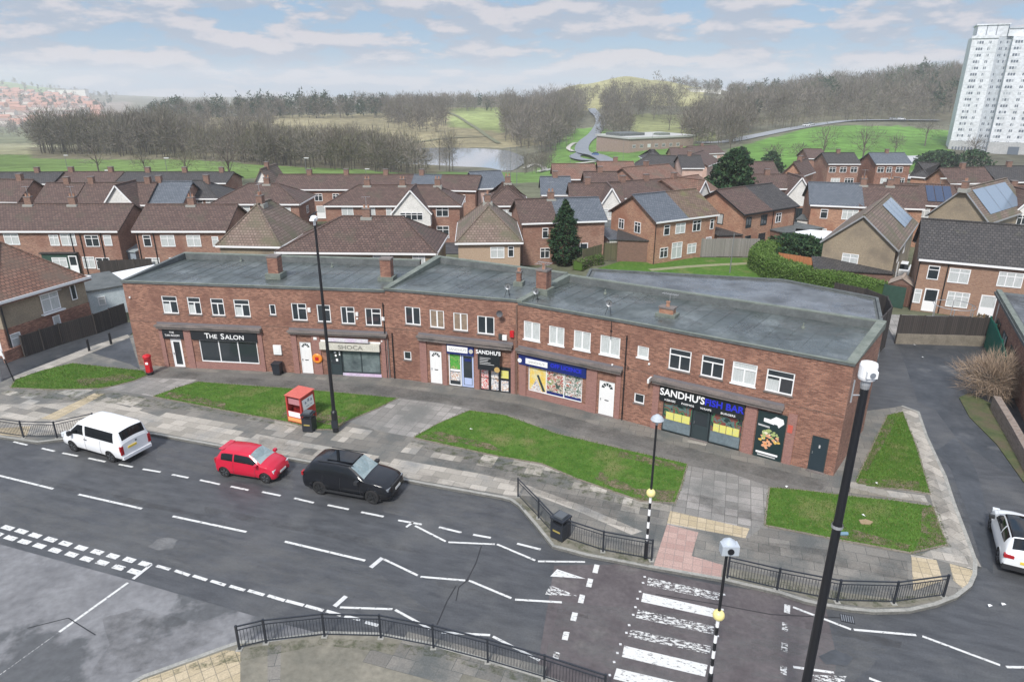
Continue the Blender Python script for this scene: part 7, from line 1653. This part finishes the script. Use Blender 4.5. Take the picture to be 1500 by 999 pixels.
pedestrian_railing('long black railing in front of the near pavement at the bottom', GP([(351, 951), (390, 941.5), (475.5, 932), (558, 934), (635, 949), (714.5, 970), (797, 994.6), (885, 1024)], Z1))
pedestrian_railing('black railing on the corner pavement behind the white van', GP([(-40, 630), (35, 641), (84, 642), (140, 629)], Z1))
def street_lamp(label, x, y, h, r0=.11, r1=.055, head=True, z0=Z1, rz=0, name='street_lamp', base=1.3):
    root = empty(name, (x, y, z0), rz, label, 'street lamp')
    b = MB(); b.lathe((0,0,0), [(r0*1.25,0),(r0*1.25,base),(r0*.8,base+.1),(r1,h-.25),(r1,h)], black, 14); b.build('column', root)
    b = MB(); b.box(-r0*1.27, r0*1.27, -r0*1.3, -r0*1.2, .3, .8, black_m); b.build('inspection_door', root)
    if head:
        b = MB(); pr = [(.0,.0),(.1,.0),(.17,.07),(.19,.2),(.15,.3),(.06,.34),(0,.34)]
        b.lathe((0, -.05, h-.05), [(.06,-.2),(.07,0),(.15,.03),(.19,.12),(.18,.24),(.1,.31),(0,.32)], signwh, 16)
        b.box(-.12, .12, -.5, .0, h+.05, h+.16, signwh); b.build('lamp_head', root)
        b = MB(); b.box(-.1, .1, -.46, -.1, h+.03, h+.052, galv); b.build('lens', root)
    return root
street_lamp('tall black street lamp in front of the shops beside the dark litter bin', -10.42, 35.95, 12.5, .14, .06)
lp = street_lamp('tallest black lamp column in the foreground with white camera head', 8.72, 15.4, 12.3, .17, .1, head=False, z0=0)
b = MB(); b.lathe((0,0,0), [(.1,12.28),(.12,12.4),(.11,12.52),(.16,12.56)], galv, 16); b.build('collar', lp)
b = MB(); b.lathe((0,0,0), [(.11,12.5),(.19,12.54),(.21,12.6),(.21,12.9),(.19,12.96),(.1,12.99),(0,12.99)], signwh, 20); b.box(-.13,.13,-.25,-.1,12.64,12.82,signwh); b.build('lamp_head', lp)
b = MB(); b.lathe((0,-.26,12.73), [(0,-.01),(.07,-.01),(.07,.01)], mat('lens_grey', (.2,.22,.25), rough=.2), 12, 'y'); b.build('lens', lp)
b = MB(); b.tube((-.28,0,11.9), (-.28,0,12.5), .02, galv); b.tube((-.28,0,12.1), (0,0,12.1), .02, galv); b.build('bracket', lp)
b = MB(); b.lathe((0,0,8.2), [(.15,0),(.15,.1)], galv, 14); b.tube((.1,0,8.0), (.32,0,8.0), .05, mat('blue_grey_box', (.15,.25,.32), rough=.5)); b.build('clamp', lp)
b = MB()
for z in (2.2,): b.box(-11, -10, 0, 0, 0, 0, black) if False else None
def beacon(label, x, y, top, gl, z0=Z1):
    root = empty('belisha_beacon', (x, y, z0), 0, label, 'beacon', 'striped crossing beacons')
    b = MB(); nst = 7; hh = gl-.15; b.lathe((0,0,0), [(.085,0),(.085,.9),(.06,.95)], black, 14)
    for k in range(nst):
        z = .95+(hh-.95)*k/nst; z1 = .95+(hh-.95)*(k+1)/nst; b.lathe((0,0,0), [(.056,z),(.056,z1)], signwh if k % 2 == 0 else black, 14)
    b.build('striped_post', root)
    b = MB(); b.lathe((0,0,gl), [(0,-.19)]+[(.19*math.sin(a), -.19*math.cos(a)) for a in np.linspace(.3, 2.85, 9)]+[(0,.19)], mat('beacon_amber', (.78, .68, .28), rough=.35), 20); b.build('globe', root)
    b = MB(); b.lathe((0,0,0), [(.05,gl+.17),(.045,top-.05)], black, 12); b.build('upper_pole', root)
    b = MB(); b.lathe((0,-.05,top), [(.05,-.25),(.06,-.12),(.2,-.1),(.27,-.02),(.2,.1),(.06,.2),(0,.21)], mat('lamp_canopy_grey', (.42,.46,.5), rough=.4), 14); b.build('lamp_head', root)
    return root
beacon('striped beacon with yellow globe and lamp left of the crossing', 5.78, 24.39, 6.75, 3.3)
r_ = beacon('striped beacon with yellow globe and flood lamp on the near side of the crossing', 6.6, 17.35, 6.1, 3.35)
b = MB(); b.box(-.26,.26,-.3,.0,5.86,6.18,mat('lamp_canopy_grey', (.42,.46,.5))); b.lathe((0,-.32,6.02),[(0,-.02),(.1,-.02),(.1,.02)],black,12,'y'); b.build('flood_lamp', r_)
def litter_bin(label, px, py, w=.55, h=1.05, rz=0, z0=Z1, name='litter_bin'):
    x, y = G(px, py, z0); root = empty(name, (x, y, z0), rz, label, 'litter bin', 'dark litter bins')
    b = MB(); hw = w/2
    b.box(-hw, hw, -hw, hw, .04, h*.68, black_m); b.box(-hw*.9, hw*.9, -hw*.9, hw*.9, 0, .04, black)
    for sx_ in (-1, 1):
        for sy in (-1, 1): b.box(sx_*hw*.98-.04*(sx_ > 0), sx_*hw*.98+.04*(sx_ < 0), sy*hw*.98-.04*(sy > 0), sy*hw*.98+.04*(sy < 0), h*.68, h*.86, black_m)
    b.box(-hw*.8, hw*.8, -hw*.8, hw*.8, h*.6, h*.7, black); b.build('body', root)
    b = MB(); b.box(-hw-.03, hw+.03, -hw-.03, hw+.03, h*.86, h*.92, black_m); b.box(-hw*.7, hw*.7, -hw*.7, hw*.7, h*.92, h, mat('bin_lid_grey', (.09,.1,.11), rough=.5)); b.build('lid', root)
    b = MB(); b.box(-hw*.6, hw*.6, -hw-.012, -hw-.002, h*.35, h*.42, mat('bin_band_gold', (.35,.28,.08), rough=.5)); b.build('band', root)
    return root
litter_bin('dark square litter bin beside the red clothes bank', 454, 630, .62, 1.25, R(-10)); litter_bin('dark litter bin behind the railing left of the crossing', 821, 786, .66, 1.2, R(-40))
# wheeled bin against the shop wall
p = FR[0].T(10.86, -.42, 0); wb_ = empty('wheeled_bin', (p[0]+PL[0][0], p[1]+PL[0][1], Z1), FR[0].ang, 'black wheeled bin against the brick wall below the white meter box', 'bin')
b = MB(); 
for (z0,z1,a0,a1) in ((.08,.85,.24,.29),): b.face([(-a0,-a0,z0),(a0,-a0,z0),(a1,-a1,z1),(-a1,-a1,z1)], black_m); b.face([(a0,a0,z0),(-a0,a0,z0),(-a1,a1,z1),(a1,a1,z1)], black_m); b.face([(a0,-a0,z0),(a0,a0,z0),(a1,a1,z1),(a1,-a1,z1)], black_m); b.face([(-a0,a0,z0),(-a0,-a0,z0),(-a1,-a1,z1),(-a1,a1,z1)], black_m)
b.build('body', wb_); b = MB(); b.box(-.31,.31,-.34,.31,.85,.91,black_m); b.tube((-.25,.34,.84),(.25,.34,.84),.02,black_m); b.build('lid', wb_)
b = MB(); b.tube((-.3,.2,.1),(-.22,.2,.1),.1,tyre_m,n=12); b.tube((.22,.2,.1),(.3,.2,.1),.1,tyre_m,n=12); b.build('wheel', wb_)
# pillar box
x, y = G(220, 548, Z1); pb = empty('pillar_box', (x, y, Z1), R(8), 'red pillar post box on the path by the left end of the parade', 'post box')
b = MB(); b.lathe((0,0,0), [(.26,0),(.26,.18),(.235,.2)], black, 20); b.build('base', pb)
b = MB(); b.lathe((0,0,0), [(.235,.2),(.235,1.28),(.225,1.3)], redp, 20); b.build('body', pb)
b = MB(); b.lathe((0,0,0), [(.27,1.28),(.285,1.32),(.285,1.37),(.25,1.44),(.12,1.5),(0,1.515)], redp, 20); b.build('cap', pb)
b = MB(); b.box(-.13,.13,-.26,-.225,1.12,1.16,black); b.box(-.09,.09,-.25,-.23,.82,.98,signwh); b.build('slot_plate', pb)
b = MB(); b.box(-.15,.15,-.245,-.22,.3,.75,redp); b.build('door', pb)
# clothes bank
x, y = G(441, 616, .17); cb = empty('clothes_bank', (x-.0, y+.3, .17), R(-24), 'red clothes recycling bank with white panel on its side on the grass', 'recycling bank'); cb.scale = (1, 1, .79)
w, d, h = 1.15, 1.25, 2.15
b = MB(); b.box(-w/2, w/2, -d/2+.5, d/2, 0, h, redbox); b.box(-w/2, w/2, -d/2, -d/2+.5, 0, .95, redbox, skip='t'); b.box(-w/2, -w/2+.1, -d/2, -d/2+.5, .95, h, redbox); b.box(w/2-.1, w/2, -d/2, -d/2+.5, .95, h, redbox); b.build('body', cb)
b = MB(); v = [(-w/2-.04,-d/2-.04,h+.002),(w/2+.04,-d/2-.04,h+.002),(w/2+.04,d/2+.04,h+.12),(-w/2-.04,d/2+.04,h+.12)]; v2 = [(a, c, z+.05) for a, c, z in v]
b.face(v2, redtop); b.face(v[::-1], redtop)
for i in range(4): j = (i+1) % 4; b.face([v[i], v[j], v2[j], v2[i]], redtop)
b.build('lid', cb)
b = MB(); b.box(-w/2+.12, w/2-.12, -d/2+.1, -d/2+.5, 1.45, 1.9, mat('bank_chute_pink', (.45,.2,.22), rough=.5)); b.build('chute', cb)
b = MB(); b.box(-w/2+.14, w/2-.14, -d/2-.012, -d/2-.002, .98-.5+.0, .98-.08, signwh); b.box(-w/2+.06, w/2-.06, -d/2-.012, -d/2-.002, .1, .4, mat('bank_stripe_orange', (.75,.35,.12), rough=.5)); b.build('notice', cb)
b = MB(); n_ = .012
b.face([(w/2+n_,-d/2+.16,1.02),(w/2+n_,d/2-.1,1.12),(w/2+n_,d/2-.16,1.98),(w/2+n_,-d/2+.1,1.92)], signwh); pn = b.build('side_panel', cb)
b = MB()
for (yy, zz, a_, c_) in ((-.3,1.5,.16,.2),(-.05,1.6,.18,.25),(.22,1.55,.15,.22),(-.2,1.25,.3,.06),(.15,1.28,.2,.05)): b.face([(w/2+.015,yy,zz),(w/2+.015,yy+a_,zz),(w/2+.015,yy+a_*.8,zz+c_),(w/2+.015,yy+a_*.1,zz+c_*.9)], mat('panel_print_grey', (.3,.33,.4), rough=.5))
b.build('panel_print', pn)
# bollards
for lb, px, py in (('black bollard by the lane, nearer one', 131, 514), ('black bollard by the lane, farther one near the parade', 163, 504)):
    x, y = G(px, py, Z1); b = MB(); b.lathe((0,0,0), [(.09,0),(.085,.85),(.095,.87),(.095,.93),(.05,.98),(0,.985)], black, 14); o = b.build('bollard'); o.location = (x, y, Z1); tag(o, lb, 'bollard', 'black bollards')
# signs posts and telegraph poles
x, y = G(12, 556, Z1); tp = empty('telegraph_pole', (x-.6, y, 0), 0, 'old grey pole cut by the left edge in front of the corner house', 'pole')
b = MB(); b.tube((0,0,0),(-.12,0,6.6),.17,galv,.12,n=12); b.build('pole', tp); b = MB(); b.box(-.3,.1,-.25,.2,6.55,7.0,mat('bracket_dark', (.04,.05,.05), rough=.6)); b.build('bracket', tp)
x, y = G(21, 559, Z1); sp = empty('sign_post', (x, y, Z1), 0, 'short black and white banded post leaning at the grass corner, left', 'post')
b = MB(); b.tube((0,0,0),(-.25,0,1.7),.04,black); b.tube((-.25,0,1.7),(-.36,0,2.4),.045,signwh); b.build('post', sp)
def pole(label, px, py, ptop, y=None, r=.07, lamp=False, z0=None, arm=0):
    z = 0; 
    for _ in range(4): g_ = G(px, py, z); z = hz1(*g_) if g_[1] > 118 else 0
    x, y = G(px, py, z); v = (ptop-499.5)/F; zt = H-y*(SP+v*CP)/(CP-v*SP); h = zt-z
    root = empty('street_lamp', (x, y, z), 0, label, 'street lamp', 'thin lamp posts of the estate')
    b = MB(); b.tube((0,0,-.2),(0,0,h),r,mat('pole_grey', (.16,.17,.17), rough=.6),r*.6,n=8)
    b.build('column', root)
    if lamp: b = MB(); b.box(-.15, .75, -.12, .12, h-.05, h+.1, mat('lamp_pale', (.6,.62,.6), rough=.5)); b.build('lamp_head', root)
for q in (('thin dark lamp post on the back green', 1069, 400, 342, False), ('thin lamp post left of the green field trees', 102, 262, 228, True), ('thin lamp post behind the slate roof', 250, 282, 232, True), ('lamp post among the roofs under the lake, left', 163, 290, 250, True), ('thin lamp post behind the long terrace, centre left', 452, 286, 232, True), ('thin lamp post beside the outhouse', 456, 318, 262, True), ('lamp post behind the white gable bay terrace', 538, 280, 248, True), ('lamp post near the lake end, left one', 757, 272, 214, False), ('lamp post near the lake end, right one', 748, 280, 216, False), ('thin lamp post beside the flat roofed school', 953, 240, 195, True), ('thin lamp post by the winding road', 835, 250, 218, False), ('lamp post behind the tall evergreen, left', 912, 245, 205, False), ('thin lamp post by the conifer garden', 790, 372, 330, False), ('lamp post by the dark lean-to shed', 400, 300, 248, True), ('lamp post at the right, among the solar roofs', 1366, 322, 262, True)):
    pole(*q[:4], lamp=q[4])
# garden clutter
def trampoline():
    x, y = G(1403, 503); root = empty('trampoline', (x+.5, y+2.2, 0), 0, 'round trampoline with dark net behind the yard fence', 'trampoline')
    b = MB(); b.lathe((0,0,.8), [(0,0),(1.4,0),(1.5,.02),(1.5,-.05)], mat('trampoline_mat', (.03,.035,.04), rough=.7), 20); b.build('bed', root)
    b = MB()
    for k in range(6): a = k*math.pi/3; b.tube((1.5*math.cos(a),1.5*math.sin(a),0),(1.5*math.cos(a),1.5*math.sin(a),2.5),.03,galv,n=6)
    b.lathe((0,0,2.5), [(1.5,-.03),(1.53,0),(1.5,.03)], galv, 20); b.build('frame', root)
trampoline()
# litter specks
lr = random.Random(3); lm = mat('litter_white', (.75,.75,.73), rough=.6)
for px, py in ((1152, 712), (1265, 754), (1284, 707), (1340, 505), (1352, 523), (1450, 886), (1470, 884), (690, 628)):
    x, y = G(px, py, .2); b = MB(); s = .09; b.face([(-s,-s*.6,.01),(s,-s*.5,.03),(s*.8,s*.6,.02),(-s*.7,s*.5,.05)], lm); o = b.build('litter_scrap'); o.location = (x, y, .17); o.rotation_euler[2] = lr.uniform(0, 3); tag(o, 'scrap of white litter lying on the ground', 'litter', 'scraps of litter')
x, y = G(1268, 765, .17); b = MB(); b.prism([(-.3,-.15),(.1,-.2),(.35,0),(.1,.2),(-.25,.15)], 0, .05, mat('brown_cardboard', (.3,.22,.13), rough=.9)); o = b.build('flattened_box'); o.location = (x, y, .17); tag(o, 'flattened brown cardboard on the right hand lawn', 'cardboard')

# ================================================================ HAZE
if not globals().get('NOHAZE'):
    b = MB(); b.box(-2800, 2800, -60, 5600, -140, 75, None) if False else None
    me = bpy.data.meshes.new('haze'); x0, x1, y0, y1, z0, z1 = -3200, 3200, -60, 3400, -150, 80
    vv = [(x0,y0,z0),(x1,y0,z0),(x1,y1,z0),(x0,y1,z0),(x0,y0,z1),(x1,y0,z1),(x1,y1,z1),(x0,y1,z1)]
    me.from_pydata(vv, [], [(3,2,1,0),(4,5,6,7),(0,1,5,4),(1,2,6,5),(2,3,7,6),(3,0,4,7)])
    hm = bpy.data.materials.new('haze_air'); hm.use_nodes = True; N = hm.node_tree.nodes; N.clear(); o_ = N.new('ShaderNodeOutputMaterial'); pv = N.new('ShaderNodeVolumePrincipled')
    pv.inputs['Density'].default_value = HAZE; pv.inputs['Color'].default_value = (.97, .985, 1, 1); pv.inputs['Anisotropy'].default_value = 0
    hm.node_tree.links.new(pv.outputs[0], o_.inputs['Volume']); me.materials.append(hm)
    ho = bpy.data.objects.new('haze', me); col.objects.link(ho); tag(ho, 'pale air haze over the valley', 'haze', kind='stuff')
